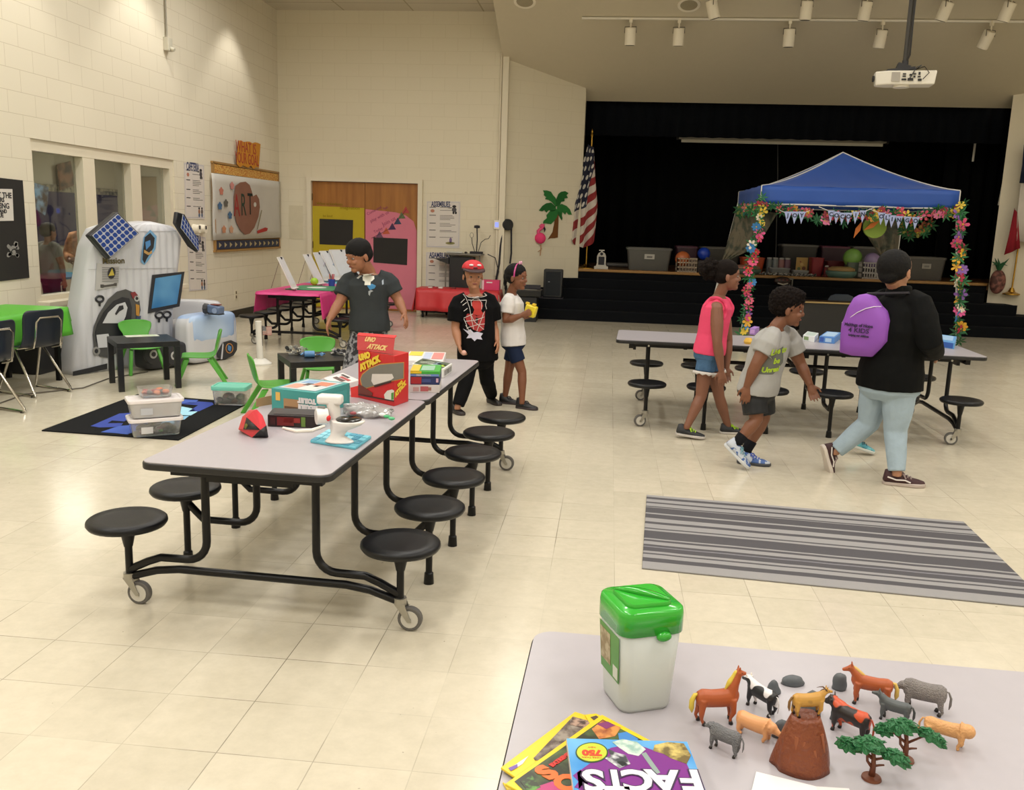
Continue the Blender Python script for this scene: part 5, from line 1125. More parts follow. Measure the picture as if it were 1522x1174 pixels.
# badge near the top
def z4(x, y): return (100+x/3.453, 280+y/3.453)
ipoly('badge_outline', [z4(*q) for q in ((425, 212), (458, 245), (452, 310), (415, 370), (395, 392), (378, 378), (385, 310), (392, 250))], C('#6fa0c8'), OF, .003)
ipoly('badge', [z4(*q) for q in ((425, 228), (448, 255), (442, 305), (408, 360), (396, 385), (386, 365), (390, 310), (398, 250))], ID, OF+.004, .003); ipoly('badge_mark', [z4(*q) for q in ((400, 275), (425, 265), (428, 290), (405, 315))], C('#4d86c0'), OF+.008, .002); ipoly('badge_bone', [z4(*q) for q in ((394, 315), (420, 330), (432, 318), (436, 332), (415, 342), (394, 330))], C('#b8935a'), OF+.008, .002)
for y in (345, 400): ipoly('seam', [(131, y), (262, y-2), (262, y-1.3), (131, y+.7)], M('seam_grey', '#adacae', .4), OF-.004, .004)
# grey side band and knob on the left flank
q = P0-en*.15+Vector((0, 0, .0)); xl = edge(Lp, .72)
pt = P0+ex*(xl-.004)-en*.15; obj('side_knob', MB().cyl((pt.x, pt.y, .45), (pt.x-ex.x*.02, pt.y-ex.y*.02, .45), .035), ID, t, world=True)
# solar panels: thick boards with white grid
CELL = M('solar_cell_blue', '#1b3f8c', .3, var=.08); PNLW = M('solar_panel_white', '#b9bcc6', .4)
def solar(nm, cor, off, nx, ny, dep):
    q = [ip(x, y, off) for x, y in cor]; n_ = ((q[1]-q[0]).cross(q[3]-q[0])).normalized()
    if n_.dot(CAM-q[0]) < 0: n_ = -n_
    pr = obj(nm, MB().pslab([v-n_*dep for v in [q[0]+(q[0]-q[2])*.05, q[1]+(q[1]-q[3])*.05, q[2]+(q[2]-q[0])*.05, q[3]+(q[3]-q[1])*.05]], n_, dep-.004), ID, t, world=True, bevel=.015)
    obj('panel_face', MB().pslab(q, n_, .004), PNLW, pr, world=True)
    mb = MB()
    for i in range(nx):
        for j in range(ny):
            def P_(u, v): return q[0].lerp(q[1], u).lerp(q[3].lerp(q[2], u), v)+n_*.0045
            u0, u1, v0, v1 = (i+.09)/nx, (i+.91)/nx, (j+.09)/ny, (j+.91)/ny; c_ = .22
            pts = [P_(u0+(u1-u0)*a_, v0+(v1-v0)*b_) for a_, b_ in ((c_, 0), (1-c_, 0), (1, c_), (1, 1-c_), (1-c_, 1), (c_, 1), (0, 1-c_), (0, c_))]; mb.pslab(pts, n_, .002)
    obj('solar_cells', mb, CELL, pr, world=True)
solar('solar_panel', [(137, 350), (175, 318), (205, 347), (164, 382)], .14, 7, 5, .09)
# right panel, swung round to face sideways
q = [ip(260, 315, .10), ip(288, 352, .10)+ex*.05, ip(289, 373, .10)+ex*.05, ip(257, 332, .10)]
w1 = ex*.30+en*(-.05); a0 = atp(263, 319, P0+en*.16, en)
def solar2():
    A = ip(266, 318, .12); B = ip(289, 355, .02)+Vector((0, 0, 0)); C_ = ip(290, 373, .02); D = ip(263, 338, .12)
    q = [A, B, C_, D]; n_ = ((q[1]-q[0]).cross(q[3]-q[0])).normalized()
    if n_.dot(CAM-q[0]) < 0: n_ = -n_
    pr = obj('solar_panel', MB().pslab([ip(258, 314, .06), ip(270, 318, .12), ip(292, 358, .0), ip(290, 375, .0), ip(278, 366, -.06), ip(256, 332, .06)], n_, .04), ID, t, world=True, bevel=.01)
    q = [v+n_*.045 for v in q]; obj('panel_face', MB().pslab(q, n_, .004), PNLW, pr, world=True); mb = MB()
    for i in range(7):
        for j in range(3):
            P_ = lambda u, v: q[0].lerp(q[1], u).lerp(q[3].lerp(q[2], u), v)+n_*.0045
            u0, u1, v0, v1 = (i+.12)/7, (i+.88)/7, (j+.12)/3, (j+.88)/3; mb.pslab([P_(u0, v0), P_(u1, v0), P_(u1, v1), P_(u0, v1)], n_, .002)
    obj('solar_cells', mb, CELL, pr, world=True)
solar2()
# bench / pod joined on the right
cpod = Vector((-2.00, 6.50, 0)); rzp = math.atan2(.62, .30)-.55
MBL = M2('pod_light_blue', '#6f93c8', '#bcd0ea', .3, .7, 2.5, .3, 1)
def pillow(nm, c, d, rz, m, par, r=.10, wob=.012):
    mb = MB(); nb = 26
    R_ = Matrix.Rotation(rz, 3, 'Z')
    def sp(v): 
        e_ = .38
        return math.copysign(abs(v)**e_, v)
    rings = []
    for i in range(1, 18):
        a = -PI/2+PI*i/18; ring = []
        for k in range(40):
            b_ = 2*PI*k/40; x, y, z = sp(math.cos(a))*sp(math.cos(b_)), sp(math.cos(a))*sp(math.sin(b_)), sp(math.sin(a)); w_ = 1+wob*math.sin(b_*14)
            ring.append(Vector(c)+R_ @ Vector((x*d[0]/2*w_, y*d[1]/2*w_, z*d[2]/2)))
        rings.append(ring)
    return obj(nm, mb.rings(rings), m, par, world=True, smooth=True)
pod = pillow('pod_body', (-2.12, 6.31, .275), (.24, .88, .54), -.22, INF, t)
pillow('pod_blue_wrap', (-2.118, 6.31, .385), (.25, .82, .325), -.22, MBL, t, wob=.02)
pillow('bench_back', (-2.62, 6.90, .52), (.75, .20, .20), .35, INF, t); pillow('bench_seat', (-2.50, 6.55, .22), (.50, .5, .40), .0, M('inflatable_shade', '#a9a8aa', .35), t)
pillow('bench_wall', (-2.60, 6.88, .38), (.65, .16, .5), .35, INF, t)
# badge on the pod
nb_ = Vector((math.cos(.22), -math.sin(.22), 0)); Pp = Vector((-2.12, 6.31, 0))+nb_*.125
def pp(px, py, off=0): return atp(px, py, Pp+nb_*off, nb_)
obj('pod_badge', MB().pslab([pp(*z5(x, y)) for x, y in ((1255, 700), (1320, 682), (1370, 705), (1368, 760), (1340, 805), (1270, 838), (1215, 825), (1205, 790))], nb_, .006), ID, t, world=True)
obj('pod_badge_ring', MB().tube([pp(*z5(1310+28*math.cos(a), 748+38*math.sin(a)), .008) for a in [2*PI*k/18 for k in range(18)]], .005, 6, close=True), C('#c58a4a'), t, world=True)
obj('pod_badge_stripe', MB().pslab([pp(*z5(x, y), .0065) for x, y in ((1240, 838), (1252, 834), (1262, 720), (1255, 700))], nb_, .003), INF, t, world=True)
obj('pod_badge_mark', MB().pslab([pp(*z5(x, y), .0065) for x, y in ((1298, 720), (1325, 735), (1318, 775), (1296, 760))], nb_, .003), C('#4d86c0'), t, world=True)
# wheel discs seen under the black table
for px, py in ((225, 526), (256, 528)):
    c_ = atp(px, py, P0+en*.34, en); obj('wheel_print', MB().cyl(c_, c_+en*.03, .10, n=24), ID, t, world=True); obj('wheel_hub', MB().cyl(c_+en*.03, c_+en*.036, .045, n=20), C('#b9b8b6'), t, world=True); obj('wheel_hub_centre', MB().cyl(c_+en*.036, c_+en*.04, .025, n=20), ID, t, world=True)
c_ = atp(240, 530, P0+en*.24, en); pillow('front_step', (c_.x, c_.y, .14), (.55, .24, .27), math.atan2(ex.y, ex.x), ID, t)
# toy camera-robot on the pod
p = atz(318, 467, .546); t = thing('toy_binoculars', 'blue and black toy camera robot sitting on the white inflatable pod', 'toy', p, -.2)
obj('body', MB().box((.02, 0, .055), (.17, .11, .09), 0, 0, .12), C('#5d6f90', .35), t, bevel=.02, segs=3); obj('lens_barrel', MB().tube([(-.10, -.03, .06), (-.05, -.02, .06)], [.06, .055], 8), ID, t, bevel=.004)
obj('lens_ring', MB().tube([(-.104, -.032, .06), (-.098, -.03, .06)], [.038, .038], 20), C('#9a9a98'), t); obj('lens_glass', MB().tube([(-.107, -.033, .06), (-.102, -.031, .06)], [.025, .025], 20), BK, t); obj('side_disc', MB().cyl((.05, -.056, .045), (.05, -.064, .045), .03), C('#8c9cc0'), t); obj('top_panel', MB().box((.03, 0, .108), (.1, .07, .012)), C('#7a3f38'), t, bevel=.004); obj('foot', MB().box((.03, 0, .005), (.14, .1, .012)), ID, t)
# ------------------------------------------------------------------ covers and easels on table C
t = thing('table_cover', 'hot pink plastic cover over the near half of the far cafeteria table', 'table cover', (-1.62, 8.4, ZT))
PC = M('hot_pink_cover', '#c9327a', .45, var=.05, scale=4); x0, x1 = -2.03, -1.21
cloth_box(x0, x1, 7.53, 9.35, ZT+.006, ((.26, .22), (.32, .02), .03, 0), PC, t)
t = thing('table_cover', 'light blue plastic cover over the far half of the far cafeteria table', 'table cover', (-1.62, 10.0, ZT)); cloth_box(x0, x1, 9.365, 10.56, ZT+.006, (.2, (.3, .42), 0, .2), M('light_blue_cover', '#5fa9c4', .45, var=.05, scale=4), t)
gp = atz(500, 430, ZT); t = thing('painting_board', 'green board with a white patch lying on the pink table cover', 'board', (-1.52, 8.35, ZT+.0105), .05); obj('board', MB().box((0, 0, .006), (.62, .75, .012)), C('#2e7d55'), t, bevel=.003); obj('white_patch', MB().lathe([(0, .0122), (.13, .0122), (.13, .0135), (0, .0135)], n=16), C('#c9d3cc'), t)
EZ = M('easel_white', '#d9d6d3', .4, var=.02); zc = ZT+.0105
def easel(label, px0, py0, px1, py1, y, turn=1.0, w=.34, drawing=None):
    """table-top easel: a leaning board with a clip, a ledge and a wire prop"""
    b = aty(px1, py1, y); tp = aty(px0, py0, y); h = tp.z-zc; lean = (b.x-tp.x)
    t = thing('table_easel', label, 'easel', (b.x, y, zc), 0, 'white table-top easels')
    vx = Vector((math.cos(turn), math.sin(turn), 0)); A = Vector((0, 0, .02)); B = Vector((-lean, .0, h)); n_ = vx.cross(B-A).normalized()
    obj('board', MB().pslab([A-vx*w/2, A+vx*w/2, B+vx*w/2, B-vx*w/2], n_, .012), EZ, t, bevel=.003)
    N2_ = n_ if n_.dot(CAM-b) > 0 else -n_; o_ = N2_*.014 if N2_ is n_ else N2_*.004
    obj('paper', MB().pslab([A.lerp(B, .12)-vx*w*.44+o_, A.lerp(B, .12)+vx*w*.44+o_, A.lerp(B, .95)+vx*w*.44+o_, A.lerp(B, .95)-vx*w*.44+o_], N2_, .001), C('#dcdde2'), t)
    obj('clip', MB().box(B-Vector((0, 0, .02))+o_, (.05, .02, .03)), BK, t); obj('ledge', MB().pslab([A-vx*w/2, A+vx*w/2, A+vx*w/2+Vector((.06, -.06, .0)), A-vx*w/2+Vector((.06, -.06, .0))], (0, 0, 1), .01), EZ, t)
    obj('prop_wire', MB().tube([B*.95, Vector((-lean-.16, .12, .004))], .004, 6), C('#8d8378'), t); obj('foot', MB().tube([Vector((.05, -.05, .005)), Vector((-.03, .0, .02))], .012, 8), EZ, t)
    if drawing:
        c_ = A.lerp(B, .5)+o_+N2_*.0015; obj('drawing', MB().tube([c_+vx*.08+Vector((0, 0, .06)), c_-vx*.02+Vector((0, 0, .0)), c_+vx*.1-Vector((0, 0, .1))], .006, 5), C(drawing), t)
easel('white table easel at the near left corner of the pink cover', 415, 382, 437, 424, 8.0, 1.70, .30)
easel('white table easel beside the green ball on the pink cover', 455, 378, 476, 418, 9.0, 1.57, .32)
easel('white table easel behind the blue paint cup', 472, 375, 488, 410, 9.8, 1.46, .34, '#9a8f9c')
easel('white table easel with a blue drawing, second from the boy', 484, 373, 505, 409, 10.02, 1.30, .36, '#8fa8c4')
easel('white table easel with a blank sheet directly behind the boy', 505, 371, 521, 407, 10.25, 1.15, .50)
p = Vector((-1.72, 8.86, zc)); t = thing('green_ball', 'small lime green ball before the second easel', 'ball', p); obj('ball', MB().ell((0, 0, .055), (.055, .055, .055), 20, 14), C('#9cc832'), t, smooth=True)
p = aty(493, 423, 8.84); t = thing('paint_cup', 'blue cup of brushes standing on the pink cover', 'cup', (p.x, 8.84, zc)); obj('cup', MB().lathe([(0, 0), (.04, 0), (.05, .10), (.046, .10), (.036, .006), (0, .006)], n=20), C('#27479a'), t)
for a in range(5): obj('brush', MB().cyl((.02*math.cos(a*1.3), .02*math.sin(a*1.3), .012), (.035*math.cos(a*1.3), .035*math.sin(a*1.3), .17), .006, n=6), C(['#b9434a', '#c96a7a', '#8a3a3a', '#d08a7a', '#b2555a'][a]), t)
# ------------------------------------------------------------------ red-covered bench, cart and boxes at the back wall
RC = M('red_table_cover', '#c62f35', .45, var=.06, scale=4)
t = thing('covered_table', 'low table under a bright red plastic cover at the back wall', 'table', (-.2, 12.05, 0)); cloth_box(-.93, .50, 11.85, 12.33, .50, ((.40, .36), .36, (.37, .40), .1), RC, t, amp=.03)
obj('table_top', MB().box((-.215, 12.09, .48), (1.4, .46, .025)), BSTEEL, t, world=True)
for x in (-.82, .42):
    for y in (11.93, 12.25): obj('leg', MB().cyl((x, y, .03), (x, y, .47), .018), BSTEEL, t, world=True); obj('caster', MB().cyl((x-.012, y, .03), (x+.012, y, .03), .03), BSTEEL, t, world=True)
for k, (x, hx) in enumerate(((-.7, '#d9c9c4'), (-.62, '#a83238'), (-.52, '#e3dcd8'), (-.3, '#7d2a2c'))): t = thing('craft_item', 'small craft tray on the red table cover, %s' % ['leftmost pale one', 'red one second from the left', 'pale one third from the left', 'dark red one nearest the boy'][k], 'craft item', (x, 11.98, .5045)); obj('tray', MB().box((0, 0, .012), (.07, .08, .024)), C(hx), t, bevel=.004)
p = aty(730, 430, 12.1); t = thing('gift_box', 'bright pink box standing on the red covered table beside the boy in the red cap', 'box', (p.x, 12.1, .5045)); obj('box', MB().box((0, 0, .085), (.30, .2, .17)), C('#d23a6c'), t, bevel=.004); obj('white_label', MB().box((-.02, -.101, .13), (.1, .002, .02)), C('#e3d9d9'), t); obj('lid_edge', MB().box((-.13, -.101, .085), (.03, .002, .16)), C('#e3c9d2'), t)
t = thing('media_cart', 'black wheeled equipment cart standing behind the red covered table', 'cart', (-.23, 12.57, 0)); obj('cabinet', MB().box((-.02, .0, .60), (.42, .28, .86)), M('cart_black', '#1b1b1e', .5), t, bevel=.006); obj('top_shelf', MB().box((.02, -.02, 1.08), (.66, .34, .025)), M('cart_grey_top', '#77746c', .5), t, bevel=.003)
obj('side_shelf', MB().add([(-.24, -.15, 1.0), (-.50, -.15, .99), (-.24, -.15, .90), (-.24, .1, 1.0), (-.50, .1, .99), (-.24, .1, .90)], [(0, 1, 2), (5, 4, 3), (0, 3, 4, 1), (1, 4, 5, 2), (2, 5, 3, 0)]), M('cart_black', '', .5), t)
for x in (-.3, .3): obj('post', MB().cyl((x, -.1, .08), (x, -.1, 1.07), .014), M('cart_grey_top', '', .5), t)
obj('shelf_base', MB().box((0, 0, .13), (.62, .3, .04)), M('cart_black', '', .5), t)
for x in (-.27, .27):
    for y in (-.11, .11): obj('caster', MB().cyl((x-.012, y, .05), (x+.012, y, .05), .05), BK, t)
t = thing('keyboard_tray', 'pale keyboard and cables lying on top of the black cart', 'keyboard', (-.38, 12.52, 1.0935)); obj('keyboard', MB().box((0, 0, .015), (.28, .12, .02)), C('#c9c8c2'), t, bevel=.004); obj('mouse', MB().ell((.2, -.02, .018), (.03, .045, .017)), BK, t, smooth=True)
t = thing('document_camera', 'small device with three thin bent arms standing on the cart', 'document camera', (.0, 12.55, 1.0935)); obj('base', MB().box((0, 0, .02), (.22, .14, .04)), BK, t, bevel=.005); obj('arm', MB().tube([(.0, 0, .03), (.01, 0, .25), (.0, 0, .46)], .010, 8), BK, t); obj('lamp_head', MB().lathe([(.0, .44), (.055, .45), (.05, .49), (0, .50)], n=16), BK, t)
obj('arm', MB().tube([(-.03, 0, .03), (-.08, 0, .18), (-.09, 0, .28)], .006, 8), BK, t); obj('arm', MB().tube([(.03, 0, .03), (.08, 0, .20), (.15, 0, .26), (.21, 0, .27), (.24, 0, .33)], .006, 8), BK, t); obj('arm_ring', MB().tube([(-.09+.03*math.cos(a), 0, .32+.045*math.sin(a)) for a in [2*PI*k/14 for k in range(14)]], .004, 6, close=True), C('#8d8a80'), t); obj('cable', MB().tube([(.2, 0, .0), (.33, .05, -.06), (.40, .05, -.3), (.34, .05, -.55), (.2, .05, -.62)], .008, 6), BK, t)
t = thing('storage_bin', 'pale grey plastic bin between the red table and the girl in white', 'bin', (.60, 11.75, 0)); obj('bin', MB().box((0, 0, .15), (.26, .26, .30)), C('#a7a295'), t, bevel=.012); obj('lid', MB().box((0, 0, .31), (.28, .28, .02)), C('#c2beb2'), t, bevel=.006)
# black keyboard on a stand and loudspeaker left of the steps
t = thing('electric_piano', 'black electric piano on a dark cloth-covered stand left of the stage steps', 'piano', (.93, 12.1, 0)); obj('stand', MB().box((-.04, 0, .21), (.52, .44, .42)), M('cart_black', '', .5), t, bevel=.01); obj('case', MB().box((-.02, 0, .48), (.62, .48, .11)), C('#101114', .3), t, bevel=.012); obj('music_rest', MB().box((.0, .16, .57), (.50, .02, .07), rx=-.3), BK, t); obj('paper', MB().box((.08, -.05, .537), (.24, .10, .003)), C('#8f8f8b'), t)
t = thing('loudspeaker', 'black loudspeaker cabinet standing on the steps at the left of the stage', 'speaker', (1.36, 12.86, .34)); obj('cabinet', MB().box((0, 0, .27), (.34, .24, .50)), C('#1d1f22'), t, bevel=.02); obj('grille', MB().box((.0, -.123, .27), (.26, .008, .42)), M('speaker_grille', '#2b2e31', .8, bump=.4, scale=60), t, bevel=.004); obj('logo', MB().box((-.07, -.129, .30), (.03, .003, .012)), C('#8f9596'), t)
obj('base', MB().box((-.03, 0, .01), (.44, .26, .02)), BK, t)
# ------------------------------------------------------------------ blue canopy
CB = M('canopy_blue_cloth', '#1d4fa8', .5, var=.10, scale=2.5, sheen=.1); CW = M('canopy_white_trim', '#dcdad4', .5)
x0, x1, y0, y1, zb, zt, zp = 4.42, 7.10, 9.95, 12.25, 2.02, 2.265, 2.84; cx, cy = 5.76, 11.12
t = thing('canopy_tent', 'blue pop-up canopy with white trim standing in front of the stage', 'canopy', (cx, cy, 0))
cor = [Vector((x0, y0, 0)), Vector((x1, y0, 0)), Vector((x1, y1, 0)), Vector((x0, y1, 0))]; pk = Vector((cx, cy, zp)); nI, nJ = 20, 12
for k in range(4):
    a, b = cor[k], cor[(k+1) % 4]; vs = []; fs = []
    for j in range(nJ+1):
        tt = j/nJ
        for i in range(nI+1):
            u = i/nI; e = a.lerp(b, u); sag = .05*math.sin(u*PI)*(1-tt)*tt*4*.5
            z = zt+(zp-zt)*(tt**1.38)-sag+.006*math.sin(u*23+tt*9)*(1-tt); p = Vector((e.x+(pk.x-e.x)*tt, e.y+(pk.y-e.y)*tt, z)); vs.append(p)
    for j in range(nJ):
        for i in range(nI): q = j*(nI+1)+i; fs.append((q, q+1, q+nI+2, q+nI+1))
    n0 = len(vs)
    nrm = (b-a).normalized().cross(Vector((0, 0, 1)))
    for j in range(5):
        for i in range(nI+1):
            u = i/nI; e = a.lerp(b, u)+nrm*(.008*math.sin(u*19)*j/4); vs.append((e.x, e.y, zt+(zb-zt)*j/4))
    for j in range(4):
        for i in range(nI): q = n0+j*(nI+1)+i; fs.append((q, q+1, q+nI+2, q+nI+1))
    obj('roof_panel', MB().add(vs, fs), CB, t, world=True, solid=.006, smooth=True)
    mb = MB(); mb.tube([(a.x, a.y, zb), (b.x, b.y, zb)], .011, 6).tube([(a.x, a.y, zb), (a.x, a.y, zt)], .009, 6)
    mb.tube([(a.x+(pk.x-a.x)*s/10, a.y+(pk.y-a.y)*s/10, zt+.004+(zp-zt)*((s/10)**1.38)) for s in range(11)], .009, 6); obj('white_piping', mb, CW, t, world=True)
feet = [(4.27, 9.82), (7.27, 9.82), (7.05, 12.38), (4.06, 12.38)]
for c, f in zip(cor, feet):
    ins = Vector((cx-c.x, cy-c.y, 0)).normalized()*.04
    obj('pole', MB().tube([(f[0], f[1], .0), (c.x+ins.x, c.y+ins.y, zt-.03)], .017, 10), CW, t, world=True); obj('foot_plate', MB().box((f[0], f[1], .006), (.1, .1, .012)), CW, t, world=True)
for k in range(4):
    a, b = cor[k], cor[(k+1) % 4]; mb = MB(); m_ = a.lerp(b, .5); zt2 = zt-.03
    for s in range(4):
        p, q = a.lerp(b, s/4), a.lerp(b, (s+1)/4); up_ = s % 2
        mb.tube([(p.x, p.y, zt2-(.18 if up_ else 0)), (q.x, q.y, zt2-(0 if up_ else .18))], .009, 6)
    ins = (Vector((cx, cy, 0))-m_).normalized()*.05; mb.v = [(v[0]+ins.x, v[1]+ins.y, v[2]) for v in mb.v]; obj('truss', mb, CW, t, world=True)
# sheer floral side curtains tied back
SHEER = M2('sheer_floral_cloth', '#77705f', '#4d5348', .46, .60, 7, .8, 3)
def sheer(label, pts, y):
    q = [aty(px, py, yy) for (px, py), yy in zip(pts, y)]; n = 16; m_ = len(q)//2; L_, R_ = q[:m_], q[m_:][::-1]; vs = []; fs = []
    for j in range(m_):
        for i in range(n+1):
            u = i/n; p = L_[j].lerp(R_[j], u); p.y += .03*math.sin(u*22+j); vs.append(p)
    for j in range(m_-1):
        for i in range(n): a = j*(n+1)+i; fs.append((a, a+1, a+n+2, a+n+1))
    t = thing('sheer_curtain', label, 'curtain', q[0]); obj('cloth', MB().add(vs, fs), SHEER, t, world=True, solid=.004, smooth=True)
sheer('sheer floral curtain tied back to the left rear pole of the canopy', [(1094, 312), (1086, 345), (1078, 372), (1073, 389), (1080, 387), (1108, 375), (1135, 350), (1156, 316)], [12.1, 12.2, 12.2, 12.25, 12.2, 11.8, 11.2, 10.6])
sheer('sheer floral curtain hanging behind the adult at the right rear of the canopy', [(1278, 318), (1286, 345), (1300, 367), (1310, 381), (1320, 378), (1334, 372), (1337, 345), (1338, 318)], [12.1]*8)
# flower garlands
FC = ['#d94f7c', '#e0607f', '#e9b13a', '#c9323f', '#3f86c9', '#e8dccb', '#d8548f', '#e6c84a', '#b8324f', '#8a5fb0']
LG = [M('garland_green', '#1f6b3a', .6), M('garland_dark_green', '#15522c', .6)]
def flower_mesh(r, petals=6, cup=.5):
    mb = MB()
    for k in range(petals):
        a = 2*PI*k/petals; c, s = math.cos(a), math.sin(a); P_ = []
        for x, y, z in ((0, 0, 0), (.45, .22, .12), (.85, .26, .1*cup*3), (1.05, 0, .25*cup), (.85, -.26, .1*cup*3), (.45, -.22, .12)): P_.append(Vector(((x*c-y*s)*r, (x*s+y*c)*r, z*r)))
        mb.pslab(P_, (0, 0, 1), r*.05)
    return mb
FM = {}
def place_bloom(p, r, hx, par, rnd, nm='flower'):
    key = (hx, rnd.choice((5, 6, 8)))
    if key not in FM:
        mb = flower_mesh(1.0, key[1]); mb.mat(1).ell((0, 0, .12), (.16, .16, .12), 8, 5)
        me = bpy.data.meshes.new('flower'); me.from_pydata([tuple(v) for v in mb.v], [], mb.f); me.materials.append(M('petal_'+hx, hx, .6, var=.15)); me.materials.append(M('flower_heart', '#d9b23a', .6))
        for q, k in zip(me.polygons, mb.mi): q.material_index = k
        FM[key] = me
    o = bpy.data.objects.new(nm, FM[key]); COL.objects.link(o); o.parent = par; o.location = Vector(p)-par.location; o.scale = (r, r, r)
    d = Vector((rnd.uniform(-.7, .7), -1+rnd.uniform(-.1, .5), rnd.uniform(-.5, .7))); o.rotation_euler = d.to_track_quat('Z', 'Y').to_euler(); return o
def leaf_mesh():
    mb = MB()
    for k in range(7):
        a = 2*PI*k/7; c, s = math.cos(a), math.sin(a); P_ = [Vector(((x*c-y*s), (x*s+y*c), z)) for x, y, z in ((0, 0, 0), (.5, .16, .1), (.8, .10, .05), (1.15, 0, .2), (.8, -.12, .05), (.5, -.16, .1))]; mb.pslab(P_, (0, 0, 1), .03)
    return mb
LM = []
for m_ in LG:
    mb = leaf_mesh(); me = bpy.data.meshes.new('leaf_sprig'); me.from_pydata([tuple(v) for v in mb.v], [], mb.f); me.materials.append(m_); LM.append(me)
def garland(label, path, n, r, seed, cols=FC, spread=.05, leaf=1.0):
    rnd = random.Random(seed); t = thing('flower_garland', label, 'garland', path[0]); pts = [Vector(p) for p in path]
    obj('string', MB().tube(pts, .006, 5), LG[1], t, world=True); L_ = [0]
    for a, b in zip(pts, pts[1:]): L_.append(L_[-1]+(b-a).length)
    def on(s):
        for k in range(len(pts)-1):
            if s <= L_[k+1]+1e-9: return pts[k].lerp(pts[k+1], (s-L_[k])/max(1e-6, L_[k+1]-L_[k]))
        return pts[-1]
    for k in range(n):
        s = (k+.5)/n*L_[-1]; p = on(s)
        o = bpy.data.objects.new('leaf_sprig', rnd.choice(LM)); COL.objects.link(o); o.parent = t; o.location = p+Vector((rnd.uniform(-spread, spread), rnd.uniform(-spread, .0), rnd.uniform(-spread, spread)))-t.location; sc = r*rnd.uniform(.8, 1.3)*leaf; o.scale = (sc,)*3
        o.rotation_euler = Vector((rnd.uniform(-.8, .8), -1, rnd.uniform(-.8, .8))).to_track_quat('Z', 'Y').to_euler()
        if rnd.random() < .85: place_bloom(p+Vector((rnd.uniform(-spread, spread), -.04, rnd.uniform(-spread*.6, spread*.6))), r*rnd.uniform(.7, 1.1), rnd.choice(cols), t, rnd)
    return t
def lerp3(a, b, f): return Vector(a).lerp(Vector(b), f)
fl, fr_ = feet[0], feet[1]
garland('colourful flower garland wound down the left front pole of the canopy', [lerp3((x0, y0-.03, 2.1), (fl[0], fl[1]-.03, .0), f) for f in (0, .3, .6, .92)], 26, .075, 3)
garland('colourful flower garland wound down the right front pole of the canopy', [lerp3((x1+.0, y0-.03, 2.1), (fr_[0], fr_[1]-.03, .0), f) for f in (0, .3, .6, .92)], 24, .085, 11)
garland('flower garland along the left side edge of the canopy roof', [(x0, y0, 1.98), (x0-.02, 10.8, 1.94), (x0, y1, 1.95)], 11, .09, 5, ['#7d8a4a', '#b0605a', '#3a7f7a', '#c99a8a', '#d94f7c'], .07)
fy = y0-.02
garland('flower garland looped under the front edge of the canopy roof', [aty(a, b, fy) for a, b in ((1128, 307), (1150, 310), (1170, 312), (1195, 316), (1215, 324), (1222, 332), (1232, 318), (1250, 326), (1268, 318), (1290, 322), (1310, 312), (1335, 318), (1352, 326), (1372, 318), (1395, 316), (1424, 312))], 42, .075, 8, ['#c9475f', '#8c2f3a', '#d97aa0', '#e0c24a', '#a8404f', '#c98a3c', '#d8608a'], .05)
garland('dark flower garland hanging lower behind the pennants at the right of the canopy', [aty(a, b, 10.4) for a, b in ((1340, 325), (1345, 342), (1355, 350), (1368, 345), (1378, 330))], 14, .08, 21, ['#7a3b3b', '#a8803c', '#5f3040', '#8c8a3a', '#a85a3f'], .06)
g = aty(1300, 337, 10.15); t = thing('paper_fruit_decoration', 'lime green paper disc with orange leaves under the canopy edge', 'decoration', g); obj('disc', MB().tube([g+Vector((0, .02, 0)), g+Vector((0, -.02, 0))], [.16, .16], 24), C('#7f9a3c', .7), t, world=True)
for px, py, a in ((1275, 341, 1.2), (1296, 335, .6)):
    c_ = aty(px, py, 10.08); obj('orange_leaf', MB().pslab([c_+Vector((.13*math.cos(a), 0, .13*math.sin(a))), c_+Vector((-.035*math.sin(a), 0, .035*math.cos(a))), c_-Vector((.13*math.cos(a), 0, .13*math.sin(a))), c_+Vector((.035*math.sin(a), 0, -.035*math.cos(a)))], (0, -1, 0), .008), C('#c9702c', .7), t, world=True)
# letter pennants
PW_ = M('pennant_pale_blue', '#a3b0dc', .6, var=.03); LB = M('pennant_letter_blue', '#2b3350', .6)
yb = y0-.10
for lab, word, pts in (('left group of three', 'JOY', [(1166, 315.5), (1197, 315.5)]), ('middle group of six', 'COCOIN', [(1231, 313), (1256, 318), (1288, 313)]), ('right group of six', 'OLINGO', [(1306, 316), (1330, 322), (1367, 324)])):
    q = [aty(a, b, yb) for a, b in pts]; t = thing('pennant_banner', 'pale blue letter pennants strung under the canopy edge, '+lab, 'bunting', q[0])
    def on(f):
        f *= len(q)-1; k = min(int(f), len(q)-2); return q[k].lerp(q[k+1], f-k)
    obj('string', MB().tube([q[0]+Vector((-.12, .05, .05))]+q+[q[-1]+Vector((.12, .05, .05))], .005, 5), CW, t, world=True); n = len(word); wd = (q[-1]-q[0]).length/n
    for k, ch in enumerate(word):
        p = on((k+.5)/n)+Vector((0, -.01, 0)); h = .16
        pr = obj('pennant', MB().pslab([p+Vector((-wd*.54, 0, .01)), p+Vector((wd*.54, 0, .01)), p+Vector((.0, 0, -h))], (0, -1, 0), .004), PW_, t, world=True)
        lettering(ch, .075, p+Vector((0, -.006, -.045)), (1, 0, 0), (0, 0, 1), LB, pr, bold=.003, name='letter')
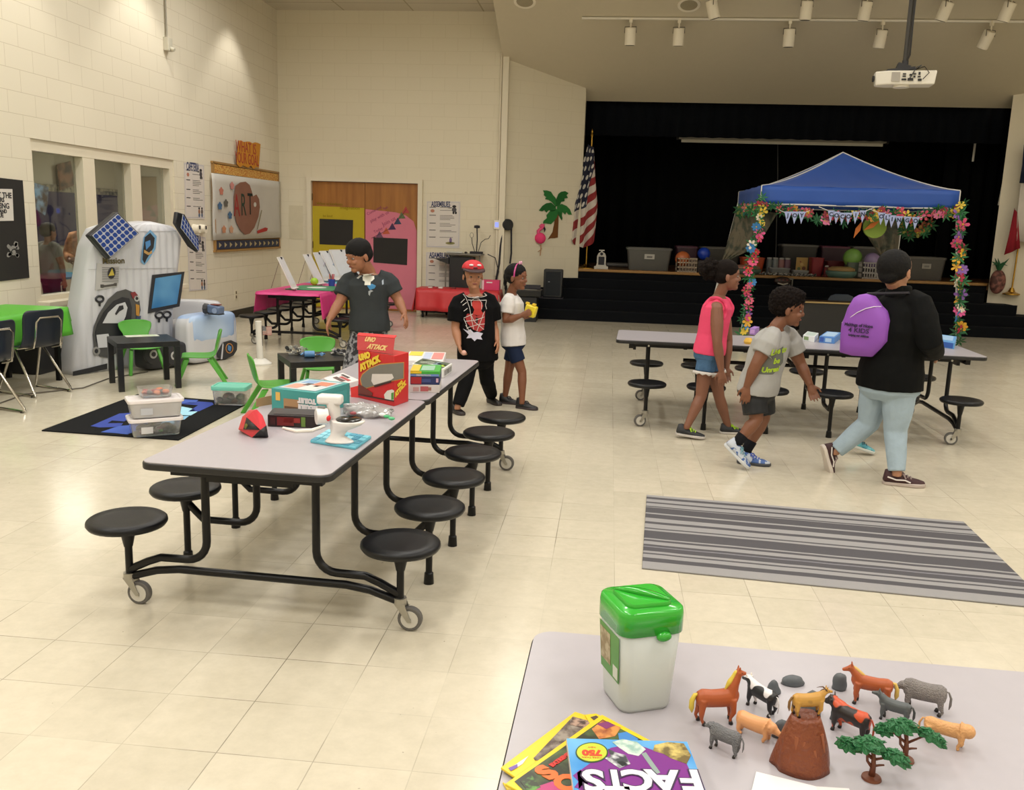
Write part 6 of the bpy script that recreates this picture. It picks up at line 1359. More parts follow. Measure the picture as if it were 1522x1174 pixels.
# ------------------------------------------------------------------ things on the stage
def sx(px, y, py=395): return aty(px, py, y).x
def stage_tote(label, pxl, pxr, y, H, D, col, lidc, z=SZ, sticker=None, rz=0):
    a, b = sx(pxl, y), sx(pxr, y); W = b-a; t = thing('storage_tote', label, 'storage tote', ((a+b)/2, y+D/2, z), rz)
    R = []
    for zz, s in ((.001, .86), (.02, .875), (H-.05, .97), (H-.05, 1.0), (H-.035, 1.0)): R.append([Vector((x*s, yy*s, zz)) for x, yy in rrect(-W/2, -D/2, W/2, D/2, .05)])
    obj('tub', MB().rings(R), C(col), t)
    mb = MB(); mb.rings([[Vector((x*s, yy*s, zz)) for x, yy in rrect(-W/2, -D/2, W/2, D/2, .05)] for zz, s in ((H-.034, 1.02), (H-.01, 1.02), (H, .98), (H, .9), (H-.01, .88))]); obj('lid', mb, C(lidc), t)
    if sticker: obj('label_sticker', MB().pslab([(W*(-.10), -D/2*.97-.012, H*.50), (W*.12, -D/2*.97-.012, H*.50), (W*.12, -D/2*.98-.012, H*.72), (W*(-.10), -D/2*.98-.012, H*.72)], (0, -1, 0), .004), C(sticker), t); obj('sticker_print', MB().box((0.01, -D/2*.98-.018, H*.60), (W*.12, .002, H*.08)), C('#6d6a66'), t)
    return t
stage_tote('grey lidded tote with a white label at the left of the stage', 930, 998, 13.95, .42, .5, '#55544f', '#5f5e59', sticker='#b3b0a8')
stage_tote('dark plum lidded tote behind the grey one at the left of the stage', 1003, 1036, 14.75, .46, .5, '#3a1f2b', '#4a2836')
stage_tote('dark grey lidded tote behind the left rear pole of the canopy', 1040, 1100, 14.9, .46, .5, '#35332f', '#55524b')
stage_tote('grey lidded tote in the back row, left of the centre of the stage', 1160, 1215, 14.9, .56, .5, '#302e2b', '#5b5955')
stage_tote('plum lidded tote in the back row behind the red bins', 1219, 1262, 14.9, .55, .5, '#35202a', '#5c2a3e')
stage_tote('grey lidded tote in the back row behind the adult', 1266, 1336, 14.9, .56, .5, '#3a3833', '#5f5d58')
stage_tote('large grey lidded tote with a white label at the right of the stage', 1346, 1407, 14.0, .42, .5, '#4b4843', '#57544e', sticker='#8f8b82')
# basket with lattice sides
def basket(label, pxl, pxr, y, H, D, hx):
    a, b = sx(pxl, y), sx(pxr, y); W = b-a; t = thing('plastic_basket', label, 'basket', ((a+b)/2, y+D/2, SZ)); m_ = C(hx); mb = MB(); n = 7
    for k in range(4):
        sgn, horiz = (1 if k < 2 else -1), k % 2 == 0
        for i in range(n+1):
            u = -.5+i/n; f = (u*W, sgn*D/2) if horiz else (sgn*W/2, u*D); mb.box((f[0]*.97, f[1]*.97, H/2), (.012, .012, H))
        for zz in (.012, H*.35, H*.68, H-.012):
            if horiz: mb.box((0, sgn*D/2*.97, zz), (W*.97, .012, .022))
            else: mb.box((sgn*W/2*.97, 0, zz), (.012, D*.97, .022))
    mb.box((0, 0, .008), (W*.95, D*.95, .012)); obj('lattice', mb, m_, t); return t, (a+b)/2, y+D/2, W
t, bx, by, W = basket('cream lattice basket holding an orange ball on the stage', 1006, 1037, 13.75, .26, .34, '#a69580')
def ball(label, x, y, z, r, hx): t = thing('ball', label, 'ball', (x, y, z)); obj('ball', MB().ell((0, 0, r), (r, r, r), 24, 16), C(hx, .3), t, smooth=True)
ball('orange ball in the cream lattice basket on the stage', bx-.08, by, SZ+.10, .14, '#b8653a')
ball('blue ball beside the lattice basket on the stage', sx(1045, 14.2), 14.22, SZ+.22, .12, '#1c3fb0'); tag(obj('ball_carton', MB().box((sx(1045, 14.2), 14.22, SZ+.108), (.24, .24, .215)), C('#2a2227'), bevel=.01), 'dark carton carrying the blue ball on the stage', 'box')
t, bx, by, W = basket('white lattice crate with a lilac ball on the stage behind the adult', 1282, 1310, 13.7, .30, .34, '#b3aeaa'); ball('lilac ball in the white lattice crate', bx+.04, by+.0, SZ+.17, .15, '#8c7aa0')
# lantern-like white toy
c_ = sx(893.5, 13.72); t = thing('toy_lantern', 'small white arched toy with a dark window at the left edge of the stage', 'toy', (c_, 13.72, SZ)); 
obj('body', MB().slab([(-.10, 0), (.10, 0), (.10, .06), (.085, .10), (.085, .24), (.06, .30), (0, .33), (-.06, .30), (-.085, .24), (-.085, .10), (-.10, .06)], (0, .03, 0), (1, 0, 0), (0, 0, 1), .09), C('#b9b5ab'), t, bevel=.01)
obj('window', MB().box((0, -.064, .16), (.11, .012, .15)), BK, t, bevel=.01); obj('dial', MB().cyl((0, -.062, .285), (0, -.075, .285), .028), BK, t); obj('dial_ring', MB().tube([(.034*math.cos(a), -.07, .285+.034*math.sin(a)) for a in [2*PI*k/16 for k in range(16)]], .006, 6, close=True), C('#cfcbc0'), t)
obj('handle', MB().box((0, -.02, .35), (.10, .04, .02)).box((0, -.02, .335), (.03, .03, .03)), C('#b9b5ab'), t); 
for s in (-1, 1): obj('foot', MB().box((s*.10, -.02, .03), (.06, .10, .06)), C('#b9b5ab'), t, bevel=.008)
tag(obj('rolled_paper', MB().tube([(sx(902, 14.9), 14.9, SZ+.045), (sx(934, 14.9), 14.9, SZ+.045)], .045, 12), C('#5d5a55')), 'pale roll of paper lying on the stage behind the white toy', 'paper roll')
# bins and trays in the middle
def bin_(name, label, pxl, pxr, y, H, D, hx, taper=.85, z=SZ, cat='bin'):
    a, b = sx(pxl, y), sx(pxr, y); W = b-a; t = thing(name, label, cat, ((a+b)/2, y+D/2, z)); R = [[Vector((x*s, yy*s, zz)) for x, yy in rrect(-W/2, -D/2, W/2, D/2, min(W, D)*.18)] for zz, s in ((.001, taper), (H-.02, .98), (H-.02, 1.02), (H, 1.02), (H, .95), (.02, taper-.03))]; obj('bin', MB().rings(R), C(hx), t); return t, (a+b)/2, y+D/2, W
bin_('plastic_bin', 'orange plastic bin on the stage behind the left canopy pole', 1102, 1137, 14.2, .30, .4, '#a8421f')
def dish(label, px, y, r, h, hx, lid): 
    t = thing('lidded_dish', label, 'dish', (sx(px, y), y, SZ)); obj('dish', MB().lathe([(0, .002), (r*.8, .002), (r*.98, h*.35), (r, h*.6), (r*.9, h*.62), (0, h*.6)], n=32), C(hx), t, smooth=True); obj('lid', MB().lathe([(0, h*.63), (r*.9, h*.63), (r*.86, h*.85), (r*.6, h), (0, h)], n=32), C(lid), t, smooth=True)
dish('round teal dish with a pinkish lid behind the left canopy pole', 1111, 13.78, .26, .17, '#5b6f66', '#a87a6a'); dish('round teal dish with a tan lid in the middle of the stage', 1251, 13.8, .27, .20, '#5f8078', '#a88a5c')
t, bx, by, W = bin_('plastic_tray', 'clear tray of craft bits below the stacked jars on the stage', 1145, 1176, 13.9, .13, .3, '#7d7f80', cat='tray')
for k, (px, hx) in enumerate(((1143, '#5d6263'), (1152, '#6f7576'), (1161, '#8a5f5f'), (1170, '#6a4a5c'))): t = thing('craft_jar', 'jar of craft supplies in the row left of the picture book, '+['leftmost', 'second', 'third', 'fourth'][k], 'jar', (sx(px, 14.35), 14.35, SZ)); obj('jar', MB().lathe([(0, 0), (.055, 0), (.058, .25), (.045, .28), (0, .28)], n=16), C(hx), t); obj('lid', MB().lathe([(0, .281), (.05, .281), (.05, .31), (0, .31)], n=16), C('#9a9a98'), t)
bin_('plastic_tray', 'white tray in front of the picture book on the stage', 1180, 1204, 13.85, .10, .28, '#8f9190', cat='tray')
a, b = sx(1183, 14.3), sx(1200, 14.3); t = thing('picture_book', 'upright yellow picture book with small figures on the stage', 'book', ((a+b)/2, 14.3, SZ)); w_ = b-a; obj('cover', MB().box((0, 0, .19), (w_, .02, .28)).box((0, 0, .028), (w_, .06, .05)), C('#b08f4f'), t); 
for x, z, hx, r in ((-.05, .12, '#5a6b45', .03), (.04, .13, '#6a3f30', .035), (.0, .20, '#c9a86a', .03), (-.03, .25, '#8a4a3a', .015)): obj('figure', MB().cyl((x, -.0105, z), (x, -.014, z), r), C(hx), t)
bin_('plastic_bin', 'red plastic bin right of the picture book on the stage', 1206, 1225, 14.0, .34, .3, '#7d1622'); bin_('plastic_bin', 'dark red low bin behind the tan-lidded dish', 1228, 1257, 14.35, .28, .3, '#5f161c'); bin_('plastic_bin', 'grey green bin under the lime ball on the stage', 1260, 1281, 13.95, .28, .3, '#5f6b60')
t = thing('cracker_jar', 'small dark red jar with a white lid beside the red bin', 'jar', (sx(1229, 13.9), 13.9, SZ)); obj('jar', MB().lathe([(0, 0), (.05, 0), (.05, .16), (.03, .18), (0, .18)], n=16), C('#6a1c20'), t); obj('lid', MB().lathe([(0, .181), (.035, .181), (.035, .21), (0, .21)], n=16), C('#a8a4a0'), t)
ball('lime green ball sitting in the grey green bin on the stage', sx(1266, 14.1), 14.1, SZ+.19, .17, '#7fae55')
rp_ = [(sx(1128+ (1214-1128)*k/40, 13.68), 13.68+.02*math.sin(k*.9), SZ+.03+.018*math.sin(k*2.1)) for k in range(41)]
tag(obj('twisted_ribbon', MB().tube(rp_, [.016+.012*abs(math.sin(k*1.6)) for k in range(41)], 6), M2('ribbon_black_white', '#2a2a2c', '#9a9a9a', .45, .55, 30, .6, 1)), 'black and white twisted ribbon lying along the stage edge', 'ribbon')
c_ = aty(1165, 418, 13.32); t = thing('football_decoration', 'brown football-shaped decoration with white stripes on the steps below the stage edge', 'decoration', (c_.x, 13.44, .681)); obj('ball', MB().ell((0, 0, .085), (.15, .06, .085), 20, 12), C('#2c1a14'), t, smooth=True); obj('white_stripe', MB().tube([(-.09, -.045, .05), (0, -.068, .03), (.09, -.045, .05)], .012, 6), C('#b9b3a9'), t)
for x in (-.07, 0, .07): obj('red_detail', MB().box((x, -.058, .11), (.02, .012, .02)), C('#7d2226'), t)
t = thing('small_white_toy', 'tiny pale toy standing right of the brown football on the steps', 'toy', (sx(1178, 13.4), 13.44, .681)); obj('body', MB().cyl((-.015, 0, 0), (-.015, 0, .12), .012).cyl((.03, 0, 0), (.03, 0, .12), .012).box((0, 0, .13), (.08, .03, .03)), C('#6f6c66'), t)
# pineapple decoration and white knob at the right of the stage
c_ = aty(1487, 400, 13.44); t = thing('pineapple_decoration', 'pink and brown striped pineapple decoration at the right edge of the stage', 'decoration', (c_.x-.02, 13.44, .681)); t.scale = (1.2, 1.2, 1.25); 
obj('fruit', MB().ell((0, 0, .17), (.11, .08, .17), 22, 14), M2('pineapple_stripes', '#8c5a4f', '#4f2f2a', .4, .6, 6, .7, 1, stretch=(3, 1, 3)), t, smooth=True)
mb = MB()
for k in range(9): a = k*.7; mb.tube([(0, 0, .32), (.05*math.cos(a), .04*math.sin(a), .42), (.12*math.cos(a), .06*math.sin(a), .50-.05*(k % 3))], [.02, .018, .002], 6)
obj('leaves', mb, LG[1], t)
# dark folding table with a wooden edge and a blue chair behind it, under the canopy
a, b = aty(1192, 446, 11.3).x, 6.35; zt_ = aty(1230, 449, 11.3).z
t = thing('folding_table', 'dark grey table with a pale wooden edge standing under the canopy', 'table', ((a+b)/2, 11.5, 0)); obj('front_panel', MB().box((0, -.18, zt_/2-.01), (b-a, .02, zt_-.03)), C('#2f2e2c', .7), t); obj('table_top', MB().box((0, 0, zt_-.012), (b-a+.02, .42, .024)), C('#4a3827'), t); obj('edge', MB().box((0, -.215, zt_-.010), (b-a+.03, .012, .024)), C('#b59a63'), t)
for x in (-1, 1): obj('leg', MB().box((x*(b-a)/2*.96, .15, zt_/2-.013), (.03, .03, zt_-.026)), BSTEEL, t)
c_ = aty(1251, 437, 12.05); t = thing('school_chair', 'slate blue shell chair back showing above the dark table under the canopy', 'chair', (c_.x, 12.05, 0)); zz = c_.z
obj('backrest', MB().slab([(-.20, 0), (.20, 0), (.22, .12), (.18, .20), (.10, .23), (-.10, .23), (-.18, .20), (-.22, .12)], (0, 0, zz-.23), (1, 0, 0), (0, 0, 1), .02), C('#39434f'), t, bevel=.01); obj('seat', MB().box((0, .2, zz-.32), (.4, .4, .02)), C('#39434f'), t, bevel=.008)
for x in (-.08, .08): obj('rivet', MB().ell((x, -.022, zz-.14), (.014, .004, .02), 8, 6), C('#b9b9b9'), t)
for x in (-.17, .17):
    obj('leg', MB().tube([(x, .02, zz-.10), (x, .02, zz-.33), (x*1.15, -.02, 0)], .011, 8), CHR, t); obj('leg', MB().tube([(x, .35, zz-.33), (x*1.15, .4, 0)], .011, 8), CHR, t)
# ------------------------------------------------------------------ inside the window
YI = 'x'
BP = M('inner_board_purple', '#2c2a4a', .8)
Xb = -7.48
q = [atx(50, 287, Xb), atx(183, 287, Xb), atx(183, 420, Xb), atx(50, 420, Xb)]; t = thing('inner_bulletin_board', 'dark purple bulletin board with lace edging seen through the window', 'bulletin board', q[3])
q[0].z = q[1].z; q[3].z = q[2].z = 1.0; obj('panel', MB().pslab([Vector((Xb, q[0].y, q[0].z)), Vector((Xb, q[1].y, q[0].z)), Vector((Xb, q[1].y, 1.0)), Vector((Xb, q[0].y, 1.0))], (1, 0, 0), .02), BP, t, world=True)
obj('lace_border', MB().box((Xb+.03, (q[0].y+q[1].y)/2, q[0].z), (.01, q[1].y-q[0].y, .12)).box((Xb+.03, q[1].y, (q[0].z+1)/2), (.01, .12, q[0].z-1.0)), M2('lace_print', '#4d4a42', '#8f8a74', .4, .6, 14, .8, 3), t, world=True)
def iposter(label, pts, X, ca, cb): q = [atx(a, b, X) for a, b in pts]; tag(obj('wall_print', MB().pslab(q, (1, 0, 0), .01), M2('print_'+ca+cb, ca, cb, .4, .6, 6, .6, 3)), label, 'poster')
iposter('dark collage print tilted high in the left window pane', ((84, 245), (104, 239), (111, 275), (88, 283)), -7.40, '#2e2622', '#7d5a45')
iposter('blue and brown photo print at the left edge of the window', ((51, 272), (71, 278), (70, 300), (66, 320), (52, 311)), -6.0, '#3a2a24', '#6f8aa0')
iposter('pale paper on the wall behind the right window pane', ((208, 258), (234, 262), (232, 330), (206, 326)), -7.42, '#7d7668', '#888070')
iposter('green strip of paper behind the right window pane', ((232, 290), (243, 290), (245, 335), (234, 335)), -7.42, '#4f8a2f', '#66a03c')
t = thing('inner_table', 'table with a turquoise top and yellow strip seen through the left window pane', 'table', (-5.6, 8.6, 0)); p = atx(95, 399, -5.3); 
obj('table_top', MB().box((-5.6, 8.75, .68), (.7, 1.9, .03)), C('#2f7f9c'), t, world=True); obj('yellow_strip', MB().box((-5.95, 8.75, .80), (.02, 1.9, .22)), C('#7d7a30'), t, world=True)
for x in (-5.3, -5.9):
    for y in (7.9, 9.6): obj('leg', MB().box((x, y, .33), (.04, .04, .66)), BSTEEL, t, world=True)
# ------------------------------------------------------------------ foreground table: bin, magazines, toy animals
fc = atz(934, 1064.5, ZT); lc = atz(889.8, 1020, ZT); rc = atz(1002, 1055, ZT); ctr = (lc+rc)/2; ux = (rc-fc).normalized(); S = ((rc-fc).length+(lc-fc).length)/2; rzb = math.atan2(ux.y, ux.x)
zl = aty(931, 949.6, fc.y-.012).z-ZT; H = zl+.028
t = thing('toy_bucket', 'square translucent bucket with a glossy green lid in the foreground', 'bucket', (ctr.x, ctr.y, ZT), rzb)
FR = M('frosted_plastic', '#eef3ef', .35, trans=.45, var=.02); GL_ = M('glossy_green_lid', '#2fa52f', .18, var=.03, coat=.3)
def sq(s, z, r=.022): return [Vector((x*s/S, y*s/S, z)) for x, y in rrect(-S/2, -S/2, S/2, S/2, r)]
obj('tub', MB().rings([sq(S*.95, .001), sq(S, .008), sq(S*1.20, H-.012), sq(S*1.19, H-.012), sq(S*.985, .011), sq(S*.93, .006)]), FR, t, smooth=True)
obj('lid', MB().rings([sq(S*1.225, zl, .02), sq(S*1.245, zl), sq(S*1.25, zl+.036), sq(S*1.22, zl+.046), sq(S*1.16, zl+.049), sq(S*.2, zl+.049)]), GL_, t, smooth=True)
obj('lid_plate', MB().rings([sq(S*.86, zl+.0492), sq(S*.86, zl+.054), sq(S*.83, zl+.057), sq(S*.2, zl+.057)]), GL_, t, smooth=None); 
mb = MB(); a = math.radians(-42); R = []
for k in range(9):
    u = -1+k/4; x = u*.055; w = .006+.004*(1-abs(u)); h = .004+.007*(1-u*u); R.append([Vector((x*math.cos(a)-y*math.sin(a), x*math.sin(a)+y*math.cos(a), zl+.056+z)) for y, z in ((-w, 0), (w, 0), (w*.7, h), (-w*.7, h))])
obj('lid_handle', mb.rings(R), GL_, t, smooth=True); obj('lid_tab', MB().ell((S*.17, -S*.62, zl-.003), (.016, .008, .010), 14, 8), GL_, t, smooth=True)
sx_ = -S*.5; 
def lp(u, v): s = S*(1+.20*v); return Vector((-s/2-.0012, s/2*(1-2*u)*.98, .008+v*(H-.02)))
obj('label_sticker', MB().pslab([lp(.12, .30), lp(.88, .30), lp(.88, .86), lp(.12, .86)], (-1, 0, 0), .0008), M('sticker_green', '#4f8c3a', .4), t)
obj('sticker_picture', MB().pslab([v+Vector((-.001, 0, 0)) for v in (lp(.15, .42), lp(.55, .42), lp(.55, .80), lp(.15, .80))], (-1, 0, 0), .0006), M2('sticker_photo', '#8a7a5a', '#b0a58a', .4, .6, 60, .5, 2), t)
obj('sticker_white', MB().pslab([v+Vector((-.001, 0, 0)) for v in (lp(.66, .33), lp(.85, .33), lp(.85, .48), lp(.66, .48))], (-1, 0, 0), .0006), C('#c9cdc4'), t)
# magazines: each a thin block with a printed cover
def mpoly(pts, z): return [atz(730+x/4.612, 1040+y/4.612, z) for x, y in pts]
def magazine(label, corners, z, th, edge, name='magazine'):
    q = mpoly(corners, z+th); c = (q[0]+q[2])/2; t = thing(name, label, 'magazine', (c.x, c.y, z), 0, 'magazines on the foreground table')
    obj('pages', MB().pslab([v-Vector((0, 0, th)) for v in q], (0, 0, 1), th), edge, t, world=True, bevel=.001); return t, q
def art(t, pts, z, m, nm='cover_art', th=.0004): return obj(nm, MB().pslab(mpoly(pts, z), (0, 0, 1), th), m, t, world=True)
YM = C('#e0c11f', .3); z = ZT
t, q = magazine('yellow-bordered magazine, lowest of the pile at the table edge', [(78, 560), (330, 700), (560, 860), (330, 980)], z, .004, YM)
z += .0045
t, q = magazine('yellow-bordered magazine with a brown animal cover fanned out to the left', [(66, 462), (575, 80), (800, 150), (330, 640)], z, .0045, YM)
art(t, [(290, 400), (560, 115), (720, 165), (420, 420), (300, 415)], z+.005, M2('animal_cover', '#4b3a33', '#8f8478', .4, .6, 40, .35, 4)); art(t, [(560, 115), (690, 150), (640, 200), (540, 170)], z+.0054, M2('animal_cover_b', '#3a241f', '#a88a78', .4, .6, 70, .35, 3)); art(t, [(150, 455), (255, 385), (215, 440), (160, 475)], z+.005, C('#d9d4d9', .3)); art(t, [(118, 468), (180, 440), (182, 462), (135, 488)], z+.0054, C('#6b4a9c', .3))
z += .005
t, q = magazine('yellow-bordered magazine barely showing between the fanned magazine and the big letters', [(640, 100), (720, 92), (800, 130), (700, 200)], z, .002, YM)
art(t, [(680, 120), (720, 108), (745, 125), (705, 140)], z+.0024, C('#4b3a33', .3))
z += .0025
t, q = magazine('yellow-bordered magazine with large orange letters SO under the blue book', [(95, 575), (760, 100), (1190, 330), (600, 840)], z, .005, YM)
art(t, [(160, 560), (765, 135), (1120, 320), (600, 800), (220, 620)], z+.0055, M2('jungle_cover', '#262a1c', '#4d5f34', .4, .62, 26, .3, 4))
art(t, [(690, 200), (765, 140), (890, 190), (850, 250), (740, 270)], z+.006, M2('photo_orange', '#7a2f1f', '#d08a4a', .35, .6, 45, .3, 3)); art(t, [(720, 165), (800, 150), (850, 175), (790, 200)], z+.0063, C('#7d2f6a', .3)); art(t, [(870, 230), (930, 220), (1010, 270), (960, 310), (880, 290)], z+.0063, C('#3f7fc0', .3)); art(t, [(200, 560), (280, 520), (340, 600), (260, 640)], z+.0063, M2('flower_photo', '#2c3420', '#5f9440', .45, .6, 60, .3, 2))
art(t, [(300, 600), (420, 560), (560, 650), (520, 700), (330, 700)], z+.0062, C('#b03a72', .3))
e0 = mpoly([(430, 530), (560, 440)], z+.0066); ex_ = (e0[1]-e0[0]).normalized(); OR = C('#e0682a', .3)
for ch, x, y, s_ in (('S', 385, 500, .052), ('O', 530, 570, .055)): lettering(ch, s_, mpoly([(x, y)], z+.0066)[0], ex_, Vector((0, 0, 1)).cross(ex_), OR, t, bold=.0035, ext=.0004)
lettering('EXTREMELY', .012, mpoly([(490, 400)], z+.0066)[0], ex_, Vector((0, 0, 1)).cross(ex_), C('#c9302a', .3), t, bold=.001, ext=.0004)
z += .0056
q0 = [(515, 262), (1345, 285), (1480, 640), (1500, 900), (600, 900)]
t, q = magazine('thick blue book with upside-down white letters FACTS on top of the magazines', q0, z, .012, C('#c9c6c0', .5), 'picture_book'); z += .012
SKY = M2('cover_sky_blue', '#2f7fc4', '#6fb0e0', .3, .7, 9, .25, 2); art(t, [(518, 265), (1343, 288), (1478, 640), (1496, 895), (603, 895)], z+.0004, SKY)
art(t, [(590, 500), (700, 420), (820, 330), (980, 300), (1150, 360), (1340, 440), (1440, 640), (1470, 800), (620, 800)], z+.0009, C('#7a2f86', .25)); art(t, [(610, 480), (560, 520), (600, 560), (570, 600), (640, 620), (680, 540)], z+.0009, C('#7a2f86', .25))
art(t, [(830, 290), (900, 270), (1000, 290), (1060, 340), (1010, 385), (940, 370), (880, 330)], z+.0013, M2('statue_print', '#8fb0a6', '#c9d6cc', .4, .6, 60, .3, 3)); art(t, [(1030, 370), (1060, 360), (1160, 500), (1130, 510)], z+.0013, C('#8a9a96', .3))
art(t, [(1110, 350), (1120, 310), (1210, 290), (1320, 300), (1370, 380), (1340, 440), (1230, 400), (1180, 370)], z+.0013, M2('lizard_print', '#6b5a34', '#c9b46a', .4, .6, 50, .3, 3))
art(t, [(800, 335), (850, 360), (920, 380), (955, 440), (880, 470), (820, 430), (780, 400), (820, 385)], z+.0016, M2('goat_print', '#3f4046', '#cfd0d4', .42, .58, 50, .3, 2)); art(t, [(860, 425), (900, 420), (935, 440), (900, 455)], z+.0020, C('#26262a', .3))
def ov(cx_, cy_, rx, ry): return [(cx_+rx*math.cos(2*PI*k/28), cy_+ry*math.sin(2*PI*k/28)) for k in range(28)]
art(t, ov(690, 362, 112, 70), z+.0013, C('#2c4a2a', .3)); art(t, ov(690, 360, 103, 62), z+.0017, C('#b9c43a', .3))
ex_ = -(mpoly([(1400, 560)], z)[0]-mpoly([(620, 540)], z)[0]).normalized(); ey_ = Vector((0, 0, 1)).cross(ex_)
lettering('750', .022, mpoly([(690, 362)], z+.0021)[0], ex_, ey_, C('#d2402a', .3), t, bold=.0015, ext=.0004); lettering('MORE THAN', .006, mpoly([(690, 395)], z+.0021)[0], ex_, ey_, C('#d2402a', .3), t, ext=.0004); lettering('NEW', .006, mpoly([(690, 325)], z+.0021)[0], ex_, ey_, C('#d2402a', .3), t, ext=.0004)
for ch, x, s_, w in (('F', 1370, .078, 1.0), ('A', 1180, .076, 1.0), ('C', 1000, .076, .95), ('T', 850, .076, .85), ('S', 700, .078, 1.0)):
    p = mpoly([(x, 545)], z+.0022)[0]; lettering(ch, s_, p+Vector((0, 0, .0)), ex_, ey_, C('#3a2a4a', .3), t, bold=.0055, ext=.0002, wscale=w, name='letter_outline'); lettering(ch, s_, p+Vector((0, 0, .0006)), ex_, ey_, C('#dfdde4', .3), t, bold=.0028, ext=.0003, wscale=w)
# folded white card at the lower edge
q = [atz(1124, 1147, ZT+.003), atz(1213, 1169, ZT+.003), atz(1230, 1250, ZT+.003), atz(1105, 1225, ZT+.003)]; t = thing('paper_card', 'white folded card at the bottom edge of the foreground table', 'card', (q[0]+q[2])/2); obj('left_leaf', MB().pslab(q, (0, 0, 1), .0006), C('#e3e1e0'), t, world=True)
q = [atz(1213, 1169, ZT+.003), atz(1262, 1172, ZT+.006), atz(1290, 1250, ZT+.006), atz(1230, 1250, ZT+.003)]; obj('right_leaf', MB().pslab(q, (0, 0, 1), .0006), C('#dddbd9'), t, world=True)
# ------------------------------------------------------------------ toy animals
def quad(label, px, py, head, S, col, legs=.42, body=(.19, .21), neck=(.30, .62), nr=(.13, .09), hd=(.20, .02), hr=(.085, .05), tail=None, mane=None, horns=None, hoof='#221c1a', lr=(.062, .036), ears='up', mat=None, z=ZT, name='toy_animal', cat='toy animal', Lb=.5, belly=0, spread=.10, tailr=.03, trunk_drop=0):
    """quadruped figurine facing local +X; all sizes are fractions of S (body length about .9 S)"""
    p = atz(px, py, z) if z == ZT else px; t = thing(name, label, cat, p, head, 'toy animals on the foreground table'); m = mat or C(col, .42); mb = MB()
    bx, bz = body; zc_ = legs+bz*.75
    def E(x, z_, ry, rz_): return [Vector((x*S, ry*math.cos(2*PI*k/16)*S, (z_+rz_*math.sin(2*PI*k/16))*S)) for k in range(16)]
    mb.rings([E(-Lb*.98, zc_, .03, .04), E(-Lb*.93, zc_, bx*.62, bz*.72), E(-Lb*.7, zc_, bx*.92, bz*.98), E(-Lb*.25, zc_-.02-belly, bx*.9, bz*.95+belly), E(Lb*.2, zc_-.02-belly*.5, bx*.9, bz*.98+belly*.5), E(Lb*.62, zc_, bx*.88, bz*1.05), E(Lb*.9, zc_+.02, bx*.6, bz*.8), E(Lb*1.0, zc_+.03, .04, .06)])
    nx_, nz_ = neck; hb = Vector((Lb*.72+nx_, 0, zc_+bz*.2+nz_-.0))*S; sh_ = Vector((Lb*.62, 0, zc_+bz*.25))*S
    mb.tube([sh_, sh_.lerp(hb, .5)+Vector((-.02, 0, .0))*S, hb], [nr[0]*1.25*S, nr[0]*S, nr[1]*S], 14); mb.ell(hb, (nr[1]*1.15*S,)*3, 12, 8)
    hv = Vector((hd[0], 0, hd[1]))*S; mb.tube([hb-hv*.15, hb+hv*.2, hb+hv*.75, hb+hv*1.05], [hr[0]*.9*S, hr[0]*S, hr[1]*1.1*S, hr[1]*.85*S], 14)
    for x, f in ((-Lb*.70, -1), (Lb*.66, 1)):
        for s in (-1, 1):
            y = s*spread; dx = .03*s*f
            mb.tube([(x*S, y*S, zc_*S), ((x+.03*f)*S, y*1.15*S, legs*.62*S), ((x-(.05 if f < 0 else -.0)+dx)*S, y*1.15*S, legs*.34*S), ((x+dx)*S, y*1.15*S, .04*S), ((x+.02+dx)*S, y*1.15*S, .001)], [lr[0]*1.5*S, lr[0]*1.05*S, lr[1]*1.05*S, lr[1]*S, lr[1]*1.25*S], 10)
    er = hb+Vector((-.01, 0, hr[0]*.7))*S
    for s in (-1, 1):
        if ears == 'up': mb.tube([er+Vector((0, s*.035, 0))*S, er+Vector((.01, s*.05, .09))*S, er+Vector((.02, s*.05, .13))*S], [.03*S, .022*S, .005*S], 8)
        else: mb.tube([er+Vector((0, s*.05, 0))*S, er+Vector((-.02, s*.13, -.01))*S, er+Vector((-.01, s*.17, -.04))*S], [.03*S, .03*S, .008*S], 8)
    b = obj('body', mb, m, t, rem=S*.019, sm=3)
    if hoof:
        mb2 = MB()
        for x, f in ((-Lb*.70, -1), (Lb*.66, 1)):
            for s in (-1, 1):
                h = MB().tube([((x+.03*s*f)*S, s*spread*1.15*S, .085*S), ((x+.02+.03*s*f)*S, s*spread*1.15*S, .0005)], [lr[1]*1.12*S, lr[1]*1.45*S], 10); obj('hoof', h, C(hoof), t, smooth=True)
    for s in (-1, 1): obj('eye', MB().ell(hb+hv*.28+Vector((0, s*hr[0]*.86, .03))*S, (.014*S, .012*S, .014*S), 8, 6), BK, t)
    if tail: 
        q_ = [Vector((-Lb*.92+a_, 0, zc_+b_))*S for a_, b_ in ((.02, .10), (-.06, .09), (-.12, -.05), (-.12, -.22), (-.10, -.34))]; obj('tail', MB().tube(q_, [tailr*.7*S, tailr*1.0*S, tailr*1.3*S, tailr*1.4*S, .01*S], 10), C(tail), t, smooth=True)
    if mane: obj('mane', MB().tube([hb+Vector((.02, 0, hr[0]*.9))*S, hb+Vector((-.07, 0, .03))*S, sh_.lerp(hb, .55)+Vector((-.13, 0, .02))*S, sh_+Vector((-.16, 0, .10))*S], [.022*S, .045*S, .06*S, .015*S], 10), C(mane), t, rem=S*.02, sm=1, noiseamp=.012*S, nscale=3/S)
    if horns:
        for s in (-1, 1): obj('horn', MB().tube([er+Vector((.0, s*.05, -.02))*S]+[er+Vector((a_, s*b_, c_))*S for a_, b_, c_ in horns[1]], [.024*S, .02*S, .012*S, .003*S][:len(horns[1])+1], 8), C(horns[0]), t, smooth=True)
    return t
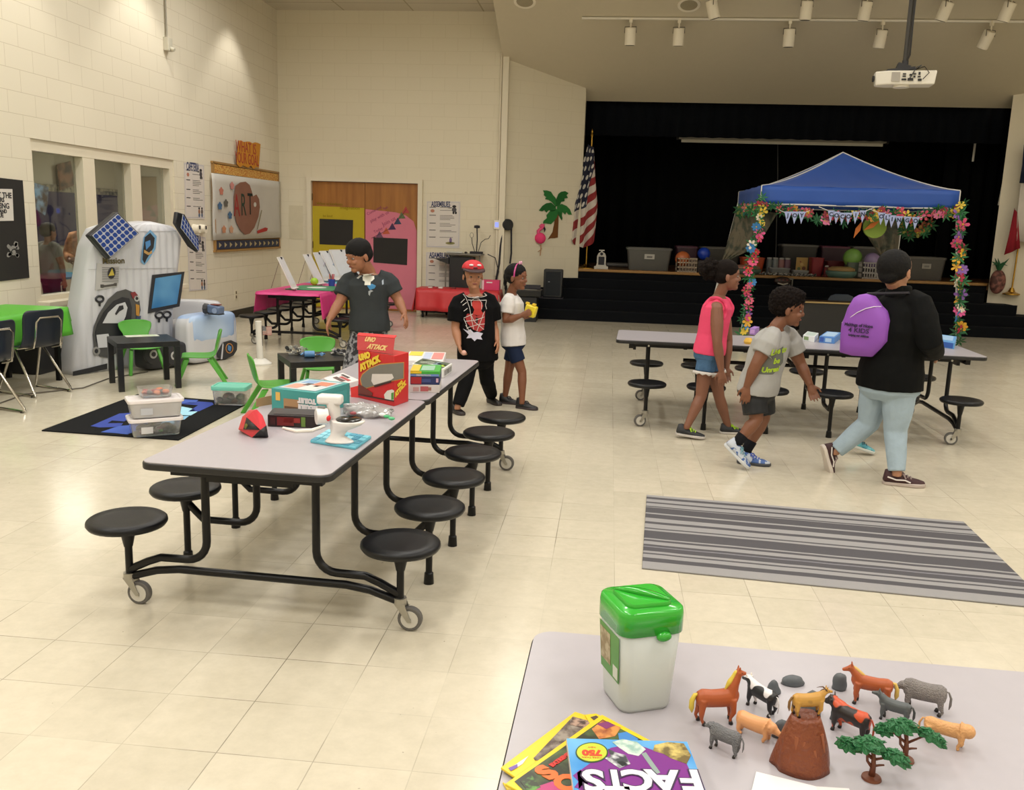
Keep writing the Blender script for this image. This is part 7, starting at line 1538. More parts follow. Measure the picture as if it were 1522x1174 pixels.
quad('tall orange-brown toy horse with raised head and yellow mane beside the bucket', 1063, 1073, .25, .086, '#a8532a', legs=.44, neck=(.10, .52), nr=(.12, .08), hd=(.16, -.02), hr=(.075, .045), tail='#d9c04a', mane='#d9c04a', tailr=.045, body=(.18, .215))
COW = M2('cow_patches', '#1d1c1f', '#dcd8d8', .49, .52, 42, .4, 0); quad('black and white spotted toy cow facing away beside the two grey stones', 1131, 1055, 2.25, .072, '', mat=COW, legs=.36, neck=(.16, .14), hd=(.2, -.08), ears='side', horns=('#d9cfc0', [(.0, .09, .03), (.02, .10, .08)]), tail='#dcd8d8', tailr=.014)
quad('grey toy sheep with dark feet in front of the bucket and brown horse', 1076, 1117, 2.55, .062, '#77777a', legs=.38, body=(.20, .23), neck=(.12, .06), hd=(.17, -.08), ears='side', tail='#6f6f72', tailr=.018, mat=M('wool_grey', '#77777a', .7, bump=.8, scale=90))
quad('peach pink toy pig between the grey sheep and the brown mountain', 1120, 1094, -.55, .072, '#dfa06c', legs=.22, body=(.20, .22), neck=(.10, -.02), nr=(.17, .13), hd=(.22, -.10), hr=(.12, .075), ears='side', hoof=None, lr=(.06, .045), tail=None)
quad('brown toy horse with blond mane facing left at the back of the table', 1293, 1047, PI-.25, .080, '#a8532a', legs=.44, neck=(.16, .26), nr=(.12, .08), hd=(.20, -.08), hr=(.075, .045), tail='#cfae5a', mane='#d0a95a', tailr=.04, body=(.16, .19))
quad('large grey toy sheep grazing at the far right of the animals', 1371, 1056, PI-.35, .082, '#86807e', legs=.34, body=(.21, .24), neck=(.14, -.02), nr=(.13, .09), hd=(.18, -.12), ears='side', tail='#77726f', tailr=.022, mat=M('wool_grey_light', '#8b8583', .7, bump=.8, scale=90))
BULL = M2('bull_patches', '#26201f', '#bf4a22', .46, .49, 34, .4, 1); quad('orange and black patched toy bull with upright horns behind the front tree', 1262, 1092, PI-.75, .078, '', mat=BULL, legs=.36, body=(.20, .22), neck=(.14, .12), nr=(.16, .12), hd=(.18, -.10), hr=(.10, .07), ears='side', horns=('#4a3a34', [(.02, .10, .04), (.03, .10, .12)]), tail='#a8401f', tailr=.018)
quad('dark grey toy donkey looking out from behind the green trees', 1328, 1072, PI-.5, .060, '#4f5455', legs=.40, neck=(.16, .20), hd=(.22, -.02), tail='#3f4445')
quad('tan toy lion standing behind the right-hand green tree', 1403, 1106, -.45, .078, '#cf9a63', legs=.30, body=(.16, .18), neck=(.10, .02), nr=(.17, .15), hd=(.12, -.02), hr=(.11, .08), ears='side', hoof=None, tail='#cf9a63', tailr=.02, mat=M('lion_tan', '#cf9a63', .5, bump=.3, scale=60))
# stones
GS = M('grey_stone_plastic', '#55595d', .5, var=.15, scale=40)
def stone(label, px, py, rx, ry, h, pow_=1.0, rz=0):
    p = atz(px, py, ZT); t = thing('toy_stone', label, 'toy stone', p, rz, 'grey toy stones on the foreground table'); R = []
    for k in range(10):
        f = k/9; s = max(.03, (1-f**pow_)**.5); R.append([Vector((rx*s*math.cos(a)*(1+.06*math.sin(3*a+k)), ry*s*math.sin(a)*(1+.07*math.cos(4*a)), h*f+.0005)) for a in [2*PI*j/20 for j in range(20)]])
    obj('stone', MB().rings(R), GS, t, smooth=True)
stone('pointed grey toy stone right behind the spotted cow', 1149, 1029, .016, .013, .028, .9); stone('flat wide grey toy stone in the back row', 1178, 1017, .024, .013, .020, 2.6, .1); stone('tall blunt grey toy stone standing alone at the back', 1247, 1024, .0145, .011, .036, 4.5); stone('grey toy stone beside the snout of the pig', 1160, 1094, .017, .010, .034, 2.4, .3); stone('grey toy stone behind the goat on the mountain', 1204, 1062, .024, .012, .052, 2.0, .4); stone('grey toy stone behind the orange bull', 1246, 1070, .016, .010, .034, 2.5)
# brown mountain with the goat on it
pv = atz(1190, 1137, ZT); t = thing('toy_mountain', 'reddish brown plastic toy mountain with a flat top', 'toy mountain', pv, .1); R = []; hM = .098
for k in range(13):
    f = k/12; s = .024+.0235*(1-f**1.7)+.004*(1-f)**4; R.append([Vector((s*math.cos(a)*(1+.05*math.sin(5*a+f*4)+.03*math.sin(9*a)), s*.85*math.sin(a)*(1+.05*math.cos(4*a+f*3)), .0006+hM*f*(1-.10*max(0, math.cos(a-.2))*0))) for a in [2*PI*j/44 for j in range(44)]])
R.append([v*1 for v in [Vector((u.x*.8, u.y*.8, hM-.004)) for u in R[-1]]])
obj('mountain', MB().rings(R), M('mountain_brown', '#7a3d20', .38, var=.15, scale=30, bump=.4), t, smooth=True)
mb = MB()
for a, h0, h1 in ((-2.2, .70, .35), (-1.9, .45, .65), (-1.3, .5, .2), (-.8, .75, .4)):
    mb.tube([(.043*(1-h0*.30)*math.cos(a), .037*(1-h0*.30)*math.sin(a), hM*h0), (.046*(1-h1*.3)*math.cos(a+.1), .039*(1-h1*.3)*math.sin(a+.1), hM*h1)], [.004, .002], 6)
obj('ridges', mb, M('mountain_ridge', '#91512f', .4), t)
GT = M2('goat_tan', '#4b3420', '#b98a3c', .33, .40, 22, .45, 2); gp_ = pv+Vector((.003, .004, hM-.003))
quad('tan toy goat with swept-back horns standing on top of the brown mountain', gp_, None, .25, .060, '', mat=GT, legs=.34, neck=(.18, .20), nr=(.11, .07), hd=(.18, -.03), hr=(.065, .04), horns=('#5d4026', [(-.08, .06, .06), (-.18, .08, .05), (-.26, .10, .02)]), tail='#7d5a2c', z=0, hoof='#2a2018')
# two small trees with flat leafy crowns
LF = M('tree_foliage', '#256b3c', .5, var=.25, scale=60, bump=.5); TRK = M('toy_trunk', '#6b3a24', .45)
def toy_tree(label, px, py, H, pads, rz):
    p = atz(px, py, ZT); t = thing('toy_tree', label, 'toy tree', p, rz); obj('base', MB().lathe([(0, .0005), (.017, .0005), (.016, .004), (.006, .007), (0, .007)], n=20), TRK, t)
    mb = MB().tube([(0, 0, .002), (.001, 0, H*.4), (-.001, 0, H*.8)], [.0062, .0045, .003], 9); mb.tube([(0, 0, H*.30), (-.010, .0, H*.5), (-.013, 0, H*.85)], [.003, .0025, .002], 7); mb.tube([(0, 0, H*.36), (.010, -.002, H*.42), (.018, -.003, H*.44)], [.0025, .002, .0015], 7)
    for x, y, z_, a_, b_, tl in pads: mb.tube([(0, 0, H*.55), (x*.6, y*.6, z_-.006), (x, y, z_)], [.0028, .002, .0015], 6)
    obj('trunk', mb, TRK, t, smooth=True); r = random.Random(px)
    for x, y, z_, a_, b_, tl in pads:
        mb = MB(); n = 30; R = []
        for f, zz in ((.05, .008), (.5, .0075), (.85, .004), (1, 0), (.9, -.002), (.4, -.001), (.05, 0)):
            R.append([Vector((x+a_*f*math.cos(a)*(1+(.16*math.sin(9*a)+.10*math.sin(17*a+1))*(1 if f > .8 else .3)), y+b_*f*math.sin(a)*(1+(.16*math.sin(9*a)+.1*math.sin(17*a+1))*(1 if f > .8 else .3)), z_+zz+tl*a_*f*math.cos(a)-.010*f*f+.0015*math.sin(7*a)*f)) for a in [2*PI*k/n for k in range(n)]])
        mb.rings(R)
        for k in range(46):
            a = r.uniform(0, 2*PI); f = r.uniform(.15, 1.02); c = Vector((x+a_*f*math.cos(a), y+b_*f*math.sin(a), z_+.008-.011*f*f+tl*a_*f*math.cos(a))); d = r.uniform(0, 2*PI); s = .0065
            mb.pslab([c+Vector((s*math.cos(d), s*math.sin(d), -.001)), c+Vector((s*.45*math.cos(d+2.1), s*.45*math.sin(d+2.1), .001)), c+Vector((-s*.8*math.cos(d), -s*.8*math.sin(d), .002)), c+Vector((s*.45*math.cos(d-2.1), s*.45*math.sin(d-2.1), .001))], (0, 0, 1), .0008)
        obj('foliage', mb, LF, t)
toy_tree('small toy tree with brown trunk in front, its crown in four leafy pads', 1295, 1157, .066, [(-.045, .004, .062, .019, .015, -.2), (-.012, -.002, .070, .028, .021, .0), (.034, -.006, .050, .026, .018, -.35), (-.028, .008, .058, .014, .010, 0)], .05)
toy_tree('small toy tree behind the front one, with drooping right crown pad', 1344, 1130, .062, [(-.012, .0, .070, .029, .020, .05), (.040, -.004, .056, .027, .014, -.45), (-.040, .002, .058, .016, .012, -.1)], .0)
# ------------------------------------------------------------------ people
UPV = Vector((0, 0, 1))
def SKN(h): return M('skin_'+h, h, .5, var=.05, scale=12)
def frame(F_):
    F_ = Vector(F_).normalized(); S_ = F_.cross(UPV).normalized(); return F_, S_, S_.cross(F_)      # forward, right, up
def add_head(mb, c, F_, hh):
    F_, S_, U_ = frame(F_); R = Matrix((F_, S_, U_)).transposed()
    def e(f, s, u, rf, rs, ru, n=20): mb.ell(c+(F_*f+S_*s+U_*u)*hh, (rf*hh, rs*hh, ru*hh), n, 14, R)
    e(-.04, 0, .12, .43, .355, .375); e(.10, 0, -.16, .275, .27, .32); e(.27, 0, -.385, .10, .12, .09); e(.385, 0, -.10, .075, .055, .075); e(.36, 0, -.02, .05, .04, .11)
    e(.335, 0, -.255, .055, .12, .045); e(.30, .15, -.13, .08, .09, .08); e(.30, -.15, -.13, .08, .09, .08); e(.345, 0, .10, .05, .20, .035)
    for s in (-1, 1): e(-.03, s*.365, -.06, .075, .035, .125, 12)
def face(parent, c, F_, hh, lip='#7d4038', brow='#1a1412'):
    F_, S_, U_ = frame(F_); R = Matrix((F_, S_, U_)).transposed()
    for s in (-1, 1):
        ec = c+(F_*.318+S_*s*.145+U_*.0)*hh; e_ = obj('eye', MB().ell(ec, (.038*hh, .062*hh, .028*hh), 12, 8, R), C('#8d827a', .45), parent, world=True, smooth=True)
        obj('iris', MB().ell(ec+F_*.016*hh, (.026*hh, .034*hh, .028*hh), 10, 6, R), C('#1c1210', .4), e_, world=True, smooth=True)
        b0 = c+(F_*.366+S_*s*.06+U_*.095)*hh; b1 = c+(F_*.318+S_*s*.22+U_*.10)*hh; obj('eyebrow', MB().tube([b0, (b0+b1)/2+U_*.02*hh+F_*.012*hh, b1], [.010*hh, .014*hh, .006*hh], 6), C(brow), parent, world=True)
    obj('lips', MB().ell(c+(F_*.375-U_*.255)*hh, (.026*hh, .095*hh, .030*hh), 12, 6, R), C(lip), parent, world=True, smooth=True)
def hand(mb, wr, tip, palm, s, curl=.5, spread=1.0):
    """palm, four bent fingers of different lengths and a thumb; palm = direction the palm faces, s = hand length"""
    D = (tip-wr).normalized(); P_ = (Vector(palm)-D*Vector(palm).dot(D)).normalized(); W = D.cross(P_)
    a = wr+D*.02*s
    R = []
    for f, hw, ht in ((-.05, .15, .12), (.10, .18, .12), (.30, .225, .11), (.46, .23, .09), (.50, .20, .06)):
        R.append([wr+D*f*s+(W*hw*math.cos(2*PI*k/14)+P_*ht*math.sin(2*PI*k/14))*s for k in range(14)])
    mb.rings(R)
    for i, (o, l) in enumerate(((-.185, .40), (-.062, .46), (.062, .43), (.18, .34))):
        b = wr+D*.44*s+W*o*s*1.05*spread; d = (D+W*o*.35*spread).normalized(); c1, c2 = curl*.5, curl*1.25
        m1 = b+(d*math.cos(c1)+P_*math.sin(c1))*l*.52*s; t1 = m1+(d*math.cos(c2)+P_*math.sin(c2))*l*.48*s; mb.tube([b, m1, t1], [.062*s, .055*s, .042*s], 8); mb.ell(t1, (.042*s,)*3, 8, 6)
    b = wr+D*.14*s-W*.17*s; m1 = b+(D*.55-W*.55+P_*.30)*.28*s; t1 = m1+(D*.85-W*.15+P_*.35)*.22*s; mb.tube([b+W*.05*s, b, m1, t1], [.08*s, .078*s, .062*s, .05*s], 8); mb.ell(t1, (.05*s,)*3, 8, 6)
def tring(c, S_, F_, a, b, n=26, p=2.3):
    out = []
    for k in range(n):
        t_ = 2*PI*k/n; x, y = math.cos(t_), math.sin(t_); out.append(c+S_*(a*math.copysign(abs(x)**(2/p), x))+F_*(b*math.copysign(abs(y)**(2/p), y)))
    return out
def G(v, Y=None): return v if isinstance(v, Vector) else aty(v[0], v[1], v[2])
def shoe(parent, base, D, L, up_, so, lace=None, U_=None, high=False, stripe=None):
    """base = point under the ankle on the sole plane"""
    D = Vector(D).normalized(); S_ = D.cross(UPV).normalized(); U_ = S_.cross(D)
    def sec(x, hw, z0, h): return [base+(D*x+S_*hw*math.cos(a)+U_*(z0+max(0, h*math.sin(a)**1 if math.sin(a) > 0 else 0)))*L for a in [2*PI*k/18 for k in range(18)]]
    hs = .36 if high else .28
    R = [sec(-.27, .07, .09, .10), sec(-.24, .135, .09, hs), sec(-.12, .155, .09, hs+.03), sec(.02, .155, .09, hs), sec(.16, .165, .09, .19), sec(.36, .185, .09, .12), sec(.55, .165, .09, .085), sec(.67, .10, .09, .05), sec(.69, .04, .09, .02)]
    o = obj('shoe', MB().rings(R), up_, parent, world=True, smooth=True); P_ = []
    for x, w in ((-.29, 0), (-.26, .11), (-.15, .155), (.05, .15), (.2, .17), (.38, .20), (.55, .185), (.68, .11), (.72, 0), (.68, -.11), (.55, -.185), (.38, -.20), (.2, -.17), (.05, -.15), (-.15, -.155), (-.26, -.11)): P_.append(base+(D*x+S_*w)*L)
    obj('sole', MB().pslab(P_, U_, .10*L), so, o, world=True, bevel=.006)
    if lace:
        mb = MB()
        for k in range(4): x = .12+k*.075; z = .09+.245-(x-.05)*.42; mb.tube([base+(D*(x)+S_*-.10+U_*(z-.03))*L, base+(D*(x+.01)+U_*(z+.015))*L, base+(D*x+S_*.10+U_*(z-.03))*L], .014*L*1.6, 6)
        mb.tube([base+(D*.10+U_*.33)*L, base+(D*.16+S_*.13+U_*.30)*L, base+(D*.22+S_*.16+U_*.20)*L], .02*L, 6).tube([base+(D*.10+U_*.33)*L, base+(D*.18-S_*.12+U_*.31)*L, base+(D*.25-S_*.15+U_*.22)*L], .02*L, 6)
        obj('laces', mb, lace, o, world=True)
    if stripe: 
        for s in (-1, 1): obj('side_stripe', MB().tube([base+(D*-.2+S_*s*.165+U_*.22)*L, base+(D*.0+S_*s*.165+U_*.16)*L, base+(D*.2+S_*s*.182+U_*.17)*L, base+(D*.33+S_*s*.185+U_*.12)*L], .018*L, 6), stripe, o, world=True)
    return o
def person(label, J, F_, body, skin, k=.88, fat=1.0, shirt=None, hem=-.02, sleeve=.55, sl_r=1.35, bottom=None, leg_cut=.45, leg_r=1.25, hh=.23, head_F=None, vox=.0048, lift=1.0, hair=None, hand_s=None, palms=None, curl=(.5, .5), neck_r=1.0, drape=1.0, group=None, loc=None):
    J = {a: G(b) for a, b in J.items()}; hF = Vector(head_F or F_); bF = Vector((F_[0], F_[1], 0)).normalized()
    side = (J['shR']-J['shL']); sw = side.length/2; side.normalize(); pel, neck = J['pel'], J['neck']; ax = (neck-pel).normalized(); hs = side.copy(); hs.z *= .3; hs.normalize()
    fr2 = ax.cross(side).normalized(); fr2 = fr2 if fr2.dot(bF) > 0 else -fr2
    mb = MB(); tl = (neck-pel).length
    prof = [(-.16, .085, .075), (-.08, .13*fat, .10*fat), (.04, .150*fat, .110*fat), (.28, .126*fat, .095*fat), (.55, .140*fat, .100*fat), (.80, .145, .090), (.93, .10, .065), (1.0, .055, .05)]
    mb.rings([tring(pel+ax*tl*t_, (hs if t_ < .2 else side), fr2, a*k/.88, b*k/.88) for t_, a, b in prof])
    hd = J['head']; Fh, Sh, Uh = frame(hF); add_head(mb, hd, hF, hh); mb.tube([neck-ax*.03, neck+ax*.01, hd-Uh*.22*hh-Fh*.05*hh], [.058*k*neck_r, .050*k*neck_r, .050*k*neck_r], 14)
    hsz = hand_s or .155*k
    for q, (s, pn, cl) in enumerate((('L', None, curl[0]), ('R', None, curl[1]))):
        sh, el, wr, ti = J['sh'+s], J['el'+s], J['wr'+s], J['ti'+s]; mb.ell(sh, (.058*k,)*3, 12, 8)
        mb.tube([sh, sh.lerp(el, .5), el, el.lerp(wr, .35), el.lerp(wr, .8), wr], [.062*k*fat**.5, .058*k*fat**.5, .043*k*fat**.5, .045*k*fat**.5, .031*k, .026*k], 12)
        pv_ = (palms or {}).get(s, (hs if s == 'L' else -hs)); hand(mb, wr, ti, pv_, hsz, cl)
        hip = pel+hs*(-1 if s == 'L' else 1)*.072*k*fat-Vector((0, 0, .02)); kn, an = J['kn'+s], J['an'+s]
        mb.tube([hip, hip.lerp(kn, .45), kn, kn.lerp(an, .3), kn.lerp(an, .75), an, an-Vector((0, 0, .02))], [.082*k*fat, .070*k*fat, .050*k*fat**.5, .052*k*fat**.5, .036*k, .031*k, .03*k], 14)
    root = bpy.data.objects.new('tmp', None); base = Vector(((J['anL']+J['anR'])/2).to_tuple()); base.z = 0
    if loc: base = Vector(loc)
    mb.v = [(v[0]-base.x, v[1]-base.y, v[2]-base.z) for v in mb.v]; bpy.data.objects.remove(root)
    o = obj('person', mb, skin, None, rem=vox, sm=6); o.location = base; tag(o, label, 'person', group); o['_'] = 0; del o['_']
    cv = max(vox*1.4, .0065)
    if shirt:
        b = MB(); pr = [(hem, .150*fat*drape+.014, .110*fat*drape+.016), (.10, .148*fat*drape+.014, .110*fat*drape+.016), (.32, .134*fat*drape+.014, .100*fat*drape+.014), (.58, .145*fat+.014, .104*fat+.014), (.80, .150+.012, .095+.014), (.91, .115+.008, .074+.010), (.975, .070, .058)]
        b.rings([tring(pel+ax*tl*t_, (hs if t_ < .2 else side), fr2, a*k/.88, b_*k/.88) for t_, a, b_ in pr])
        for s in ('L', 'R'):
            sh, el, wr = J['sh'+s], J['el'+s], J['wr'+s]; e0 = (sh-neck).normalized(); inn = sh-(sh-neck)*.45
            if sleeve > 0:
                pts = [inn, sh+UPV*.004]; f = min(sleeve, 1); 
                for g in (.35, .7, 1.0): pts.append(sh.lerp(el, f*g))
                rr_ = [.066*k, .070*k*fat**.3, .058*k*sl_r, .054*k*sl_r, .053*k*sl_r]
                if sleeve > 1: pts += [el.lerp(wr, (sleeve-1)*.5), el.lerp(wr, sleeve-1)]; rr_ += [.046*k*sl_r, .040*k*sl_r]
                b.tube(pts, rr_, 16)
            else: b.tube([inn, sh.lerp(inn, .12)], [.058*k, .060*k], 14)
        so_ = obj('shirt', b, shirt, o, world=True, rem=cv, sm=4, noiseamp=.0035, nscale=11)
    if bottom:
        b = MB(); b.rings([tring(pel+ax*tl*t_, hs, fr2, a*k/.88, b_*k/.88) for t_, a, b_ in ((-.19, .09*fat, .085*fat), (-.10, .138*fat+.008, .108*fat+.008), (.03, .152*fat+.008, .112*fat+.008), (.16, .140*fat+.007, .104*fat+.007))])
        for s in ('L', 'R'):
            hip = pel+hs*(-1 if s == 'L' else 1)*.074*k*fat-Vector((0, 0, .015)); kn, an = J['kn'+s], J['an'+s]
            if leg_cut <= 1: b.tube([hip, hip.lerp(kn, leg_cut*.5), hip.lerp(kn, leg_cut)], [.090*k*fat, .082*k*fat*leg_r/1.12, .080*k*fat*leg_r/1.1], 16)
            else: f = leg_cut-1; b.tube([hip, hip.lerp(kn, .5), kn, kn.lerp(an, .35*f), kn.lerp(an, f)], [.090*k*fat, .080*k*fat, .060*k*fat**.6*leg_r/1.1, .058*k*fat**.5*leg_r/1.1, .045*k*leg_r], 16)
        obj('trousers' if leg_cut > 1 else 'shorts', b, bottom, o, world=True, rem=cv, sm=4, noiseamp=.0035, nscale=13)
    return o, J, dict(F=Fh, S=Sh, U=Uh, fr=fr2, side=side, ax=ax, tl=tl, pel=pel, neck=neck)
def hair_cap(par, c, B, hh, m, back=.045, up_=.18, r=(.428, .385, .372), rem=.006, amp=0, ns=60, extra=()):
    R = Matrix((B['F'], B['S'], B['U'])).transposed(); mb = MB().ell(c+(B['F']*-back+B['U']*up_)*hh, (r[0]*hh, r[1]*hh, r[2]*hh), 28, 18, R)
    for f, s, u, a, b, d in tuple(extra)+((-.15, 0, .02, .33, .375, .30),): mb.ell(c+(B['F']*f+B['S']*s+B['U']*u)*hh, (a*hh, b*hh, d*hh), 20, 14, R)
    return obj('hair', mb, m, par, world=True, rem=rem, sm=2, noiseamp=amp, nscale=ns)
BLKH = M('hair_black', '#0a0808', .75, spec=.25, var=.3, scale=60, bump=.25); DBR = M('hair_dark_brown', '#140d0a', .85, spec=.2, var=.35, scale=70, bump=.3)
def project(o, par, n, off=.0025, cut=.012, flat=None):
    """lay a flat print onto the cloth (or other child) it belongs to"""
    from mathutils.bvhtree import BVHTree
    tg = [c for c in par.children if c.name.startswith(flat or 'shirt') and 'print' not in c.name][0]; tm = tg.data
    bv = BVHTree.FromPolygons([v.co.copy() for v in tm.vertices], [tuple(p.vertices) for p in tm.polygons]); n = Vector(n).normalized(); me = o.data; bm = bmesh.new(); bm.from_mesh(me)
    if cut:
        bmesh.ops.triangulate(bm, faces=bm.faces[:])
        for _ in range(4):
            es = [e for e in bm.edges if e.calc_length() > cut]
            if not es: break
            bmesh.ops.subdivide_edges(bm, edges=es, cuts=1); bmesh.ops.triangulate(bm, faces=[f for f in bm.faces if len(f.verts) > 3])
    mid = sum((v.co.dot(n) for v in bm.verts))/max(1, len(bm.verts))
    for v in bm.verts:
        h = bv.ray_cast(v.co+n*.4, -n)
        if h[0] is not None and (v.co-h[0]).length < .25: d = v.co.dot(n)-mid; v.co = h[0]+n*(off+max(0, d))
    bm.to_mesh(me); bm.free(); return o
# 1 --- stocky boy in charcoal T-shirt
J = dict(head=(533, 380, 3.52), neck=(547, 406, 3.60), shR=(519, 417, 3.60), elR=(505, 449, 3.52), wrR=(490, 474, 3.42), tiR=(484, 495, 3.38), shL=(575, 416, 3.64), elL=(591, 444, 3.64), wrL=(601, 466, 3.56), tiL=(606, 486, 3.50), pel=(549, 486, 3.6),
    knR=Vector((.36, 3.50, .42)), anR=Vector((.34, 3.52, .085)), knL=Vector((.58, 3.56, .42)), anL=Vector((.60, 3.74, .085)))
sk = SKN('#966448'); o, J, B = person('stocky boy in charcoal T-shirt with a white paper badge walking behind the red game box', J, (-.30, -.95, 0), None, sk, k=.95, fat=.90, shirt=M('charcoal_cotton', '#35393b', .85, var=.1, scale=14), hem=-.06, sleeve=.72, sl_r=1.5, bottom=M2('grey_patterned_cotton', '#26272c', '#85868c', .47, .56, 34, .85, 3), leg_cut=1.0, hh=.245, head_F=(-.62, -.70, -.26), neck_r=1.25, drape=1.02, curl=(.45, .45), palms={'R': (1, .2, 0), 'L': (-1, .2, 0)})
face(o, J['head'], (-.62, -.70, -.26), .245); hair_cap(o, J['head'], B, .245, BLKH, amp=.0015)
def front_patch(par, B, nm, pts, m, off, th=.003):
    """flat print on the shirt front: pts in pixels"""
    P_ = B['pel']+B['ax']*B['tl']*.5+B['fr']*off; return project(obj(nm, MB().pslab([atp(x, y, P_, B['fr']) for x, y in pts], B['fr'], th), m, par, world=True), par, B['fr'], .002+(off-.13)*.1)
PB = C('#d9d9cf', .5)
front_patch(o, B, 'paper_badge', [(537, 412), (540, 408), (546, 407), (551, 408), (554, 411), (555, 415), (552, 418), (550, 419), (550, 424), (541, 424), (541, 419), (538, 417)], PB, .150, .002)
front_patch(o, B, 'blue_print', [(545, 425), (552, 422), (558, 425), (556, 429), (549, 431)], C('#3a7fb0', .6), .147, .002); front_patch(o, B, 'white_print', [(528, 414), (533, 409), (536, 411), (534, 412), (531, 415)], C('#b9b9b6', .6), .142, .002); front_patch(o, B, 'white_print', [(566, 418), (568, 416), (569, 423), (567, 424)], C('#9aa4b0', .6), .142, .002); front_patch(o, B, 'white_print', [(547, 433), (551, 431), (554, 433), (550, 435), (549, 440), (547, 438)], C('#9a9fa3', .6), .147, .002)
P_ = B['pel']+B['ax']*B['tl']*.7+B['fr']*.15; obj('badge_cord', MB().tube([J['neck']+B['side']*-.05+B['fr']*.05, atp(540, 409, P_, B['fr'])], .0022, 5).tube([J['neck']+B['side']*.05+B['fr']*.05, atp(551, 409, P_, B['fr'])], .0022, 5), C('#9a8f86'), o, world=True)
for s, D in (('R', (-.3, -.95, 0)), ('L', (-.2, -.98, 0))): a = J['an'+s]; shoe(o, Vector((a.x, a.y, .0)), D, .23, C('#26262a'), C('#cfcfcf'))
# 2 --- boy in red cap
J = dict(head=(703, 410, 4.30), neck=(706, 437, 4.36), shR=(683, 448, 4.34), elR=(677, 487, 4.30), wrR=(682, 513, 4.22), tiR=(687, 530, 4.16), shL=(727, 446, 4.42), elL=(733, 484, 4.45), wrL=(739, 506, 4.38), tiL=(741, 523, 4.33), pel=(710, 529, 4.40),
    knR=(693, 567, 4.26), anR=(680, 605, 4.16), knL=(724, 566, 4.52), anL=(731, 588, 4.72))
sk = SKN('#a87558'); BT = M('black_cotton', '#09090b', .85, var=.15, scale=14)
o, J, B = person('boy in red cap and black T-shirt with red and white chest print', J, (.25, -.97, 0), None, sk, k=.90, fat=.98, shirt=BT, hem=-.05, sleeve=.78, sl_r=1.75, bottom=M('black_trousers', '#0a0a0c', .8, var=.15), leg_cut=1.93, leg_r=1.35, hh=.225, head_F=(.35, -.93, -.06), drape=1.12, curl=(.5, 1.1), palms={'R': (1, .1, 0), 'L': (-1, .1, 0)})
face(o, J['head'], (.35, -.93, -.06), .225); hair_cap(o, J['head'], B, .225, BLKH, back=.10, up_=.10, r=(.40, .385, .36), amp=.001)
cp = M('red_cap_cloth', '#c4222c', .6); Fh, Sh, Uh = B['F'], B['S'], B['U']; R = Matrix((Fh, Sh, Uh)).transposed(); c = J['head']+Uh*.27*.225-Fh*.05*.225
mb = MB(); q = []
for i in range(9):
    a = PI/2*i/8; q.append([c+R @ Vector((.47*.225*math.cos(a)*math.cos(b)*1.0, .42*.225*math.cos(a)*math.sin(b), .33*.225*math.sin(a))) for b in [2*PI*k/28 for k in range(28)]])
mb.rings(q); cap = obj('cap', mb, cp, o, world=True, smooth=True)
br = []
for rr_ in (1.0, 1.7): br.append([c+R @ Vector((.46*.225*math.cos(b)*(rr_ if math.cos(b) > 0 else 1)+(.06*.225 if rr_ > 1 else 0), .415*.225*math.sin(b)*(1.02), -.012*(rr_-1)*2+.004)) for b in [-1.35+2.7*k/16 for k in range(17)]])
obj('brim', MB().add(br[0]+br[1], [(k, k+1, 18+k, 17+k) for k in range(16)]), M('cap_brim_dark', '#3a2326', .6), cap, world=True, solid=.006, smooth=True)
for s in (-1, 1): obj('eye_patch', MB().ell(c+R @ Vector((.40*.225, s*.15*.225, .17*.225)), (.012, .020, .009), 10, 6, R), C('#e4dedd'), cap, world=True)
obj('dark_mark', MB().ell(c+R @ Vector((.445*.225, 0, .07*.225)), (.006, .022, .010), 10, 6, R), C('#4a1418'), cap, world=True)
def tshirt(pts, hx, off=.135, nm='shirt_print', th=.002): front_patch(o, B, nm, pts, C(hx, .7), off, th)
def Q(x, y): return (655+x/8.697, 375+y/8.697)
tshirt([Q(*v) for v in ((405, 680), (430, 640), (500, 622), (545, 650), (555, 700), (530, 760), (560, 800), (480, 820), (420, 800), (440, 745))], '#b8322c'); tshirt([Q(*v) for v in ((350, 800), (430, 800), (470, 830), (540, 800), (580, 760), (575, 900), (560, 1000), (500, 1030), (420, 1000), (350, 920), (330, 860))], '#a52f30', .134)
tshirt([Q(*v) for v in ((300, 1000), (350, 1020), (390, 1000), (430, 1040), (480, 1030), (550, 1050), (520, 1090), (540, 1130), (470, 1120), (440, 1150), (400, 1110), (340, 1120), (370, 1070))], '#c9c9dc', .137); tshirt([Q(*v) for v in ((455, 850), (490, 850), (485, 920), (460, 920))], '#26181a', .137)
mb = MB(); Pt = B['pel']+B['ax']*B['tl']*.5+B['fr']*.1375
for ln in (((300, 540), (350, 610), (380, 720), (400, 850), (430, 1000)), ((350, 580), (450, 590), (540, 575), (610, 555)), ((280, 670), (330, 620)), ((300, 700), (350, 660)), ((310, 770), (355, 730)), ((370, 630), (480, 632), (610, 632), (590, 690), (600, 740)), ((310, 870), (340, 940), (350, 1000)), ((410, 700), (405, 640), (450, 610), (510, 615), (540, 660), (535, 740)), ((330, 900), (460, 880), (570, 840)), ((350, 980), (470, 940), (575, 930)), ((570, 770), (520, 900), (470, 1020)), ((400, 820), (440, 900), (560, 1000)), ((310, 860), (420, 800)), ((330, 950), (400, 1050))): fl_ = [(a[0]+(b[0]-a[0])*i/7, a[1]+(b[1]-a[1])*i/7) for a, b in zip(ln, ln[1:]) for i in range(8)]; fl_ = [q for i, q in enumerate(fl_) if not i or q != fl_[i-1]]; mb.tube([atp(*Q(x, y), Pt, B['fr']) for x, y in fl_], .0026, 5)
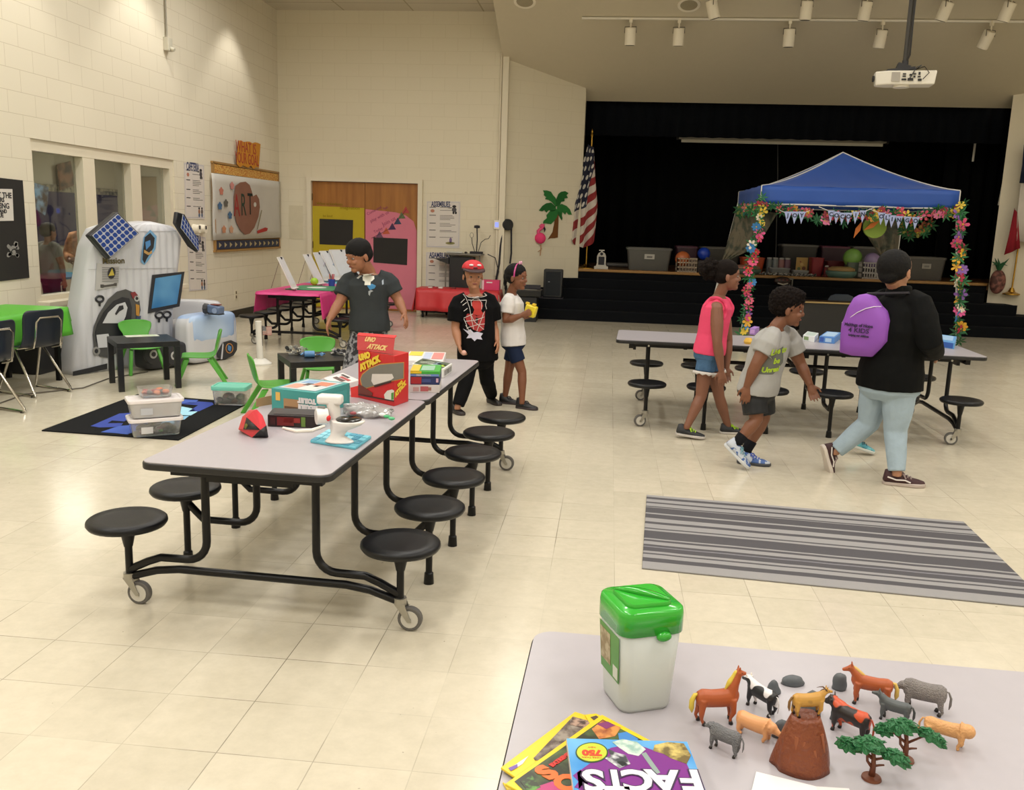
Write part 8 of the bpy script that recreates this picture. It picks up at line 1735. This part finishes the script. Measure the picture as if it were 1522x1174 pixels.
project(obj('white_line_print', mb, C('#cfcac8', .7), o, world=True), o, B['fr'], .006, 0)
a = atz(676, 613, 0); shoe(o, a, (.62, -.78, 0), .215, C('#1b1717'), C('#2f2624')); a = J['anL']; shoe(o, Vector((a.x, a.y, 0)), (.5, -.6, 0), .21, C('#1b1717'), C('#2f2624'))
tag(obj('small_ball', MB().ell(J['wrR'].lerp(J['tiR'], .62)+Vector((.028, -.018, 0)), (.022,)*3, 14, 10), C('#d8a89a'), smooth=True), 'small pale object held in the hand of the boy in the red cap', 'toy')
# 3 --- girl in white T-shirt
J = dict(head=(768, 412, 4.60), neck=(760, 437, 4.62), shR=(756, 448, 4.50), elR=(752, 477, 4.46), wrR=(774, 469, 4.42), tiR=(788, 464, 4.42), shL=(764, 448, 4.74), elL=(768, 476, 4.76), wrL=(781, 470, 4.62), tiL=(792, 465, 4.54), pel=(763, 507, 4.62),
    knR=(776, 553, 4.56), anR=(776, 597, 4.52), knL=(756, 552, 4.68), anL=(751, 588, 4.74))
sk = SKN('#7a4c34'); o, J, B = person('girl in white T-shirt and navy shorts with a pink hairband holding a yellow toy', J, (.97, -.22, 0), None, sk, k=.83, fat=.94, shirt=M('white_cotton', '#d6d3d2', .85, var=.04), hem=-.08, sleeve=.62, sl_r=1.35, bottom=M('navy_shorts', '#1c2740', .8, var=.1), leg_cut=.62, leg_r=1.2, hh=.225, head_F=(.96, -.28, -.05), curl=(.9, .9), palms={'R': (.1, .9, .2), 'L': (.1, -.9, .2)})
face(o, J['head'], (.96, -.28, -.05), .225); hair_cap(o, J['head'], B, .225, BLKH, back=.06, up_=.185, r=(.425, .385, .365), amp=.002, ns=90, extra=((-.42, 0, .15, .12, .14, .16), (-.48, 0, -.02, .08, .10, .16), (-.47, 0, -.25, .07, .08, .16), (-.42, .02, -.45, .06, .07, .12)))
c = J['head']; hb_ = [c+(B['F']*(.02+.03*math.cos(a))+B['S']*.41*math.cos(a)+B['U']*(.10+.43*math.sin(a)))*.225 for a in [PI*(-.05+1.1*k/16) for k in range(17)]]; hbd = obj('hairband', MB().tube(hb_, .007, 6), C('#b83a7d', .3), o, world=True)
for s in (-.12, .05): obj('band_bow', MB().ell(c+(B['F']*.10+B['S']*s+B['U']*.56)*.225, (.010, .012, .018), 8, 6), C('#d9a0b8', .3), hbd, world=True)
a = atz(774, 607, 0); shoe(o, Vector((J['anR'].x, a.y, 0)), (.93, -.3, 0), .215, C('#17171a'), C('#3a3034'), BK, high=True); a = J['anL']; shoe(o, Vector((a.x, a.y, .0)), (.95, -.15, 0), .205, C('#17171a'), C('#3a3034'), BK, high=True)
q = aty(789, 462, 4.50); t = thing('toy_camera', 'yellow toy held in both hands by the girl in white', 'toy', q, -.2); obj('case', MB().box((0, 0, .0), (.10, .07, .10), ry=.25), C('#dcc62c', .35), t, bevel=.012, segs=3); obj('top_knobs', MB().box((.03, 0, .055), (.03, .04, .02), ry=.25).box((-.03, 0, .065), (.03, .04, .02), ry=.25), C('#d8b62c', .35), t, bevel=.004)
# 4 --- girl in pink ruffled top
J = dict(head=(1081, 410, 3.84), neck=(1069, 440, 3.86), shR=(1065, 457, 3.74), elR=(1066, 508, 3.68), wrR=(1072, 551, 3.68), tiR=(1076, 582, 3.66), shL=(1074, 456, 3.98), elL=(1082, 506, 4.02), wrL=(1080, 546, 3.98), tiL=(1080, 572, 3.95), pel=(1054, 523, 3.85),
    knR=(1042, 589, 3.76), anR=(1021, 634, 3.70), knL=(1069, 590, 3.92), anL=(1082, 633, 3.97))
sk = SKN('#7d523e'); PKT = M('coral_pink_cotton', '#e04c70', .8, var=.06)
o, J, B = person('girl with a curly ponytail in coral pink top and denim shorts walking right', J, (.98, .05, 0), None, sk, k=.90, fat=.96, shirt=PKT, hem=-.02, sleeve=0, bottom=M('denim_blue', '#4a6a8c', .85, var=.2, scale=30, bump=.3), leg_cut=.40, leg_r=1.2, hh=.232, head_F=(.995, .0, .02), curl=(.4, .45), palms={'R': (0, .9, 0), 'L': (0, -.9, 0)})
face(o, J['head'], (.995, .0, .02), .232); hair_cap(o, J['head'], B, .232, DBR, back=.055, up_=.185, r=(.425, .385, .37), amp=.001)
mb = MB(); rnd = random.Random(4); cc = J['head']+(B['F']*-.60+B['U']*.22)*.232
for k_ in range(40): v = Vector((rnd.gauss(0, 1), rnd.gauss(0, 1), rnd.gauss(0, 1))).normalized(); mb.ell(cc+Vector((v.x*.065, v.y*.055, v.z*.058)), (.030,)*3, 9, 6)
mb.ell(cc, (.07, .06, .065), 14, 9); obj('ponytail', mb, DBR, o, world=True, rem=.006, sm=1, noiseamp=.009, nscale=70)
# ruffles round the armholes and a fringed hem on the shorts
for s in ('R', 'L'):
    sh = J['sh'+s]; nrm = (sh-J['neck']); nrm.z = 0; nrm.normalize(); R_ = []
    for w_, off in ((.055, .0), (.085, .018)): R_.append([sh+B['fr']*(w_*1.05*math.cos(a))*1.0-UPV*.012+UPV*(w_*1.15*math.sin(a))+nrm*(off+.010*math.sin(7*a)*(1 if off else 0)-.006) for a in [2*PI*k/40 for k in range(40)]])
    R_[1] = [v-UPV*.0 for v in R_[1]]; obj('ruffle', MB().rings(R_, cap=False), PKT, o, world=True, solid=.004, smooth=True)
for s, sg in (('R', 1), ('L', -1)):
    hip = B['pel']+B['side']*sg*.065*.9-Vector((0, 0, .015)); c = hip.lerp(J['kn'+s], .41); d = (J['kn'+s]-hip).normalized(); u1 = d.cross(Vector((0, 1, 0))).normalized(); u2 = d.cross(u1); R_ = []
    for j, f in ((0, .0), (1, .022)): R_.append([c+d*(f+(.006*math.sin(11*a) if j else 0))+(u1*math.cos(a)+u2*math.sin(a))*(.088+.004*j) for a in [2*PI*k/44 for k in range(44)]])
    obj('white_fringe', MB().rings(R_, cap=False), C('#cfc9c4', .8), o, world=True, solid=.004)
LIME = C('#a8d62c', .5); BKS = C('#26282c', .6)
a = atz(1016, 651, 0); shoe(o, Vector((a.x, a.y, .02)), (.97, -.05, -.10), .235, BKS, C('#c9c3be'), LIME); a = J['anL']; shoe(o, Vector((a.x, a.y, .0)), (.98, .1, 0), .225, BKS, C('#c9c3be'), LIME)
# 5 --- boy in grey T-shirt leaning forward
J = dict(head=(1173, 459, 3.0), neck=(1153, 487, 3.0), shR=(1146, 503, 2.88), elR=(1124, 541, 2.84), wrR=(1110, 574, 2.86), tiR=(1107, 603, 2.84), shL=(1172, 500, 3.14), elL=(1190, 541, 3.14), wrL=(1204, 572, 3.08), tiL=(1214, 601, 3.04), pel=(1126, 578, 3.0),
    knR=(1124, 624, 2.90), anR=(1097, 656, 2.86), knL=(1135, 622, 3.08), anL=(1110, 668, 3.04))
sk = SKN('#764a32'); o, J, B = person('boy in light grey T-shirt with lime lettering and black shorts bending forward mid-stride', J, (.97, -.12, 0), None, sk, k=.92, fat=1.0, shirt=M('heather_grey_cotton', '#a3a29f', .85, var=.06, scale=20), hem=-.04, sleeve=.62, sl_r=1.5, bottom=M('black_sport_shorts', '#0e1014', .7), leg_cut=.80, leg_r=1.3, hh=.235, head_F=(.97, -.18, -.12), curl=(.45, .4), palms={'R': (0, .9, 0), 'L': (0, -.9, 0)})
face(o, J['head'], (.97, -.18, -.12), .235); hair_cap(o, J['head'], B, .235, DBR, back=.12, up_=.24, r=(.49, .42, .41), amp=.012, ns=75, rem=.0055, extra=((.06, 0, .44, .32, .32, .16), (-.35, 0, .08, .25, .32, .30)))
# lettering across the chest follows the side that faces the camera
vw = (CAM-J['pel']); vw.z = 0; vw.normalize(); nn = (B['fr']*.55+vw*.75); nn = (nn-B['ax']*nn.dot(B['ax'])).normalized(); X_ = B['ax'].cross(nn).normalized(); X_ = X_ if X_.dot(CR) > 0 else -X_; YA = nn.cross(X_)
LM_ = C('#a9c832', .6)
def Z(px, py, off=.128): return atp(px, py, B['pel'].lerp(B['neck'], .5)+nn*off, nn)
project(obj('shirt_print_panel', MB().pslab([Z(1127, 530), (Z(1165, 515)), Z(1166, 540), Z(1148, 556), Z(1122, 556)], nn, .002), C('#6a6c66', .8), o, world=True), o, nn, .001)
for s, px, py, sz_ in (('Live to', 1156, 521, .058), ('be', 1153, 536, .055), ('Unreal', 1145, 549, .050)): a = math.radians(14); project(lettering(s, sz_, Z(px, py, .131), X_*math.cos(a)+YA*math.sin(a), -X_*math.sin(a)+YA*math.cos(a), LM_, o, bold=.002, shear=.2, name='print_lettering'), o, nn, .004)
WBL = M2('white_blue_trainer', '#b9c0cc', '#3f5f9c', .52, .56, 22, .5, 2); sock = C('#15161a', .9)
for s in ('R', 'L'): obj('sock', MB().tube([J['kn'+s].lerp(J['an'+s], .72), J['an'+s], J['an'+s]-Vector((0, 0, .02))], [.041, .037, .037], 14), sock, o, world=True, smooth=True)
a = J['anL']; b = atz(1106, 689, 0); shoe(o, Vector((a.x+.0, b.y, .0)), (.95, -.2, 0), .235, WBL, C('#3a3c42'), C('#4b5fb0')); a = J['anR']; shoe(o, a+Vector((-.045, 0, -.075)), (.68, -.12, -.62), .24, WBL, C('#c9ccd0'), C('#6f9aa8'))
# 6 --- adult in black jacket
J = dict(head=(1331, 402, 2.78), neck=(1336, 434, 2.80), shL=(1303, 449, 2.96), elL=(1296, 500, 3.04), wrL=(1318, 535, 3.08), tiL=(1334, 545, 3.08), shR=(1368, 452, 2.66), elR=(1382, 508, 2.56), wrR=(1391, 527, 2.76), tiR=(1402, 524, 2.88), pel=(1322, 568, 2.80),
    knR=(1331, 640, 2.74), anR=(1333, 703, 2.66), knL=(1290, 630, 2.92), anL=(1241, 671, 2.93))
sk = SKN('#a5765a'); JK = M('black_jacket', '#070808', .8, var=.2, scale=8); o, J, B = person('adult with short dark hair in a black jacket and light blue jeans walking away', J, (.80, .60, 0), None, sk, k=1.02, fat=1.20, shirt=JK, hem=-.06, sleeve=1.86, sl_r=1.45, bottom=M('light_denim', '#9fb1be', .85, var=.10, scale=10, bump=.2), leg_cut=1.95, leg_r=1.18, hh=.262, head_F=(.72, .68, -.06), curl=(.8, .9), neck_r=1.1, drape=1.0, hand_s=.17)
face(o, J['head'], (.72, .68, -.06), .262); hair_cap(o, J['head'], B, .262, BLKH, back=.11, up_=.12, r=(.425, .39, .40), amp=.002, ns=80, extra=((-.30, 0, -.12, .16, .26, .22),))
obj('collar', MB().tube([J['neck']-UPV*.035, J['neck']+UPV*.045], [.088, .074], 22), JK, o, world=True, bevel=.01)
OX = C('#3a1d20', .7); a = atz(1330, 720, 0); shoe(o, Vector((J['anR'].x, a.y, 0)), (.99, -.12, 0), .27, OX, C('#b5a79f'), C('#8c7a76'), stripe=C('#d8d0cc')); a = J['anL']; shoe(o, a+Vector((-.075, .0, -.03)), (.32, .05, -.93), .26, OX, C('#c9bfb6'), C('#8c7a76'), stripe=C('#d8d0cc'))
# purple drawstring pack on the back
nb_ = Vector((-.55, -.83, 0)).normalized(); Pb = B['pel'].lerp(B['neck'], .55)+nb_*.17
ol = [(1251, 480), (1254.5, 473), (1259.6, 458), (1268.8, 442.5), (1277, 438), (1287, 436.4), (1299.5, 440.4), (1308.7, 453.7), (1317, 462), (1322, 477), (1319, 507), (1309, 518), (1295.4, 530.4), (1265.8, 528.4), (1247.9, 523.3), (1249, 497.7)]
W3 = [atp(x, y, Pb, nb_) for x, y in ol]; cen = sum(W3, Vector())/len(W3); PU = M('purple_pack_cloth', '#8a4bb0', .6, var=.06, scale=5)
t = thing('backpack', 'bright purple backpack with black printed writing worn by the adult', 'backpack', cen)
R_ = [[v.lerp(cen, s)+nb_*d for v in W3] for s, d in ((.25, -.10), (.10, -.09), (.0, -.03), (.0, .0), (.10, .025), (.35, .040), (.75, .045))]; obj('bag', MB().rings(R_), PU, t, world=True)
def bp(px, py, off=.050): return atp(px, py, Pb+nb_*off, nb_)
obj('white_piping', MB().tube([bp(*q, f) for q, f in (((1251.5, 479.5), .006), ((1262, 473), .036), ((1274, 464.5), .047), ((1287, 458.5), .046), ((1299, 455.8), .036), ((1310, 455.5), .004))], .003, 6), C('#d9cfe0'), t, world=True)
Xb_ = UPV.cross(nb_).normalized(); 
for s, py, sz_, bo in (('Makings of Hope', 483.5, .028, .001), ('4 KIDS', 491.5, .042, .0005), ('helping our children', 499, .017, .0012)): lettering(s, sz_, bp(1276, py, .052), Xb_, UPV, C('#2a1440'), t, bold=bo, wscale=.95 if s != '4 KIDS' else 1.1)
obj('strap', MB().tube([W3[5]-nb_*.02, J['neck']+B['side']*.10+nb_*.06+UPV*.0, J['shR']+UPV*.03-B['side']*.06, J['shR']-nb_*.10-UPV*.02-B['side']*.07], .008, 6), BK, t, world=True)
# 7 --- child almost hidden behind the adult, one turquoise trainer showing
J = dict(head=(1312, 470, 3.55), neck=(1307, 492, 3.55), shR=(1304, 500, 3.45), elR=(1306, 528, 3.42), wrR=(1318, 545, 3.42), tiR=(1328, 550, 3.42), shL=(1310, 500, 3.66), elL=(1312, 528, 3.7), wrL=(1322, 545, 3.68), tiL=(1330, 552, 3.66), pel=(1302, 560, 3.55), knR=(1288, 604, 3.5), anR=(1273, 640, 3.5), knL=(1322, 604, 3.6), anL=(1330, 622, 3.80))
o, J, B = person('child hidden behind the adult, only one turquoise trainer visible', J, (.98, 0, 0), None, SKN('#7a4c34'), k=.76, fat=.9, shirt=BT, hem=-.04, sleeve=.6, bottom=M('black_sport_shorts', '', .7), leg_cut=.8, hh=.20, vox=.006)
face(o, J['head'], (.98, 0, 0), .20); hair_cap(o, J['head'], B, .20, BLKH, amp=.002); TQ = M2('turquoise_trainer', '#3f8fa0', '#6fb8c0', .45, .55, 24, .5, 2)
a = J['anR']; shoe(o, Vector((a.x-.01, a.y, .055)), (.93, -.05, -.28), .225, TQ, C('#d0d4d0'), C('#2f4f5a')); a = J['anL']; shoe(o, a+Vector((-.02, 0, -.06)), (.5, 0, -.86), .20, TQ, C('#d0d4d0'))
# people seen through the window
def stander(label, x, y, H, F_, shirt, bottom, skin, lc, hair, armup=False):
    f, s, u = frame(F_); b = Vector((x, y, 0)); k = H/1.5
    P_ = lambda a, c, z: b+f*a*k+s*c*k+UPV*z*k
    J = dict(head=P_(.02, 0, 1.37), neck=P_(0, 0, 1.22), shR=P_(0, .15, 1.18), shL=P_(0, -.15, 1.18), elR=P_(.04, .21, .95), elL=P_(.04, -.21, .95), wrR=P_(.20, .13, .88) if armup else P_(.06, .22, .74), wrL=P_(.20, -.13, .88) if armup else P_(.06, -.22, .74), tiR=P_(.28, .06, .92) if armup else P_(.08, .22, .60), tiL=P_(.28, -.06, .92) if armup else P_(.08, -.22, .60), pel=P_(0, 0, .76), knR=P_(.03, .09, .42), knL=P_(.03, -.09, .42), anR=P_(0, .10, .08), anL=P_(0, -.10, .08))
    o, J, B = person(label, J, F_, None, skin, k=k*.92, shirt=shirt, sleeve=.6 if not armup else 1.7, bottom=bottom, leg_cut=lc, hh=.24*k, vox=.009)
    face(o, J['head'], F_, .24*k); hair_cap(o, J['head'], B, .24*k, hair, rem=.010)
    for q in ('R', 'L'): a = J['an'+q]; shoe(o, Vector((a.x, a.y, .001)), F_, .22*k, C('#2a2a2e'), C('#9a9a9a'))
    return o
stander('child in a grey T-shirt and navy shorts standing behind the left window pane', -5.0, 7.90, 1.46, (.4, .9, 0), M('dull_grey_cotton', '#8a8a85', .85), M('navy_trousers', '#1d2336', .8), SKN('#966448'), 1.9, BLKH)
stander('person in an orange and brown top and black shorts behind the left window pane', -4.75, 8.36, 1.62, (.2, -.9, 0), M2('orange_brown_print_cloth', '#8c4a26', '#c98a5a', .4, .6, 9, .8, 3), M('black_sport_shorts', '', .7), SKN('#7a4c34'), .95, BLKH, True)
